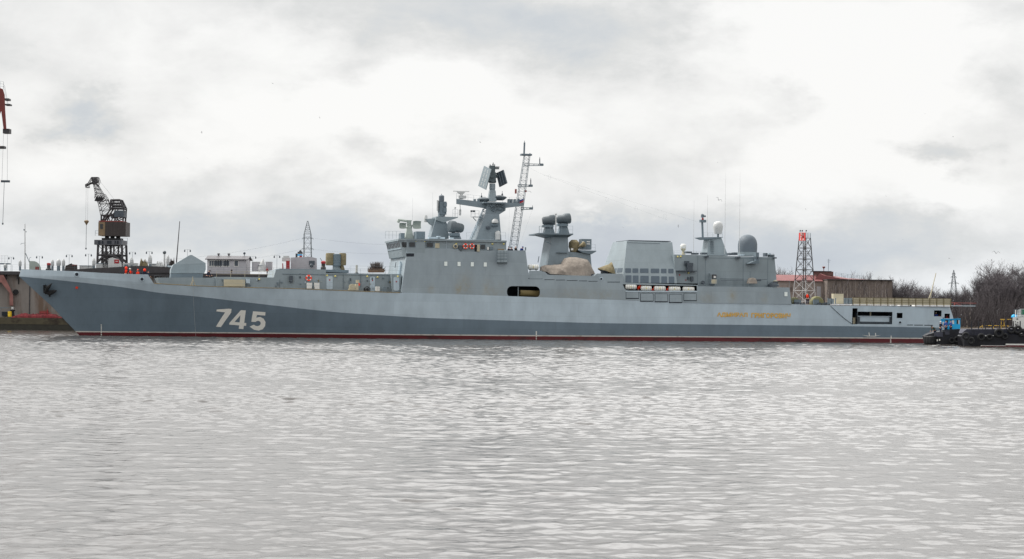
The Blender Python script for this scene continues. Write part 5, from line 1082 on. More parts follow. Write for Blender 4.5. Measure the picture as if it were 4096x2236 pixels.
build(MB().lathe(W(64, 1168, YD + 3.8), [(.42, 0), (.42, .25)], (0, -1, 0), 12).box(W(72, 1137, YD + 3.9), V((wx(76, YD+4), YD + 4.05, W(74, 1112, YD+4).z))), 'rubber_fender', M['black'], dock)
rnd = random.Random(3)
def heap(name, label, cat, X0, X1, Yt, y, dp, zb_, m, n=26, seed=1, top=None, rough=.55):
    # tumbled heap of cloth or scrap, a lumpy mound
    mb = MB(); a, b = wx(X0, y), wx(X1, y); zt = W(X0, Yt, y).z; k = 10; vs = []
    for i in range(n + 1):
        t = i / n
        for j in range(k + 1):
            an = math.pi * j / k; h = max(0, math.sin(an)) ** .6 * min(1, 5 * t + .2, 5 * (1 - t) + .2)
            z = 1 + rough * (noise.noise(V((t * 9 + seed, an * 1.3, seed))) + .6 * noise.noise(V((t * 22, an * 3, seed))))
            vs.append((a + (b - a) * t, y - math.cos(an) * dp / 2 + .1 * noise.noise(V((t * 14, an, 9))), zb_ + (zt - zb_) * h * z))
    mb.add(vs, [(i*(k+1)+j, i*(k+1)+j+1, (i+1)*(k+1)+j+1, (i+1)*(k+1)+j) for i in range(n) for j in range(k)])
    return build(mb, name, m, None, label, cat, ang=50)
heap('boom_heap', 'long red heap of folded cloth boom along the pontoon edge', 'heap', 52, 252, 1256, YD + 1.5, 1.6, zpt, mat('red cloth boom', (112, 42, 46), rough=.95, var=.6, scale=2.5), 60, 4)
cr_ = thing('red_crate', 'dark red open crate on the pontoon in front of the dock wall', 'crate', W(176, 1268, YD + 2.4))
build(MB().prism([W(X, Y, YD + 2) for X, Y in ((157, 1266), (194, 1266), (195, 1242), (158, 1243))], [W(X, Y, YD + 3.2) for X, Y in ((157, 1266), (194, 1266), (195, 1242), (158, 1243))]), 'box', M['brownred'], cr_)
build(MB().tube(W(191, 1266, YD + 1.9), W(190, 1237, YD + 1.9), .06).box(W(157, 1252, YD + 1.93), V((wx(195), YD + 2.02, W(170, 1250.5, YD + 2).z))), 'corner_post', M['rdk'], cr_)
dr = thing('yellow_drum', 'yellow drum standing on the pontoon at the end of the red heap', 'drum', W(39, 1267, YD + 1.2))
p = W(39, 1267, YD + 1.2); build(MB().lathe(p, [(.27, 0), (.28, .02), (.28, .26), (.3, .28), (.28, .3), (.28, .55), (.3, .57), (.28, .59), (.28, .8), (.24, .82)], n=14), 'shell', M['yellow'], dr); build(MB().lathe(p + V((.08, 0, .82)), [(.05, 0), (.05, .03)], n=8), 'bung', M['drk'], dr)
bo = thing('bollard', 'dark mooring bollard behind the yellow drum', 'bollard', W(50, 1257, YD + 2)); p = W(50, 1258, YD + 2)
build(MB().lathe(p, [(.35, -.3), (.3, 0), (.25, .5), (.4, .6), (.38, .72), (.1, .78)], n=12), 'post', M['black'], bo); build(MB().lathe(p + V((0, 0, .78)), [(.2, 0), (.2, .35), (.1, .4)], n=10), 'blue_cap', M['dome'], bo)
# lamps along the dock
yl = YD + 6
def lampproto():
    t = thing('dock_lamp', '', 'lamp', (0, 0, 0), 0, 'two-armed lamps along the dock'); f = WM[t]
    build(MB(f).tube((0, 0, 0), (0, 0, 2.75), .035, .025), 'pole', M['mid'], t)
    a = MB(f)
    for s in (-1, 1): a.tube((0, 0, 2.72), (s * .5, 0, 2.75), .022, n=4)
    build(a, 'arm', M['mid'], t)
    for s in (-1, 1): build(MB(f).lathe((s * .5, 0, 2.3), [(.05, 0), (.13, .1), (.12, .28), (.04, .42), (.02, .45)], n=10), 'lamp_head', M['drk'], t)
    return t
lp = lampproto()
for i, (X, Y, lb) in enumerate(((45, 1028, 'two-armed lamp left of the thin white mast at the dock end'), (158, 1024, 'two-armed lamp just behind the rounded cabin above the bow'), (277, 1019, 'two-armed lamp above the brown wedge shaped scrap'), (354, 1016, 'two-armed lamp standing left of the dark crane'),
     (530, 1008, 'two-armed lamp first to the right of the dark crane'), (597, 1006, 'two-armed lamp left of the ball topped vent'), (750, 998, 'two-armed lamp rising above the gun turret'), (1012, 1025, 'two-armed lamp beside the pale boxes right of the long shed'), (1108, 1022, 'two-armed lamp left of the red uprights'))):
    o = lp if i == 0 else dup(lp); p = W(X, Y, yl); o.scale = (.85,) * 3; o.location = (p.x, yl, p.z - 2.75 * .85); o['label'] = lb; o.rotation_euler = (0, 0, R((i * 37) % 40 - 20)); WM[o] = Matrix.Translation(o.location)
# cowled vents
def vent(X0, X1, Y0, lb, ball=False, Yb=1083):
    p = W((X0+X1)/2, Yb, yl - 1); r = (wx(X1, yl) - wx(X0, yl)) / 2; h = W(X0, Y0, yl).z - p.z
    t = thing('deck_ventilator', lb, 'ventilator', p, 0, 'cowled ventilators on the dock')
    build(MB().lathe(p, [(r * .75, 0), (r * .7, h * .45)], n=12), 'trunk_pipe', M['mid'], t)
    build(MB().lathe(p + V((0, 0, h * .4)), [(r * .75, 0), (r, h * .1), (r, h * .32), (r * .8, h * .48), (r * .4, h * .57), (.05, h * .6)], n=14), 'cowl', M['dome'], t)
    b = MB()
    for k in range(3): b.lathe(p + V((0, 0, h * (.5 + .12 * k))), [(r * 1.03, 0), (r * 1.03, .03)], n=14)
    build(b, 'cowl_band', M['mid'], t)
for X0, X1, Y0, lb in ((14, 27, 1055, 'pale rounded ventilator at the left end of the dock'), (74, 86, 1040, 'pale ventilator beside the thin white mast'), (203, 216, 1038, 'pale ventilator, left of three behind the red capped drum'), (225, 243, 1036, 'widest pale ventilator, middle of three above the bow'), (247, 260, 1036, 'narrow pale ventilator, right of three, beside the brown wedge'),
     (368, 382, 1033, 'pale ventilator at the left foot of the dark crane'), (519, 534, 1030, 'pale ventilator right of the red square sign'), (592, 608, 1020, 'tall pale ventilator below a two-armed lamp right of the crane'), (664, 678, 1021, 'leaning pale ventilator beside the ball topped post')): vent(X0, X1, Y0, lb)
p = W(658, 1083, yl); t = thing('ball_post', 'post topped by a grey ball on the dock left of the turret', 'post', p)
build(MB().tube(p, W(658, 1016, yl), .16, .13, n=10), 'post', M['dome'], t); build(MB().ball(W(658, 1010, yl), .28), 'ball', M['drum'], t)
p = W(100, 1083, yl); t = thing('signal_mast', 'tall thin pale mast with small fittings at the dock end', 'mast', p)
build(MB().tube(p, W(100, 895, yl), .12, .06, n=8), 'pole', M['dome'], t); build(MB().box(W(94, 922, yl - .1), W(98, 916, yl + .1)).box(W(103, 929, yl - .1), W(106, 925, yl + .1)).tube(W(100, 972, yl), W(84, 974, yl), .03).tube(W(84, 974, yl), W(83, 979, yl), .03), 'fitting', M['mid'], t); build(MB().tube(W(102, 1012, yl), W(118, 1050, yl), .06), 'stay', M['mid'], t)
t = thing('rounded_cabin', 'grey green cabin with one rounded end on the dock above the bow', 'cabin', W(140, 1083, yl))
pf = [(117, 1083), (165, 1083), (163, 1069), (157, 1056), (147, 1048), (138, 1044.5), (117, 1044)]
build(MB().prism([W(X, Y, yl - 1) for X, Y in pf], [W(X, Y, yl + 1.6) for X, Y in pf]), 'shell', M['dish'], t); build(MB().box(W(141, 1080, yl - 1.03), V((wx(160, yl), yl - .9, W(150, 1067, yl).z))), 'hatch', M['brownred'], t); build(MB().path([W(X, Y, yl) for X, Y in ((118, 1044), (118, 1032), (121, 1029), (125, 1031))], .03), 'vent_pipe', M['mid'], t)
t = thing('capped_drum', 'dark drum with a bright red cap on the dock', 'drum', W(195, 1083, yl)); p = W(195, 1083, yl)
build(MB().lathe(p, [(.5, 0), (.45, .3), (.28, .4), (.28, 1.05)], n=12), 'body', M['crane'], t); build(MB().lathe(W(195, 1061, yl), [(.3, 0), (.3, .3), (.2, .36)], n=12), 'cap', M['rdk'], t)
t = thing('scrap_wedge', 'dark brown wedge of scrap boards on the dock above the bow', 'scrap', W(284, 1083, yl))
build(MB().prism([W(X, Y, yl - 1) for X, Y in ((258, 1083), (310, 1083), (309, 1060), (290, 1057), (286, 1053), (262, 1063))], [W(X, Y, yl + 1) for X, Y in ((258, 1083), (310, 1083), (309, 1060), (290, 1057), (286, 1053), (262, 1063))]), 'board_stack', M['crbox'], t); build(MB().box(W(288, 1062, yl - 1.05), V((wx(310, yl), yl - .5, W(290, 1059, yl).z))), 'rusty_edge', M['brownred'], t)
t = thing('control_block', 'pale grey block with a red square sign at the foot of the crane', 'cabin', W(457, 1083, yl - 3)); ys_ = yl - 3
pf = [(431, 1085), (488, 1085), (486, 1050), (474, 1036), (448, 1030), (434, 1034)]
build(MB().prism([W(X, Y, ys_) for X, Y in pf], [W(X, Y, ys_ + 1.8) for X, Y in pf]), 'body', M['dome'], t); build(MB().box(W(457, 1053.5, ys_ - .06), V((wx(474, ys_), ys_ + .02, W(465, 1038, ys_).z))), 'sign', M['rdk'], t)
build(MB().box(W(462, 1046, ys_ - .075), V((wx(469, ys_), ys_ - .05, W(465, 1044, ys_).z))), 'sign_mark', M['white'], t)
build(MB().box(W(488, 1083, ys_), V((wx(545, ys_), ys_ + 1.5, W(510, 1050, ys_).z))), 'grey_wall', M['mid'], None, 'low mid grey box wall right of the red sign', 'box') if False else None
t = thing('machine_box', 'low grey machine box on the dock right of the crane', 'machine', W(515, 1083, yl)); build(MB().box(W(490, 1083, yl), V((wx(545, yl), yl + 1.5, W(515, 1052, yl).z))), 'case', M['dome'], t); build(MB().box(W(498, 1072, yl - .04), V((wx(510, yl), yl + .02, W(505, 1058, yl).z))), 'panel', M['mid'], t)
simplebox_late = [('low_tank', 'low pale grey tank on the dock left of the crane', 'tank', 384, 1053, 431, 1084), ('pale_chest', 'pale long chest on the dock between the brown wedge and the crane', 'chest', 318, 1062, 362, 1084), ('flat_crate', 'flat pale crate on the dock right of the machine box', 'crate', 600, 1055, 622, 1084)]
heap('netting_heap', 'brown mound of old netting on the dock right of the crane', 'heap', 553, 592, 1044, yl, 1.6, zdt, M['khaki'], 20, 7)
heap('scrap_heap', 'dark brown low heap of scrap left of the leaning pole', 'heap', 662, 700, 1045, yl, 1.5, zdt, M['crbox'], 20, 12)
heap('covered_heap', 'small heap under a white sheet with a dark top beside the ball post', 'heap', 620, 655, 1052, yl, 1.4, zdt, M['dome'], 16, 15)
build(MB().tube(W(703, 1083, yl), W(719, 885, yl), .10, .05, n=8), 'leaning_pole', M['crane'], None, 'thin dark leaning pole rising left of the gun turret', 'pole')
# shed
t = thing('shed', 'long pale wooden shed with a row of narrow windows on the dock', 'shed', W(905, 1085, yl)); zb_ = zdt
def wz(X, Y, y=yl): return W(X, Y, y)
ze = wz(900, 1038).z; zr_ = wz(900, 1025).z; x0, x1 = wx(827, yl), wx(983, yl)
build(MB().prism([(x1, yl, zb_), (x1, yl + 5, zb_), (x1, yl + 5, ze), (x1, yl + 2.5, zr_ - .1), (x1, yl, ze)], [(x0, yl, zb_), (x0, yl + 5, zb_), (x0, yl + 5, ze), (x0, yl + 2.5, zr_ - .1), (x0, yl, ze)]), 'wall', M['shed'], t)
rf = build(MB().prism([(x0 - .3, yl - .35, ze - .06), (x0 - .3, yl + 2.5, zr_), (x0 - .3, yl + 5.3, ze - .06), (x0 - .3, yl + 5.3, ze + .06), (x0 - .3, yl + 2.5, zr_ + .14), (x0 - .3, yl - .35, ze + .06)], [(x1 + .3, yl - .35, ze - .06), (x1 + .3, yl + 2.5, zr_), (x1 + .3, yl + 5.3, ze - .06), (x1 + .3, yl + 5.3, ze + .06), (x1 + .3, yl + 2.5, zr_ + .14), (x1 + .3, yl - .35, ze + .06)]), 'roof', M['roof'], t)
for X in (874, 915): p = wz(X, 1030, yl + 2.4); build(MB().lathe((p.x, yl + 2.5, zr_), [(.12, 0), (.12, .3), (.24, .34), (.2, .5)], n=10), 'roof_vent', M['roof'], rf)
for X0, X1 in [(837 + 9.15 * i, 843 + 9.15 * i) for i in range(9)] + [(937.5, 950.5)]:
    wv = build(MB().box(wz(X0 - 2.0, 1066, yl - .05), V((wx(X1 + 2.0, yl), yl + .02, wz(X0, 1040).z))), 'window', M['white'], t); build(MB().box(wz(X0 + .2, 1063.5, yl - .08), V((wx(X1, yl), yl - .04, wz(X0, 1043).z))), 'pane', M['drk'], wv)
p = V((wx(967, yl), yl + 2.4, zr_)); bp_ = build(MB().tube(p, p + V((0, 0, .45)), .05), 'ball_mast', M['drk'], t); build(MB().ball(p + V((0, 0, .55)), .2), 'ball', M['drk'], bp_)
def simplebox(name, lb, cat, X0, Y0, X1, Y1, m, dp=1.4, y=None, trim=M['mid']):
    y = y or yl; t = thing(name, lb, cat, W((X0+X1)/2, Y1, y)); build(MB().box(W(X0, Y1, y), V((wx(X1, y), y + dp, W(X0, Y0, y).z))), 'case', m, t)
    build(MB().box(W(X0 - .6, Y0 + 2, y - .04), V((wx(X1 + .6, y), y + dp + .04, W(X0, Y0 - .6, y).z))), 'lid', trim, t); return t
simplebox('white_locker', 'pale square locker on the dock just right of the shed', 'locker', 1007, 1047, 1037, 1084, M['shed'], trim=M['dome']); simplebox('white_cabinet', 'pale tall cabinet behind the person in red on the dock', 'cabinet', 1062, 1047, 1084, 1084, M['shed'], y=yl + 1, trim=M['dome'])
for a in simplebox_late: simplebox(*a, M['dome'])
t = thing('white_cone', 'pale leaning cone shaped vent between two pale boxes', 'ventilator', W(1046, 1084, yl)); p = W(1046, 1084, yl); build(MB().lathe(p, [(.62, 0), (.55, .8), (.2, 1.6), (.06, 1.9)], (.12, 0, 1), 12), 'cone', M['dome'], t); build(MB().lathe(p + V((0, 0, .8)), [(.6, 0), (.6, .05)], (.12, 0, 1), 12), 'cone_band', M['mid'], t)
person((wx(1067, yl - 2), yl - 2, zdt), R(30), 'tiny person in red top and dark trousers on the dock between pale boxes', M['rdk'], M['navy'], M['rdk'], scale=.58)
person((wx(925, yl - 2), yl - 2, zdt - .0), R(-20), 'tiny person in black standing before the shed', M['black'], M['black'], M['black'], scale=.44)
t = thing('red_uprights', 'red uprights with a white hood on the dock left of the grey block', 'machine', W(1142, 1084, yl))
build(MB().frus((wx(1128, yl), wx(1132, yl), yl, yl + .3, zdt), (wx(1127, yl), wx(1130, yl), yl, yl + .3, W(0, 1040, yl).z + .0)).frus((wx(1143, yl), wx(1157, yl), yl, yl + .4, zdt), (wx(1142, yl), wx(1156, yl), yl, yl + .4, W(1150, 1043, yl).z)), 'upright', M['rdk'], t); build(MB().box(W(1128, 1045, yl + .5), V((wx(1155, yl), yl + 1.5, W(1140, 1030, yl).z))).box(W(1133, 1030, yl + .6), V((wx(1152, yl), yl + 1.2, W(1140, 1023, yl).z))), 'hood', M['dome'], t)
t = thing('grey_block', 'large grey block house with a low gable behind the deckhouse', 'block house', W(1215, 1084, yl + 2)); pf = [(1163, 1085), (1268, 1085), (1267, 1033), (1242, 1027), (1163, 1030)]
build(MB().prism([W(X, Y, yl + 2) for X, Y in pf], [W(X, Y, yl + 5) for X, Y in pf]), 'wall', M['shed'], t); build(MB().box(W(1236, 1058, yl + 1.9), V((wx(1252, yl), yl + 2.05, W(1240, 1042, yl).z))).ball(W(1246, 1062, yl + 1.6), .3), 'winch_gear', M['drk'], t); build(MB().box(W(1182, 1030, yl + 3), V((wx(1184, yl), yl + 3.1, W(1183, 1012, yl).z))).box(W(1179, 1014, yl + 3), V((wx(1186, yl), yl + 3.1, W(1183, 1012, yl).z))), 'post', M['crane'], t)
t = thing('striped_box', 'small kiosk striped white, blue and red under a black roof on the grey block', 'kiosk', W(1197, 1030, yl + 3)); yk = yl + 2.6
for a, b, m in ((1017, 1011, 'white'), (1023, 1017, 'blue'), (1030, 1023, 'white'), (1011, 1007, 'navy')): build(MB().box(W(1190, a, yk), V((wx(1206, yk), yk + .8, W(1198, b, yk).z - .002))), 'stripe', M[m], t)
build(MB().box(W(1198, 1029, yk - .04), V((wx(1206, yk), yk + .02, W(1200, 1022, yk).z))), 'red_panel', M['rdk'], t); build(MB().frus((wx(1188, yk), wx(1208, yk), yk - .1, yk + .9, W(0, 1007, yk).z + .23), (wx(1196, yk), wx(1200, yk), yk + .35, yk + .45, W(1198, 1000, yk).z)), 'roof', M['black'], t)
t = thing('red_vent', 'dark red capped vent drum left of the rocket launcher', 'ventilator', W(1293, 1090, yl)); p = W(1293, 1092, yl); build(MB().lathe(p, [(.45, 0), (.4, .9), (.3, 1.0), (.3, 1.5)], n=12), 'body', M['crbox'], t); build(MB().lathe(p + V((0, 0, 1.45)), [(.36, 0), (.38, .3), (.2, .42)], n=12), 'cap', M['rdk'], t); build(MB().tube(p + V((-.2, 0, 1.8)), p + V((-.5, 0, 2.3)), .04), 'lever', M['crane'], t)
t = thing('speckled_pipe', 'short pale speckled pipe standing on the deckhouse roof', 'pipe', ws(S(1426, 1094, -2))); build(MB(MS).tube(S(1426, 1094, -2), S(1427, 1060, -2), .15, n=10), 'pipe', mat('flaking pipe paint', (180, 178, 170), var=.4, scale=9), t); build(MB(MS).lathe(S(1426, 1094, -2), [(.3, 0), (.2, .15)], n=10), 'flange', M['drk'], t)
# brown heap with spiky branches on the roof before the bridge
t = thing('brush_pile', 'brown pile of spiky dry branches on boards before the bridge front', 'brush pile', ws(S(1506, 1092, -1)))
bb = MB(MS); bb.prism([S(X, Y, -1.8) for X, Y in ((1474, 1090), (1536, 1090), (1541, 1080), (1528, 1074), (1480, 1074), (1470, 1083))], [S(X, Y, 0) for X, Y in ((1474, 1090), (1536, 1090), (1541, 1080), (1528, 1074), (1480, 1074), (1470, 1083))]); build(bb, 'board_base', mat('old brown boards', (104, 78, 58), var=.3, scale=3), t)
bb = MB(MS); rb = random.Random(8)
for _ in range(260):
    X = rb.gauss(1505, 13); p = S(X, 1080, rb.uniform(-1.8, 0)); q = p + V((rb.uniform(-.5, .5), rb.uniform(-.4, .4), rb.uniform(.3, 1.0) * (1.15 if abs(X - 1508) < 18 else .6))); bb.tube(p, q, .05, .012, n=4)
build(bb, 'branches', M['trunk'], t)
# ---- dark portal crane on the dock
yc = YD + 8
ck = thing('portal_crane', 'dark slewing portal crane with lattice jib on the dock', 'crane', W(450, 1083, yc))
def c4(x, y): return W(300 + x / 3.515, 680 + y / 3.515, yc)
def off(p, d): return V((p.x, p.y + d, p.z))
def legs(mb, ds):
    for d in ds:
        for a, b, r in (((358, 1055), (342, 1420), .2), ((690, 1055), (700, 1420), .2), ((470, 1055), (470, 1420), .2), ((580, 1055), (575, 1300), .15)): mb.tube(off(c4(*a), d), off(c4(*b), d), r, n=6)
        mb.tube(off(c4(352, 1200), d), off(c4(690, 1200), d), .16, n=5)
        for i in range(8):
            t0, t1 = i / 8, (i + 1) / 8; q = lambda t: c4(350 + 340 * t, 1205 + 90 * (2 * t - 1) ** 2); mb.tube(off(q(t0), d), off(q(t1), d), .2, n=5)
        for a, b in (((360, 1060), (465, 1190)), ((465, 1060), (362, 1190)), ((480, 1060), (580, 1195)), ((580, 1060), (480, 1195)), ((590, 1060), (685, 1190)), ((685, 1060), (590, 1190))): mb.tube(off(c4(*a), d), off(c4(*b), d), .045, n=4)
        if d < 0: truss(mb, off(c4(465, 1390), -1.9), off(c4(470, 1150), -1.9), .7, .6, 8, .04)
for d_ in (-1.8, 1.8): build((lambda b: (legs(b, [d_]), b)[1])(MB()), 'portal_leg', M['crane'], ck)
def bx4(mb, x0, y0, x1, y1, a, b): p, q = c4(x0, y1), c4(x1, y0); mb.box((p.x, yc + a, p.z), (q.x, yc + b, q.z)); return mb
gp = build(bx4(bx4(MB(), 310, 992, 695, 1055, -2.2, 2.2), 430, 1055, 620, 1070, -1, 1), 'portal_platform', mat('dirty grey steel', (84, 86, 92), var=.2), ck)
build((lambda b: ([bx4(b, x0, 1003, x1, 1046, -2.23, -2.1) for x0, x1 in ((365, 398), (415, 440), (488, 552), (596, 614), (628, 650))], b)[1])(MB()), 'platform_opening', M['hole'], gp)
build(rail(MB(), [off(c4(695, 1055), -2.3), off(c4(775, 1055), -2.3)], 1.0, .5, 2, .03), 'railing', M['mid'], gp)
build((lambda b: ([bx4(b, x, 930, x + 45, 990, -.5, .5) for x in (428, 505, 585)], bx4(b, 400, 962, 655, 985, -1.4, 1.4), b)[2])(MB()), 'slew_ring', M['black'], ck)
mh = build(bx4(MB(), 455, 738, 745, 932, -1.8, 1.8), 'machine_house', M['crbox'], ck); build(bx4(MB(), 358, 738, 455.2, 928, -1.75, 1.75), 'driver_cabin', M['ochre'], mh); build(bx4(MB(), 384, 765, 424, 832, -1.8, -1.7), 'cabin_window', M['glass'], mh)
build(bx4(MB(), 365, 722, 700, 733, -1.8, 1.8), 'house_roof', M['brownred'], mh); build(rail(MB(), [off(c4(312, 930), -1.5), off(c4(358, 930), -1.5)], .8, .4, 2, .03), 'cabin_rail', M['mid'], mh)
def upper(mb):
    for d in (-1.0, 1.0):
        L = lambda a, b, r=.1: mb.tube(off(c4(*a), d), off(c4(*b), d), r, n=5)
        L((388, 630), (386, 730), .14); L((386, 640), (560, 640), .12); L((400, 715), (530, 540), .12); L((520, 425), (510, 560), .14); L((520, 425), (645, 422), .12); L((645, 422), (705, 545), .16); L((510, 540), (700, 545), .14); L((515, 505), (690, 508), .12); L((515, 468), (668, 470), .1)
        L((485, 422), (520, 560), .09); L((705, 540), (690, 730), .14); L((510, 560), (430, 720), .1); L((590, 540), (530, 720), .09); L((520, 600), (600, 720), .09); L((700, 660), (585, 715), .08); L((440, 640), (480, 720), .08)
        for i in range(6): L((530 + i * 22, 508), (545 + i * 22, 468), .05); L((530 + i * 26, 545), (545 + i * 26, 508), .05); L((530 + i * 20, 468), (545 + i * 18, 424), .05)
    for a in ((520, 425), (645, 422), (705, 545), (510, 540), (386, 640), (530, 720), (690, 508)): mb.tube(off(c4(*a), -1), off(c4(*a), 1), .09, n=5)
build((lambda b: (upper(b), b)[1])(MB()), 'tower_frame', M['crane'], ck)
build(bx4(bx4(MB(), 575, 575, 706, 665, -1.4, 1.4), 520, 620, 590, 680, -1, 1), 'counterweight', M['drk'], ck)
def jib(mb):
    lc = [(378, 640), (345, 490), (330, 450), (300, 360), (285, 290), (266, 205)]; rc = [(505, 550), (455, 440), (420, 370), (390, 330), (350, 260), (325, 215)]
    ip = lambda P, t: (lambda k, f: (P[k][0] + (P[k+1][0] - P[k][0]) * f, P[k][1] + (P[k+1][1] - P[k][1]) * f))(min(4, int(t * 5)), t * 5 - min(4, int(t * 5)))
    n = 13
    for i in range(n):
        t0, t1 = i / n, (i + 1) / n; w0, w1 = .95 - .5 * t0, .95 - .5 * t1
        for s in (-1, 1):
            for P in (lc, rc): mb.tube(off(c4(*ip(P, t0)), s * w0), off(c4(*ip(P, t1)), s * w1), .055, n=4)
            A, B = (lc, rc) if i % 2 else (rc, lc); mb.tube(off(c4(*ip(A, t0)), s * w0), off(c4(*ip(B, t1)), s * w1), .04, n=4); mb.tube(off(c4(*ip(lc, t0)), s * w0), off(c4(*ip(rc, t0)), s * w0), .035, n=4)
        mb.tube(off(c4(*ip(lc, t0)), -w0), off(c4(*ip(lc, t1)), w1), .035, n=4)
    for a, b in (((280, 330), (275, 400)), ((275, 400), (300, 345)), ((395, 345), (430, 345)), ((430, 345), (470, 410)), ((470, 410), (440, 440)), ((330, 455), (480, 420))): mb.tube(c4(*a), c4(*b), .045, n=4)
jb = build((lambda b: (jib(b), b)[1])(MB()), 'lattice_jib', M['crane'], ck)
build(MB().prism([off(c4(*a), -.8) for a in ((286, 437), (365, 437), (398, 385), (310, 388))], [off(c4(*a), .8) for a in ((286, 437), (365, 437), (398, 385), (310, 388))]), 'jib_platform', M['black'], jb)
def head(mb):
    for d in (-.45, .45):
        for a, b, r in (((266, 205), (240, 105), .09), ((240, 105), (330, 105), .06), ((330, 105), (345, 150), .05), ((345, 150), (340, 190), .05), ((340, 190), (322, 215), .05), ((240, 105), (190, 190), .07), ((190, 190), (155, 205), .07), ((155, 205), (158, 247), .08), ((158, 247), (198, 248), .05), ((198, 248), (196, 215), .05), ((155, 225), (265, 165), .08), ((165, 205), (255, 185), .07), ((265, 165), (325, 110), .07), ((240, 105), (300, 160), .07), ((255, 140), (310, 175), .14), ((285, 110), (275, 180), .09), ((300, 130), (290, 205), .08), ((262, 180), (325, 215), .1)): mb.tube(off(c4(*a), d), off(c4(*b), d), r, n=5)
    mb.lathe(off(c4(288, 155), -.5), [(.42, 0), (.42, 1.0)], (0, 1, 0), 14)
build((lambda b: (head(b), b)[1])(MB()), 'jib_head', M['crane'], jb)
build(MB().tube(c4(158, 247), c4(150, 720), .014, n=4).tube(c4(182, 247), c4(178, 720), .014, n=4).tube(c4(345, 150), c4(560, 422), .014, n=4).tube(c4(160, 765), c4(154, 1105), .035, n=5), 'hoist_rope', M['drk'], ck)
hk = build(MB().lathe(c4(161, 775), [(.05, 0), (.18, .25), (.36, .5), (.36, .66), (.2, .78)], n=12), 'hook_block', M['ochre'], ck); build(MB().lathe(c4(154, 1112), [(.1, -.05), (.12, .1), (.04, .25)], n=8), 'hook', M['drk'], hk)
# ---- red crane, most of it beyond the left edge
yr = YD + 12
rc = thing('red_crane', 'dark red crane jib tip at the top left edge with hanging ropes', 'crane', W(-500, 1083, yr))
def w3(X, Y, d=0.0): return W(X, Y, yr + d)
pf = [(-70, 250), (-30, 300), (0, 352), (12, 357), (19, 380), (21, 440), (26, 516), (14, 516), (5, 445), (-6, 470), (-60, 380)]
build(MB().prism([w3(*a, -.9) for a in pf], [w3(*a, .9) for a in pf]), 'jib_tip', M['jib'], rc); build(MB().box(w3(11, 533, -.7), V((wx(31, yr), yr + .7, w3(20, 516).z))), 'sheave_block', M['crane'], rc)
for X0, Y1, X1, Y0 in ((17, 401, 28, 395), (20, 421, 33, 417), (-20, 593, 12, 585)): build(MB().box(w3(X0, Y1, -.8), V((wx(X1, yr), yr + .6, w3(X0, Y0).z))), 'jib_landing', M['crane'], rc)
build(rail(MB(), [w3(0, 355, -.8), w3(14, 357, -.8)], 1.2, .3, 3, .025).tube(w3(13, 335, -.8), w3(30, 418, -.8), .02).tube(w3(18, 340, .3), w3(33, 418, .3), .02), 'guard_rail', M['mid'], rc)
build(MB().tube(w3(14, 533), w3(8, 721), .02, n=4).tube(w3(30, 533), w3(29, 721), .02, n=4).tube(w3(17, 729), w3(11, 893), .035, n=5), 'hoist_rope', M['drk'], rc); build(MB().box(w3(3, 729, -.2), V((wx(32, yr), yr + .2, w3(15, 721).z))), 'lifting_beam', M['drk'], rc); build(MB().lathe(w3(11, 896), [(.1, -.1), (.14, .1), (.04, .25)], n=8), 'hook', M['drk'], rc)
build(truss(truss(MB(), w3(-520, 760), w3(-70, 300), 2.6, 1.6, 16, .14, (.6, 0, .8)), w3(-500, 1083), w3(-500, 720), 5, 3.5, 6, .25), 'crane_tower', M['jib'], rc)
t = thing('netted_platform', 'small platform with wire net rail at the left end of the dock', 'platform', W(12, 1083, yl)); build(MB().box(W(-40, 1056, yl), V((wx(31, yl), yl + 1.5, W(0, 1052, yl).z))).tube(W(28, 1056, yl + .2), W(28, 1083, yl + .2), .06), 'platform', M['mid'], t); build(rail(MB(), [W(-40, 1052, yl), W(31, 1052, yl)], 1.15, .4, 5, .016), 'net_rail', M['mid'], t)
# ================================================================ far shore on the right
def bank(mb):
    xs = [-700, -200, 20, 45, 60, 80, 120, 200, 400, 900]; prof = [(418, -1), (421, .5), (427, 1.3), (445, 1.6), (560, 2.0), (1500, 2.5), (6000, 2.5)]
    vs = [(x + (0 if x > 100 else 0), y + (0 if x > 30 else (30 - x) * 1.0 if x > -250 else 300), z) for x in xs for y, z in prof]; n = len(prof)
    mb.add(vs, [(i*n+j, (i+1)*n+j, (i+1)*n+j+1, i*n+j+1) for i in range(len(xs)-1) for j in range(n-1)])
mb = MB(); bank(mb); o = build(mb, 'ground', mat('winter grass and earth', (88, 78, 66), rough=1, var=.4, scale=.6), kind='structure', fix=False)
# beacon tower, seen on its corner
yt = 432.0
bt = thing('beacon_tower', 'lattice beacon tower, dark above and white below, with a red panel at its top', 'tower', (W(3216, 1300, yt).x, yt, 1.4), R(45))
ctr = W(3216, 1300, yt).x; zt_ = [W(3216, Y, yt).z for Y in (932, 951, 992, 1036, 1079, 1121, 1163, 1206)] + [1.4]
hw = [wx(3216 + d, yt) - ctr for d in (22, 23.5, 27, 31, 35, 39, 43.5, 47, 55)]; fT = WM[bt]
def tow(i0, i1):
    mb = MB(Matrix.Translation((ctr, yt, 0)))
    P = lambda i, k: V((hw[i] * math.cos(R(90 * k)), hw[i] * math.sin(R(90 * k)), zt_[i]))
    for i in range(i0, i1):
        for k in range(4):
            mb.tube(P(i, k), P(i+1, k), .1, n=5); mb.tube(P(i+1, k), P(i+1, (k+1) % 4), .075, n=5)
            mb.tube(P(i, k), P(i+1, (k+1) % 4), .045, n=4); mb.tube(P(i, (k+1) % 4), P(i+1, k), .045, n=4)
            m_ = (P(i, k) + P(i+1, (k+1) % 4)) / 2; mb.ball(m_, .10, n=6, m=4); mb.ball(P(i+1, k), .14, n=6, m=4)
    return mb
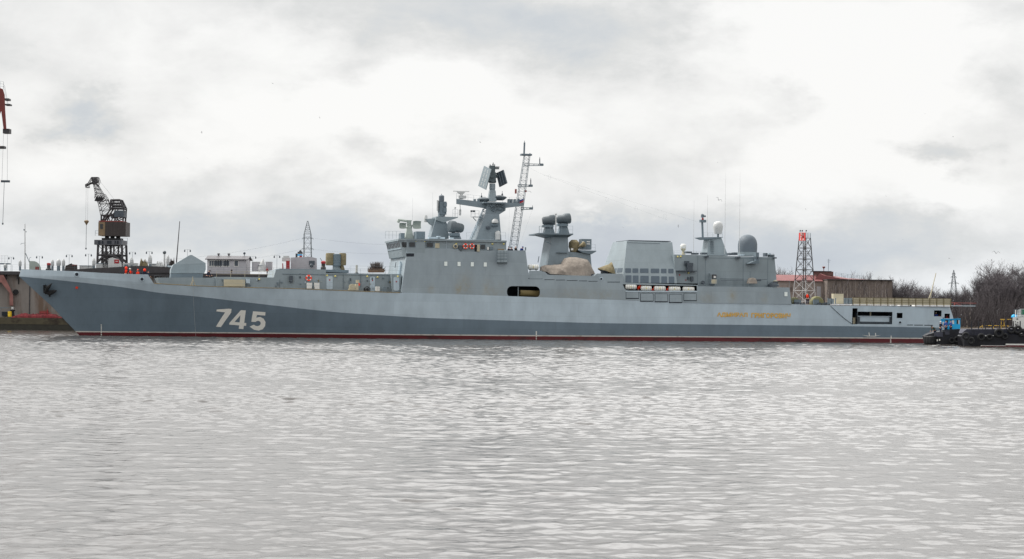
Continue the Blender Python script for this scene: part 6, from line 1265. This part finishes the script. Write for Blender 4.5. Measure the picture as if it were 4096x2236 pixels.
build(tow(1, 5), 'upper_frame', M['crane'], bt); build(tow(5, 8), 'lower_frame', mat('dull white tower paint', (176, 174, 174), var=.1), bt)
mb = MB(Matrix.Translation((ctr, yt, 0))); P = [V((hw[1] * math.cos(R(90 * k)), hw[1] * math.sin(R(90 * k)), zt_[1])) for k in range(5)]
rail(mb, P, zt_[0] - zt_[1], .6, 4, .025); mb.prism(P[:4], [p + V((0, 0, -.12)) for p in P[:4]])
for k in range(4): mb.tube(P[k], P[k] + V((0, 0, zt_[0] - zt_[1])), .05)
tp = build(mb, 'top_platform', M['mid'], bt)
mb = MB(Matrix.Translation((ctr, yt, 0))); zz = zt_[3] + .9; rail(mb, [V((hw[2] * .95 * math.cos(R(90 * k)), hw[2] * .95 * math.sin(R(90 * k)), zt_[3] + .2)) for k in range(5)], 1.4, 20, 3, .025); build(mb, 'mid_gallery', M['crane'], bt)
mb = MB(Matrix.Translation((ctr, yt, 0))); a, b = P[2] * 1.02, P[3] * 1.02; up_ = V((0, 0, 1)); z0 = W(3200, 963, yt).z; z1 = W(3200, 931, yt).z
q = [V((a.x, a.y, z0)), V((b.x, b.y, z0)), V((b.x, b.y, z1)), V((a.x, a.y, z1))]; n_ = V((-1, -1, 0)).normalized() * .1
mb.prism([p + n_ for p in q], [p + n_ * .3 for p in q]); pn = build(mb, 'red_panel', mat('pale red sign paint', (226, 84, 80), var=.08), bt)
mb = MB(Matrix.Translation((ctr, yt, 0))); qq = [p + n_ for p in q]
for s, t0, t1 in ((.22, .06, .3), (.27, .38, .62), (.30, .72, .96), (.62, .04, .28), (.58, .62, .9)): fq(mb, qq, s, s + .12, t0, t1, .02)
build(mb, 'panel_stripe', M['white'], pn)
mb = MB(Matrix.Translation((ctr, yt, 0)))
for s in (.45, .6, .7): fq(mb, qq, s, s + .05, .3, .95, .03)
build(mb, 'panel_post', M['crane'], pn)
for X in (3200, 3208, 3224): p = W(X, 930, yt); build(MB().tube(p, p + V((0, 0, .35)), .04).ball(p + V((.05, 0, .38)), .16, n=8, m=5), 'flood_lamp', M['crane'], bt)
build(truss(MB(), V((ctr, yt, 1.4)), V((ctr, yt, zt_[1])), .4, .4, 18, .022), 'ladder', M['crane'], bt)
# building
yb = 452.0
bd = thing('shore_building', 'low weathered grey building with red hipped roof behind the flight deck', 'building', W(3330, 1320, yb))
def w5(X, Y, d=0.0): return W(X, Y, yb + d)
def bw(X0, Y0, X1, z0, a, b): p, q = w5(X0, Y0, 0), w5(X1, Y0, 0); return MB().box((p.x, yb + a, z0), (q.x, yb + b, (p.z + q.z) / 2))
wl_ = mat('pink grey render', (150, 138, 132), rough=.95, var=.2, scale=.4, stretch=(2, 2, .6), c2=(112, 100, 94), cp=(.52, .66))
build(bw(3114, 1124.5, 3300, 1.3, 0, 12), 'main_block', wl_, bd); wg = build(bw(3296, 1121.5, 3553, 1.3, -5, 10), 'wing_block', M['brick'], bd)
build(MB().box((w5(3294, 1122).x, yb - 5.4, w5(3420, 1122).z), (w5(3556, 1122).x, yb + 10.3, w5(3420, 1119).z)), 'flat_roof_edge', M['crane'], wg)
zr0, zr1 = w5(3200, 1124).z, w5(3200, 1098).z
rf = build(MB().frus((w5(3108, 0).x, w5(3302, 0).x, yb - .6, yb + 12.6, zr0), (w5(3132, 0).x, w5(3290, 0).x, yb + 5, yb + 7, zr1)), 'hip_roof', M['rroof'], bd)
zq0 = w5(3300, 1120).z
build(MB().prism([w5(X, Y, 1) for X, Y in ((3256, 1122), (3277, 1094), (3298, 1102), (3360, 1113), (3415, 1119.5), (3484, 1122.5))], [w5(X, Y, 9) for X, Y in ((3256, 1122), (3277, 1094), (3340, 1104), (3390, 1113), (3485, 1118.5), (3486, 1122.5))]), 'sloped_roof', M['rroof'], bd)
ph = build(bw(3273, 1085, 3342, zq0, 3, 8), 'roof_house', mat('dark red brick', (104, 78, 74), rough=.95, var=.2), bd); build(MB().box((w5(3271, 0).x, yb + 2.7, w5(3300, 1085).z), (w5(3344, 0).x, yb + 8.3, w5(3300, 1083).z)), 'house_roof', M['crane'], ph)
p = w5(3295, 1084, 4); build(MB().tube(p, p + V((0, 0, .5)), .08).lathe(p + V((0, 0, .5)), [(.1, 0), (.4, .4), (.3, .5)], n=10), 'chimney_cowl', M['brownred'], bd)
p = w5(3313, 1084, 4); build(MB().tube(p, w5(3315, 1035, 4), .05).tube(w5(3307, 1040, 4), w5(3323, 1041, 4), .03).tube(w5(3309, 1048, 4), w5(3321, 1048, 4), .03), 'aerial', M['mid'], bd)
build(rail(MB(), [w5(3342, 1106, 1), w5(3415, 1116, 1), w5(3485, 1121, 1)], .85, 1.1, 3, .035), 'roof_railing', M['mid'], bd)
build(rail(MB(), [w5(3215, 1100, 5), w5(3272, 1099, 5)], .8, 1.2, 2, .03), 'roof_railing', M['mid'], bd)
for X in (3130, 3165, 3205, 3262, 3276): build(MB().box(w5(X, 1168, -.04), V((w5(X + 9, 0).x, yb + .05, w5(X, 1148).z))), 'window', M['hole'] if X != 3276 else M['dome'], bd)
build(MB().box(w5(3267, 1190, -.05), V((w5(3294, 0).x, yb + .06, w5(3280, 1146).z))), 'pale_patch', M['shed'], bd)
# power pylons
def pylon(X, Yt, Yb, y, wb, lb, arms, Ym, wm):
    t = thing('power_pylon', lb, 'pylon', (W(X, Yb, y).x, y, 0)); p, q = W(X, Yb, y), W(X, Yt, y); p0 = V((W(X, 1300, y).x, y, 1.0)); sc_ = F / y; r = .3 / sc_ * 1.5
    k = (p.z - 1) / (q.z - 1); mb = MB(); m_ = V((q.x, y, W(X, Ym, y).z)); truss(mb, p0, m_, wb, wm, 9, 1.1 / sc_, rb=.55 / sc_); truss(mb, m_, q, wm, wm * .12, 6, .8 / sc_, rb=.4 / sc_); build(mb, 'lattice_body', M['drum'], t)
    for Y, w_ in arms:
        c = W(X, Y, y); L = w_ / sc_; a = MB()
        for s in (-1, 1): a.tube(c, c + V((s * L, 0, .0)), 1.0 / sc_, n=4); a.tube(c + V((0, 0, 6 / sc_)), c + V((s * L, 0, 0)), .8 / sc_, n=4); a.tube(c + V((s * L, 0, 0)), c + V((s * L, 0, -5 / sc_)), .8 / sc_, n=4)
        build(a, 'cross_arm', M['drum'], t)
    return t
pylon(1231, 884, 1030, 700, 3.2, 'lattice power pylon rising behind the grey block house', ((953, 22), (996, 24)), 936, 2.3)
pylon(3815, 1080, 1180, 900, 4.5, 'distant lattice power pylon above the trees by the stern', ((1133, 20), (1108, 11), (1094, 6)), 1118, 1.3)
pwl = MB()
for X0, Y0, X1, Y1 in ((1203, 955, 640, 1040), (1205, 998, 700, 1060), (1259, 954, 1800, 975), (1257, 998, 1750, 1005)):
    a, b = W(X0, Y0, 700), W(X1, Y1, 700); pp = [a.lerp(b, i / 12) - V((0, 0, 1.2 * math.sin(math.pi * i / 12))) for i in range(13)]; pwl.path(pp, .02, 4)
build(pwl, 'power_line', M['drum'], None, 'thin sagging power lines running from the pylon behind the grey block', 'power line')
# ---- bare trees
def tree_mesh(seed, hgt, spread, nb, m_tr, up=.5):
    rd = random.Random(seed); tr = MB(); cw = MB()
    def grow(p, d, L, r, lev):
        n = 3 if lev < 2 else 2; q = p
        for i in range(n):
            d = (d + V((rd.gauss(0, .13), rd.gauss(0, .13), up * .10))).normalized(); e = q + d * (L / n); r2 = max(.017, r * (1 - .25 / n * (i + 1)))
            (tr if lev == 0 else cw).tube(q, e, r * (1 - .25 * i / n), r2, n=6 if lev == 0 else 3, cap=False); q = e
            if lev < 4 and (i > 0 or lev > 0):
                for _ in range(nb[lev]):
                    a = rd.uniform(0, 6.28); sd = V((math.cos(a), math.sin(a), rd.uniform(.1, 1.0) * up * 1.4)).normalized(); nd = (d * rd.uniform(.35, .8) + sd * spread).normalized()
                    grow(q.lerp(p, rd.uniform(0, .4)), nd, L * rd.uniform(.42, .72), r2 * .62, lev + 1)
    d = V((rd.gauss(0, .05), rd.gauss(0, .05), 1)); grow(V((0, 0, 0)), d, hgt * .72, hgt * .014 + .03, 0); return tr, cw
PROTO = []
for i, (sd, sp, nb, up) in enumerate(((3, .75, (4, 4, 3, 2), .55), (14, .55, (4, 4, 3, 2), .8), (28, .85, (5, 4, 3, 2), .5), (41, .5, (3, 4, 3, 3), .9))):
    tr, cw = tree_mesh(sd, 10, sp, nb, None, up); t = thing('bare_tree', '', 'tree', (0, 0, 0)); a = build(tr, 'trunk', M['birch'] if i == 3 else M['trunk'], t, fix=False); b = build(cw, 'crown', M['twig'], t, fix=False); zs = max(v[2] for v in cw.v); PROTO.append((t, zs, [False]))
def tree(X, Yt, y, k, lb, group='bare winter trees along the far shore', zg=1.5):
    t, zs, used = PROTO[k % 4]; p = W(X, Yt, y); s = (p.z - zg) / zs
    o = t if not used[0] else dup(t); used[0] = True; o.location = (p.x, y, zg); o.scale = (s * 1.05, s * 1.05, s); o.rotation_euler = (0, 0, (X * 13 % 360) * .0174); o['label'] = lb; o['group'] = group
bgr = 'indistinct bare tree in the mixed row behind the flight deck'
for X, Yt, y, k, lb in ((3085, 1062, 475, 1, 'bare tree left of the beacon tower behind the red roof, leftmost'), (3105, 1052, 480, 0, 'bare tree just left of the beacon tower, reddish twigs above the roof'), (3435, 1078, 500, 3, 'thin pale tree rising behind the flat roofed wing'), (3508, 1105, 495, 1, 'low bare tree above the right end of the flat roof'),
    (3556, 1098, 470, 3, 'pale bare birch at the right corner of the weathered building'), (3596, 1106, 462, 1, 'bare reddish tree right of the building corner'), (3632, 1110, 468, 3, 'pale slender tree between the building and the leaning staff'), (3672, 1136, 455, 0, bgr), (3655, 1130, 475, 2, bgr), (3702, 1128, 470, 1, 'bare tree directly behind the leaning jack staff'), (3740, 1142, 460, 2, bgr), (3770, 1150, 455, 0, bgr), (3690, 1140, 450, 2, bgr), (3614, 1128, 480, 2, bgr), (3575, 1120, 478, 0, bgr),
    (3795, 1150, 470, 1, bgr), (3836, 1160, 462, 3, 'low pale tree right beside the distant pylon'), (3858, 1142, 455, 0, 'bare tree over the stern overhang'), (3890, 1130, 462, 3, 'pale twigged birch left of the big dark trees'), (3918, 1100, 458, 1, 'mid height bare tree on the left shoulder of the tall clump'), (3945, 1075, 466, 0, 'dark bare tree left of the tallest crown'), (3985, 1036, 470, 2, 'tallest bare tree with rounded crown near the right edge'), (4022, 1034, 478, 0, 'tall dense bare tree right of the tallest rounded crown'),
    (4058, 1048, 462, 2, 'tall bare tree above the white deckhouse of the tug'), (4092, 1036, 472, 0, 'tall bare tree cut by the right edge'), (4140, 1060, 470, 0, 'bare tree just beyond the right edge'), (4230, 1075, 468, 2, 'bare tree well beyond the right edge'), (4330, 1060, 474, 1, 'tall bare tree far beyond the right edge'), (3968, 1110, 448, 1, 'slim dark tree low in the tall clump'), (4010, 1120, 446, 3, 'birch low in the tall clump above the yellow rail'), (4045, 1110, 450, 1, 'dark slim tree behind the tug deckhouse'), (3930, 1150, 446, 2, 'low dark bush like tree above the yellow rail'),
    (4000, 1070, 456, 0, 'dense bare tree in front of the tallest crown'), (4036, 1066, 457, 2, 'broad bare tree low in the clump, left of the tug deckhouse'), (4076, 1062, 455, 2, 'broad bare tree behind the green wheelhouse'), (3962, 1088, 454, 2, 'broad dark bare tree on the left flank of the tall clump'), (2424, 1070, 520, 2, 'bare tree glimpsed left of the funnel over the tent shaped tarpaulin')): tree(X, Yt, y, k, lb)
# leaning birch trunks at the shore and saplings before the wall
def birch(X0, Y0, X1, Y1, y, r, lb, grp, br=5):
    a, b = W(X0, Y0, y), W(X1, Y1, y); t = thing('birch_tree', lb, 'tree', a, 0, grp); rd = random.Random(int(X0 * 7 + Y1)); tr = MB(); cw = MB(); pr = a
    for i in range(1, 7):
        q = a.lerp(b, i / 6) + V((rd.gauss(0, .08), rd.gauss(0, .08), 0)); tr.tube(pr, q, r * (1.05 - i * .13), r * (.92 - i * .13), n=6); pr = q
    for i in range(br * 4):
        s = a.lerp(b, rd.uniform(.45, 1)); e = s + V((rd.gauss(0, .6), rd.gauss(0, .4), rd.uniform(.4, 1.6))); cw.tube(s, e, .03, .012, n=3)
    build(tr, 'trunk', M['birch'], t); build(cw, 'crown', M['twig'], t)
birch(3877, 1330, 3854, 1220, 430, .17, 'pale birch trunk leaning left at the shore behind the tug', 'pale birches by the stern'); birch(3884, 1330, 3880, 1190, 432, .17, 'upright pale birch trunk beside the leaning one at the shore', 'pale birches by the stern')
rd = random.Random(11)
for i in range(26):
    X = 3300 + i * 9.6 + rd.uniform(-4, 4); birch(X, 1320, X + rd.uniform(-3, 3), rd.uniform(1128, 1155), 443 + rd.uniform(-1.5, 1.5), rd.uniform(.06, .11), 'slender pale birch sapling in front of the weathered grey wall', 'birch saplings before the grey wall', 3)
uw = MB(); rd = random.Random(21)
for i in range(11500):
    X = rd.uniform(3080, 4700); y = rd.uniform(436, 452) if 3100 < X < 3560 else rd.uniform(426, 470)
    if 3100 < X < 3560 and rd.random() < .75: continue
    a = V((wx(X, y), y, 1.2)); h = rd.uniform(1.2, 4.5) * (1.75 if X > 3830 else 1.25 if X > 3560 else .9); b = a + V((rd.gauss(0, .25) * h, rd.gauss(0, .2) * h, h)); uw.tube(a, b, .05, .015, n=3, cap=False)
    if rd.random() < .6: c = a.lerp(b, .6); uw.tube(c, c + V((rd.gauss(0, .4), rd.gauss(0, .3), rd.uniform(.3, 1.2))), .03, .01, n=3, cap=False)
build(uw, 'undergrowth', mat('dark brush', (70, 65, 67), rough=1, var=.4, scale=.4), None, 'dark brushwood along the far shore', 'brushwood', kind='stuff', fix=False)

# ================================================================ tugs at the stern
ya = 268.0
ta = thing('tug_launch', 'small black workboat with a bright blue cabin at the stern of the frigate', 'workboat', W(3780, 1372, ya))
def t6(x, y, d=0.0): return W(3680 + x / 6.113, 1180 + y / 6.113, ya + d)
def boat(fn, sheer, bot, y, beam, taper_l, taper_r, zlo=-.4, rake=.35):   # hull lofted from a sheer line, pointed at its tapered ends
    vs = []; n = len(sheer); m = 7
    for i, (X, Y) in enumerate(sheer):
        p = fn(X, Y); t = i / (n - 1); bw_ = beam * min(1, .28 + t / taper_l if taper_l else 1, .35 + (1 - t) / taper_r if taper_r else 1)
        for j in range(m):
            s = j / (m - 1) * 2 - 1; z = p.z
            vs.append((p.x, y + beam + s * bw_, z))
        for j in range(m):
            s = j / (m - 1) * 2 - 1; vs.append((p.x + (rake if i == 0 else 0), y + beam + s * bw_ * .88, zlo))
    k = 2 * m; f = []
    for i in range(n - 1):
        for j in range(m - 1): f += [(i*k+j, i*k+j+1, (i+1)*k+j+1, (i+1)*k+j), (i*k+m+j, (i+1)*k+m+j, (i+1)*k+m+j+1, i*k+m+j+1)]
        f += [(i*k, (i+1)*k, (i+1)*k+m, i*k+m), (i*k+m-1, i*k+2*m-1, (i+1)*k+2*m-1, (i+1)*k+m-1)]
    for i in (0, n - 1): f += [(i*k+j, i*k+j+1, i*k+m+j+1, i*k+m+j) for j in range(m - 1)]
    return MB().add(vs, f)
build(boat(lambda x, y: t6(x, y), [(160, 1010), (250, 960), (340, 930), (560, 892), (760, 850), (900, 835), (1000, 832), (1150, 840), (1400, 850)], 0, ya, 2.2, .5, 0), 'hull', M['tug'], ta)
def p6(mb, x0, y0, x1, y1, a, b): p, q = t6(x0, y1, a), t6(x1, y0, a); mb.box((p.x, ya + a, p.z), (q.x, ya + b, q.z)); return mb
build(p6(MB(), 320, 1218, 1090, 1226, -.02, .1), 'white_line', M['white'], ta); build(p6(MB(), 320, 1227, 1090, 1262, -.02, .1), 'boot_top', M['red'], ta)
mb = MB()
for x, d in ((185, 1.4), (240, .9), (300, .5)): mb.lathe(t6(x, 1190, d), [(.42, 0), (.5, .15), (.5, .9), (.4, 1.0)], n=12)
build(mb, 'bow_fender', M['black'], ta)
mb = MB()
for x, y, r in ((780, 1110, .42), (900, 1090, .45), (1040, 1060, .45)): mb.ring(t6(x, y, -.12), r * .7, r * .3, (0, 1, 0), 16, 8)
build(mb, 'tyre_fender', M['black'], ta)
build(p6(MB(), 360, 905, 560, 1015, -.06, .1), 'bulwark_plate', M['tugg'], ta); build(p6(p6(MB(), 612, 890, 722, 905, -.1, .05), 612, 905, 722, 970, -.08, .05), 'rubbing_plate', M['tugg'], ta)
build(p6(p6(MB(), 414, 1085, 436, 1128, -.03, .1), 470, 1076, 493, 1118, -.03, .1), 'bow_mark', M['num'], ta)
cbn = build(MB().prism([t6(*a, 1.6) for a in ((520, 840), (985, 832), (985, 592), (510, 592))], [t6(*a, 3.6) for a in ((520, 840), (985, 832), (985, 592), (510, 592))]), 'cabin', M['blue'], ta)
build(MB().prism([t6(*a, 1.4) for a in ((498, 600), (995, 592), (992, 578), (505, 584))], [t6(*a, 3.8) for a in ((498, 600), (995, 592), (992, 578), (505, 584))]), 'cabin_roof', M['blue'], cbn)
for x0, y0, x1, y1, m in ((622, 612, 688, 700, 'glass'), (783, 622, 832, 708, 'white'), (897, 610, 940, 706, 'glass')): build(p6(MB(), x0, y0, x1, y1, 1.56, 1.7), 'cabin_window', M[m], cbn)  # middle pane painted white for the light it shows
build(p6(p6(MB(), 940, 606, 960, 714, 1.55, 1.7), 552, 655, 590, 840, 1.5, 1.7), 'white_frame', M['white'], cbn)
build(MB().tube(t6(925, 580, 2), t6(922, 545, 2), .05).tube(t6(570, 580, 2), t6(575, 553, 2), .12), 'roof_lamp', M['drk'], cbn)
GT = 'crew standing on the workboat'
for x, y, d, j, h, lb, rz in ((500, 640, .9, 'navy', 'dome', 'person in dark jacket and pale hat standing at the left end of the blue cabin', 40), (640, 612, 1.0, 'bluej', 'navy', 'person in blue jacket standing in front of the left cabin window', -50), (757, 612, .8, 'bluej', 'navy', 'person in blue work jacket facing left before the middle of the blue cabin', -60)):
    p = t6(x, y, d); person((p.x, ya + d, p.z - 1.8), R(rz), lb, M[j], M['navy'], M[h], 'cap', None, .05, (.8, .9), group=GT)
p = t6(370, 795, .8); person((p.x, ya + .8, p.z - 1.25), R(-60), 'person in dark green crouching at the bow of the workboat', mat('dark green cloth', (38, 58, 48), rough=.9, var=.2), M['navy'], M['black'], 'cap', None, .9, (1.2, 1.2), group=GT)
ybt = 257.0
tb = thing('tug', 'large black tug with tyre fenders and white deckhouse at the right edge', 'tug', W(4150, 1380, ybt))
def t7(x, y, d=0.0): return W(3680 + x / 6.113, 1180 + y / 6.113, ybt + d)
def p7(mb, x0, y0, x1, y1, a, b): p, q = t7(x0, y1, a), t7(x1, y0, a); mb.box((p.x, ybt + a, p.z), (q.x, ybt + b, q.z)); return mb
SH7 = [(1085, 1010), (1150, 985), (1400, 985), (1900, 982), (2540, 975), (3400, 965), (4300, 970)]
build(boat(lambda x, y: t7(x, y), SH7, 0, ybt, 3.2, .55, .5, rake=1.3), 'hull', M['tug'], tb)
build(boat(lambda x, y: t7(x, y), [(x, y - (150 if x > 1160 else 60)) for x, y in [(1120, 1000), (1200, 985)] + SH7[2:]], 0, ybt + .05, 3.15, .55, .5, t7(1500, 985).z), 'bulwark', M['tugg'], tb)
build(p7(MB(), 1500, 1236, 2099, 1244, .0, .3), 'white_line', M['white'], tb); build(p7(MB(), 2099, 1225, 4000, 1300, -.01, .3), 'boot_top', M['red'], tb); build(p7(MB(), 2100, 1212, 4000, 1224, -.02, .3), 'white_line', M['white'], tb); build(p7(MB(), 1500, 1245, 2099, 1300, -.01, .3), 'boot_top', M['red'], tb)
for x, y, r in ((1500, 1030, .5), (1700, 1030, .42), (1930, 930, .62), (2080, 1010, .42), (2235, 850, .5), (2390, 845, .55), (2500, 930, .5), (2750, 990, .5), (1120, 1000, .5), (1250, 1120, .5)): build(MB().ring(t7(x, y, -.1), r * .68, r * .32, (.1, 1, .05), 18, 8), 'tyre_fender', M['black'], tb)
mb = MB(); p7(p7(p7(mb, 1568, 985, 1655, 1005, -.06, .1), 2435, 930, 2500, 945, -.06, .1), 1775, 985, 1800, 1000, -.06, .1); build(mb, 'pale_plate', M['white'], tb)
mb = MB()
for k in range(9): a = t7(1250 + k * 170, 832, .2); mb.box(a, a + V((.12, .1, 1.0)))
build(mb, 'bulwark_stay', M['tug'], tb)
def yrail(mb):
    for a, b in (((1460, 795), (1530, 745)), ((1530, 745), (2200, 760)), ((1960, 596), (2230, 596)), ((1985, 690), (2005, 600)), ((2060, 690), (2040, 600)), ((2040, 770), (2080, 735)), ((1530, 745), (1530, 830)), ((1800, 750), (1800, 830)), ((2100, 758), (2100, 830)), ((1990, 690), (1990, 830)), ((2055, 690), (2055, 830))): mb.tube(t7(*a, 2.5), t7(*b, 2.5), .036, n=6)
build((lambda b: (yrail(b), b)[1])(MB()), 'hand_rail', mat('yellow and black banded rail', (215, 172, 52), var=.2, scale=3.0, c2=(30, 28, 26), cp=(.5, .52)), tb)
dh = build(MB().prism([t7(*a, 1.2) for a in ((2258, 830), (3700, 815), (3700, 520), (2265, 545))], [t7(*a, 5) for a in ((2258, 830), (3700, 815), (3700, 520), (2265, 545))]), 'deckhouse', M['white'], tb)
build(p7(p7(p7(p7(MB(), 2360, 575, 2400, 598, 1.16, 1.3), 2380, 660, 2400, 690, 1.16, 1.3), 2380, 710, 2402, 728, 1.16, 1.3), 2325, 640, 2340, 665, 1.16, 1.3), 'house_fitting', M['navy'], dh)
wh = build(MB().prism([t7(*a, 1.8) for a in ((2368, 535), (2900, 525), (2900, 330), (2440, 340), (2380, 375))], [t7(*a, 4.5) for a in ((2368, 535), (2900, 525), (2900, 330), (2440, 340), (2380, 375))]), 'wheelhouse', M['dome'], tb)
build(p7(MB(), 2480, 360, 2900, 480, 1.74, 1.9), 'green_panel', mat('green paint', (34, 116, 82), var=.1), wh); build(rail(MB(), [t7(2300, 540, 1.3), t7(2900, 525, 1.3)], .95, .5, 3, .03), 'railing', M['mid'], dh)
build(MB().tube(t7(2340, 540, 2), t7(2338, 365, 2), .06), 'roof_post', M['white'], dh); build(MB().ball(t7(2312, 535, 2.4), .33, 1.25, 1, 1, 12, 6, -.2), 'blue_dome', M['blue'], dh)
build(MB().tube(t7(2340, 700, .6), t7(2370, 830, .6), .08).tube(t7(2335, 705, .6), t7(2365, 745, .6), .06), 'towing_hook', M['black'], tb)
# ================================================================ gulls
def gull(nm, flap):
    t = thing('gull', '', 'gull', (0, 0, 0), 0, 'gulls over the harbour'); f = WM[t]
    build(MB(f).lathe((0, -.26, 0), [(.01, 0), (.045, .07), (.075, .2), (.07, .33), (.045, .42), (.055, .46), (.04, .52), (.008, .58)], (0, 1, 0.1), 10).add([(-.06, -.36, 0), (.06, -.36, 0), (.03, -.2, .01), (-.03, -.2, .01), (-.06, -.36, .012), (.06, -.36, .012), (.03, -.2, .03), (-.03, -.2, .03)], [(0,3,2,1),(4,5,6,7),(0,1,5,4),(1,2,6,5),(2,3,7,6),(3,0,4,7)]), 'body', M['gull'], t)
    for s in (-1, 1):
        z1, z2 = .28 * flap, .06 * flap; L = [(0.03, .1, .02, .2), (.32, .14, .02 + z1, .19), (.62, .04, .02 + z2, .06)]
        vs = []
        for x, yy, z, c in L:
            vs += [(s * x, yy, z), (s * x, yy - c, z - .01), (s * x, yy, z + .016), (s * x, yy - c, z + .004)]
        fs = []
        for i in (0, 4): fs += [(i, i+4, i+5, i+1), (i+2, i+3, i+7, i+6), (i, i+2, i+6, i+4), (i+1, i+5, i+7, i+3)]
        build(MB(f).add(vs, fs + [(0, 1, 3, 2), (8, 10, 11, 9)]), 'wing', M['gtip'], t)
    return t
G = [gull('a', 1.0), gull('b', -.5), gull('c', 1.8)]; used = set()
for i, (X, Y, w_, rz, tilt, lb) in enumerate(((2874, 800, 32, 20, .55, 'biggest gull, gliding with wings spread above the hangar mast'), (1091, 333, 11, 60, .3, 'gull high over the middle left of the sky'), (805, 530, 13, 80, .9, 'gull with wings up in the left sky, between the crane and the bridge'), (1278, 470, 10, 85, 1.2, 'gull seen edge on, upright, left of the radar mast'), (750, 632, 8, 30, .2, 'small gull low in the left sky'),
    (1920, 570, 9, 50, .3, 'gull just above the rotating search radar'), (2870, 650, 6, 40, .2, 'tiny gull in the bright cloud at right'), (3223, 836, 8, 70, .8, 'small gull above the beacon tower'), (2492, 910, 7, 20, .3, 'tiny gull near the small bright cloud left of the funnel'), (3545, 785, 7, 30, .2, 'tiny gull right of the beacon tower in the grey sky'), (3612, 958, 6, 60, .2, 'tiny gull low over the building'), (3796, 1035, 9, 30, .3, 'small gull over the distant pylon'), (3984, 1013, 34, 5, .1, 'large gull with long flat wings over the tall trees'),
    (3966, 1040, 11, 80, .9, 'gull with raised wings just below the large one over the trees'), (3908, 1088, 10, 60, .6, 'gull diving beside the tall clump of trees'), (2712, 905, 14, 75, 1.0, 'gull flapping between the funnel and the signal pole'), (3700, 455, 6, 30, .2, 'tiny gull in the upper right sky'), (3812, 548, 7, 50, .3, 'small gull before the blue grey gap at right'), (340, 562, 6, 40, .3, 'tiny gull beside the dark cloud at left'), (180, 560, 6, 20, .2, 'tiny gull left of the dark cloud at left'))):
    k = i % 3 if w_ < 20 else 0; y = min(700, max(150, 1.24 * F / w_ * .8)); sc_ = w_ * y / F / 1.24
    o = G[k] if k not in used else dup(G[k]); used.add(k); p = W(X, Y, y); o.location = p; o.scale = (sc_,) * 3; o.rotation_euler = (tilt * .5, tilt, R(rz)); o['label'] = lb
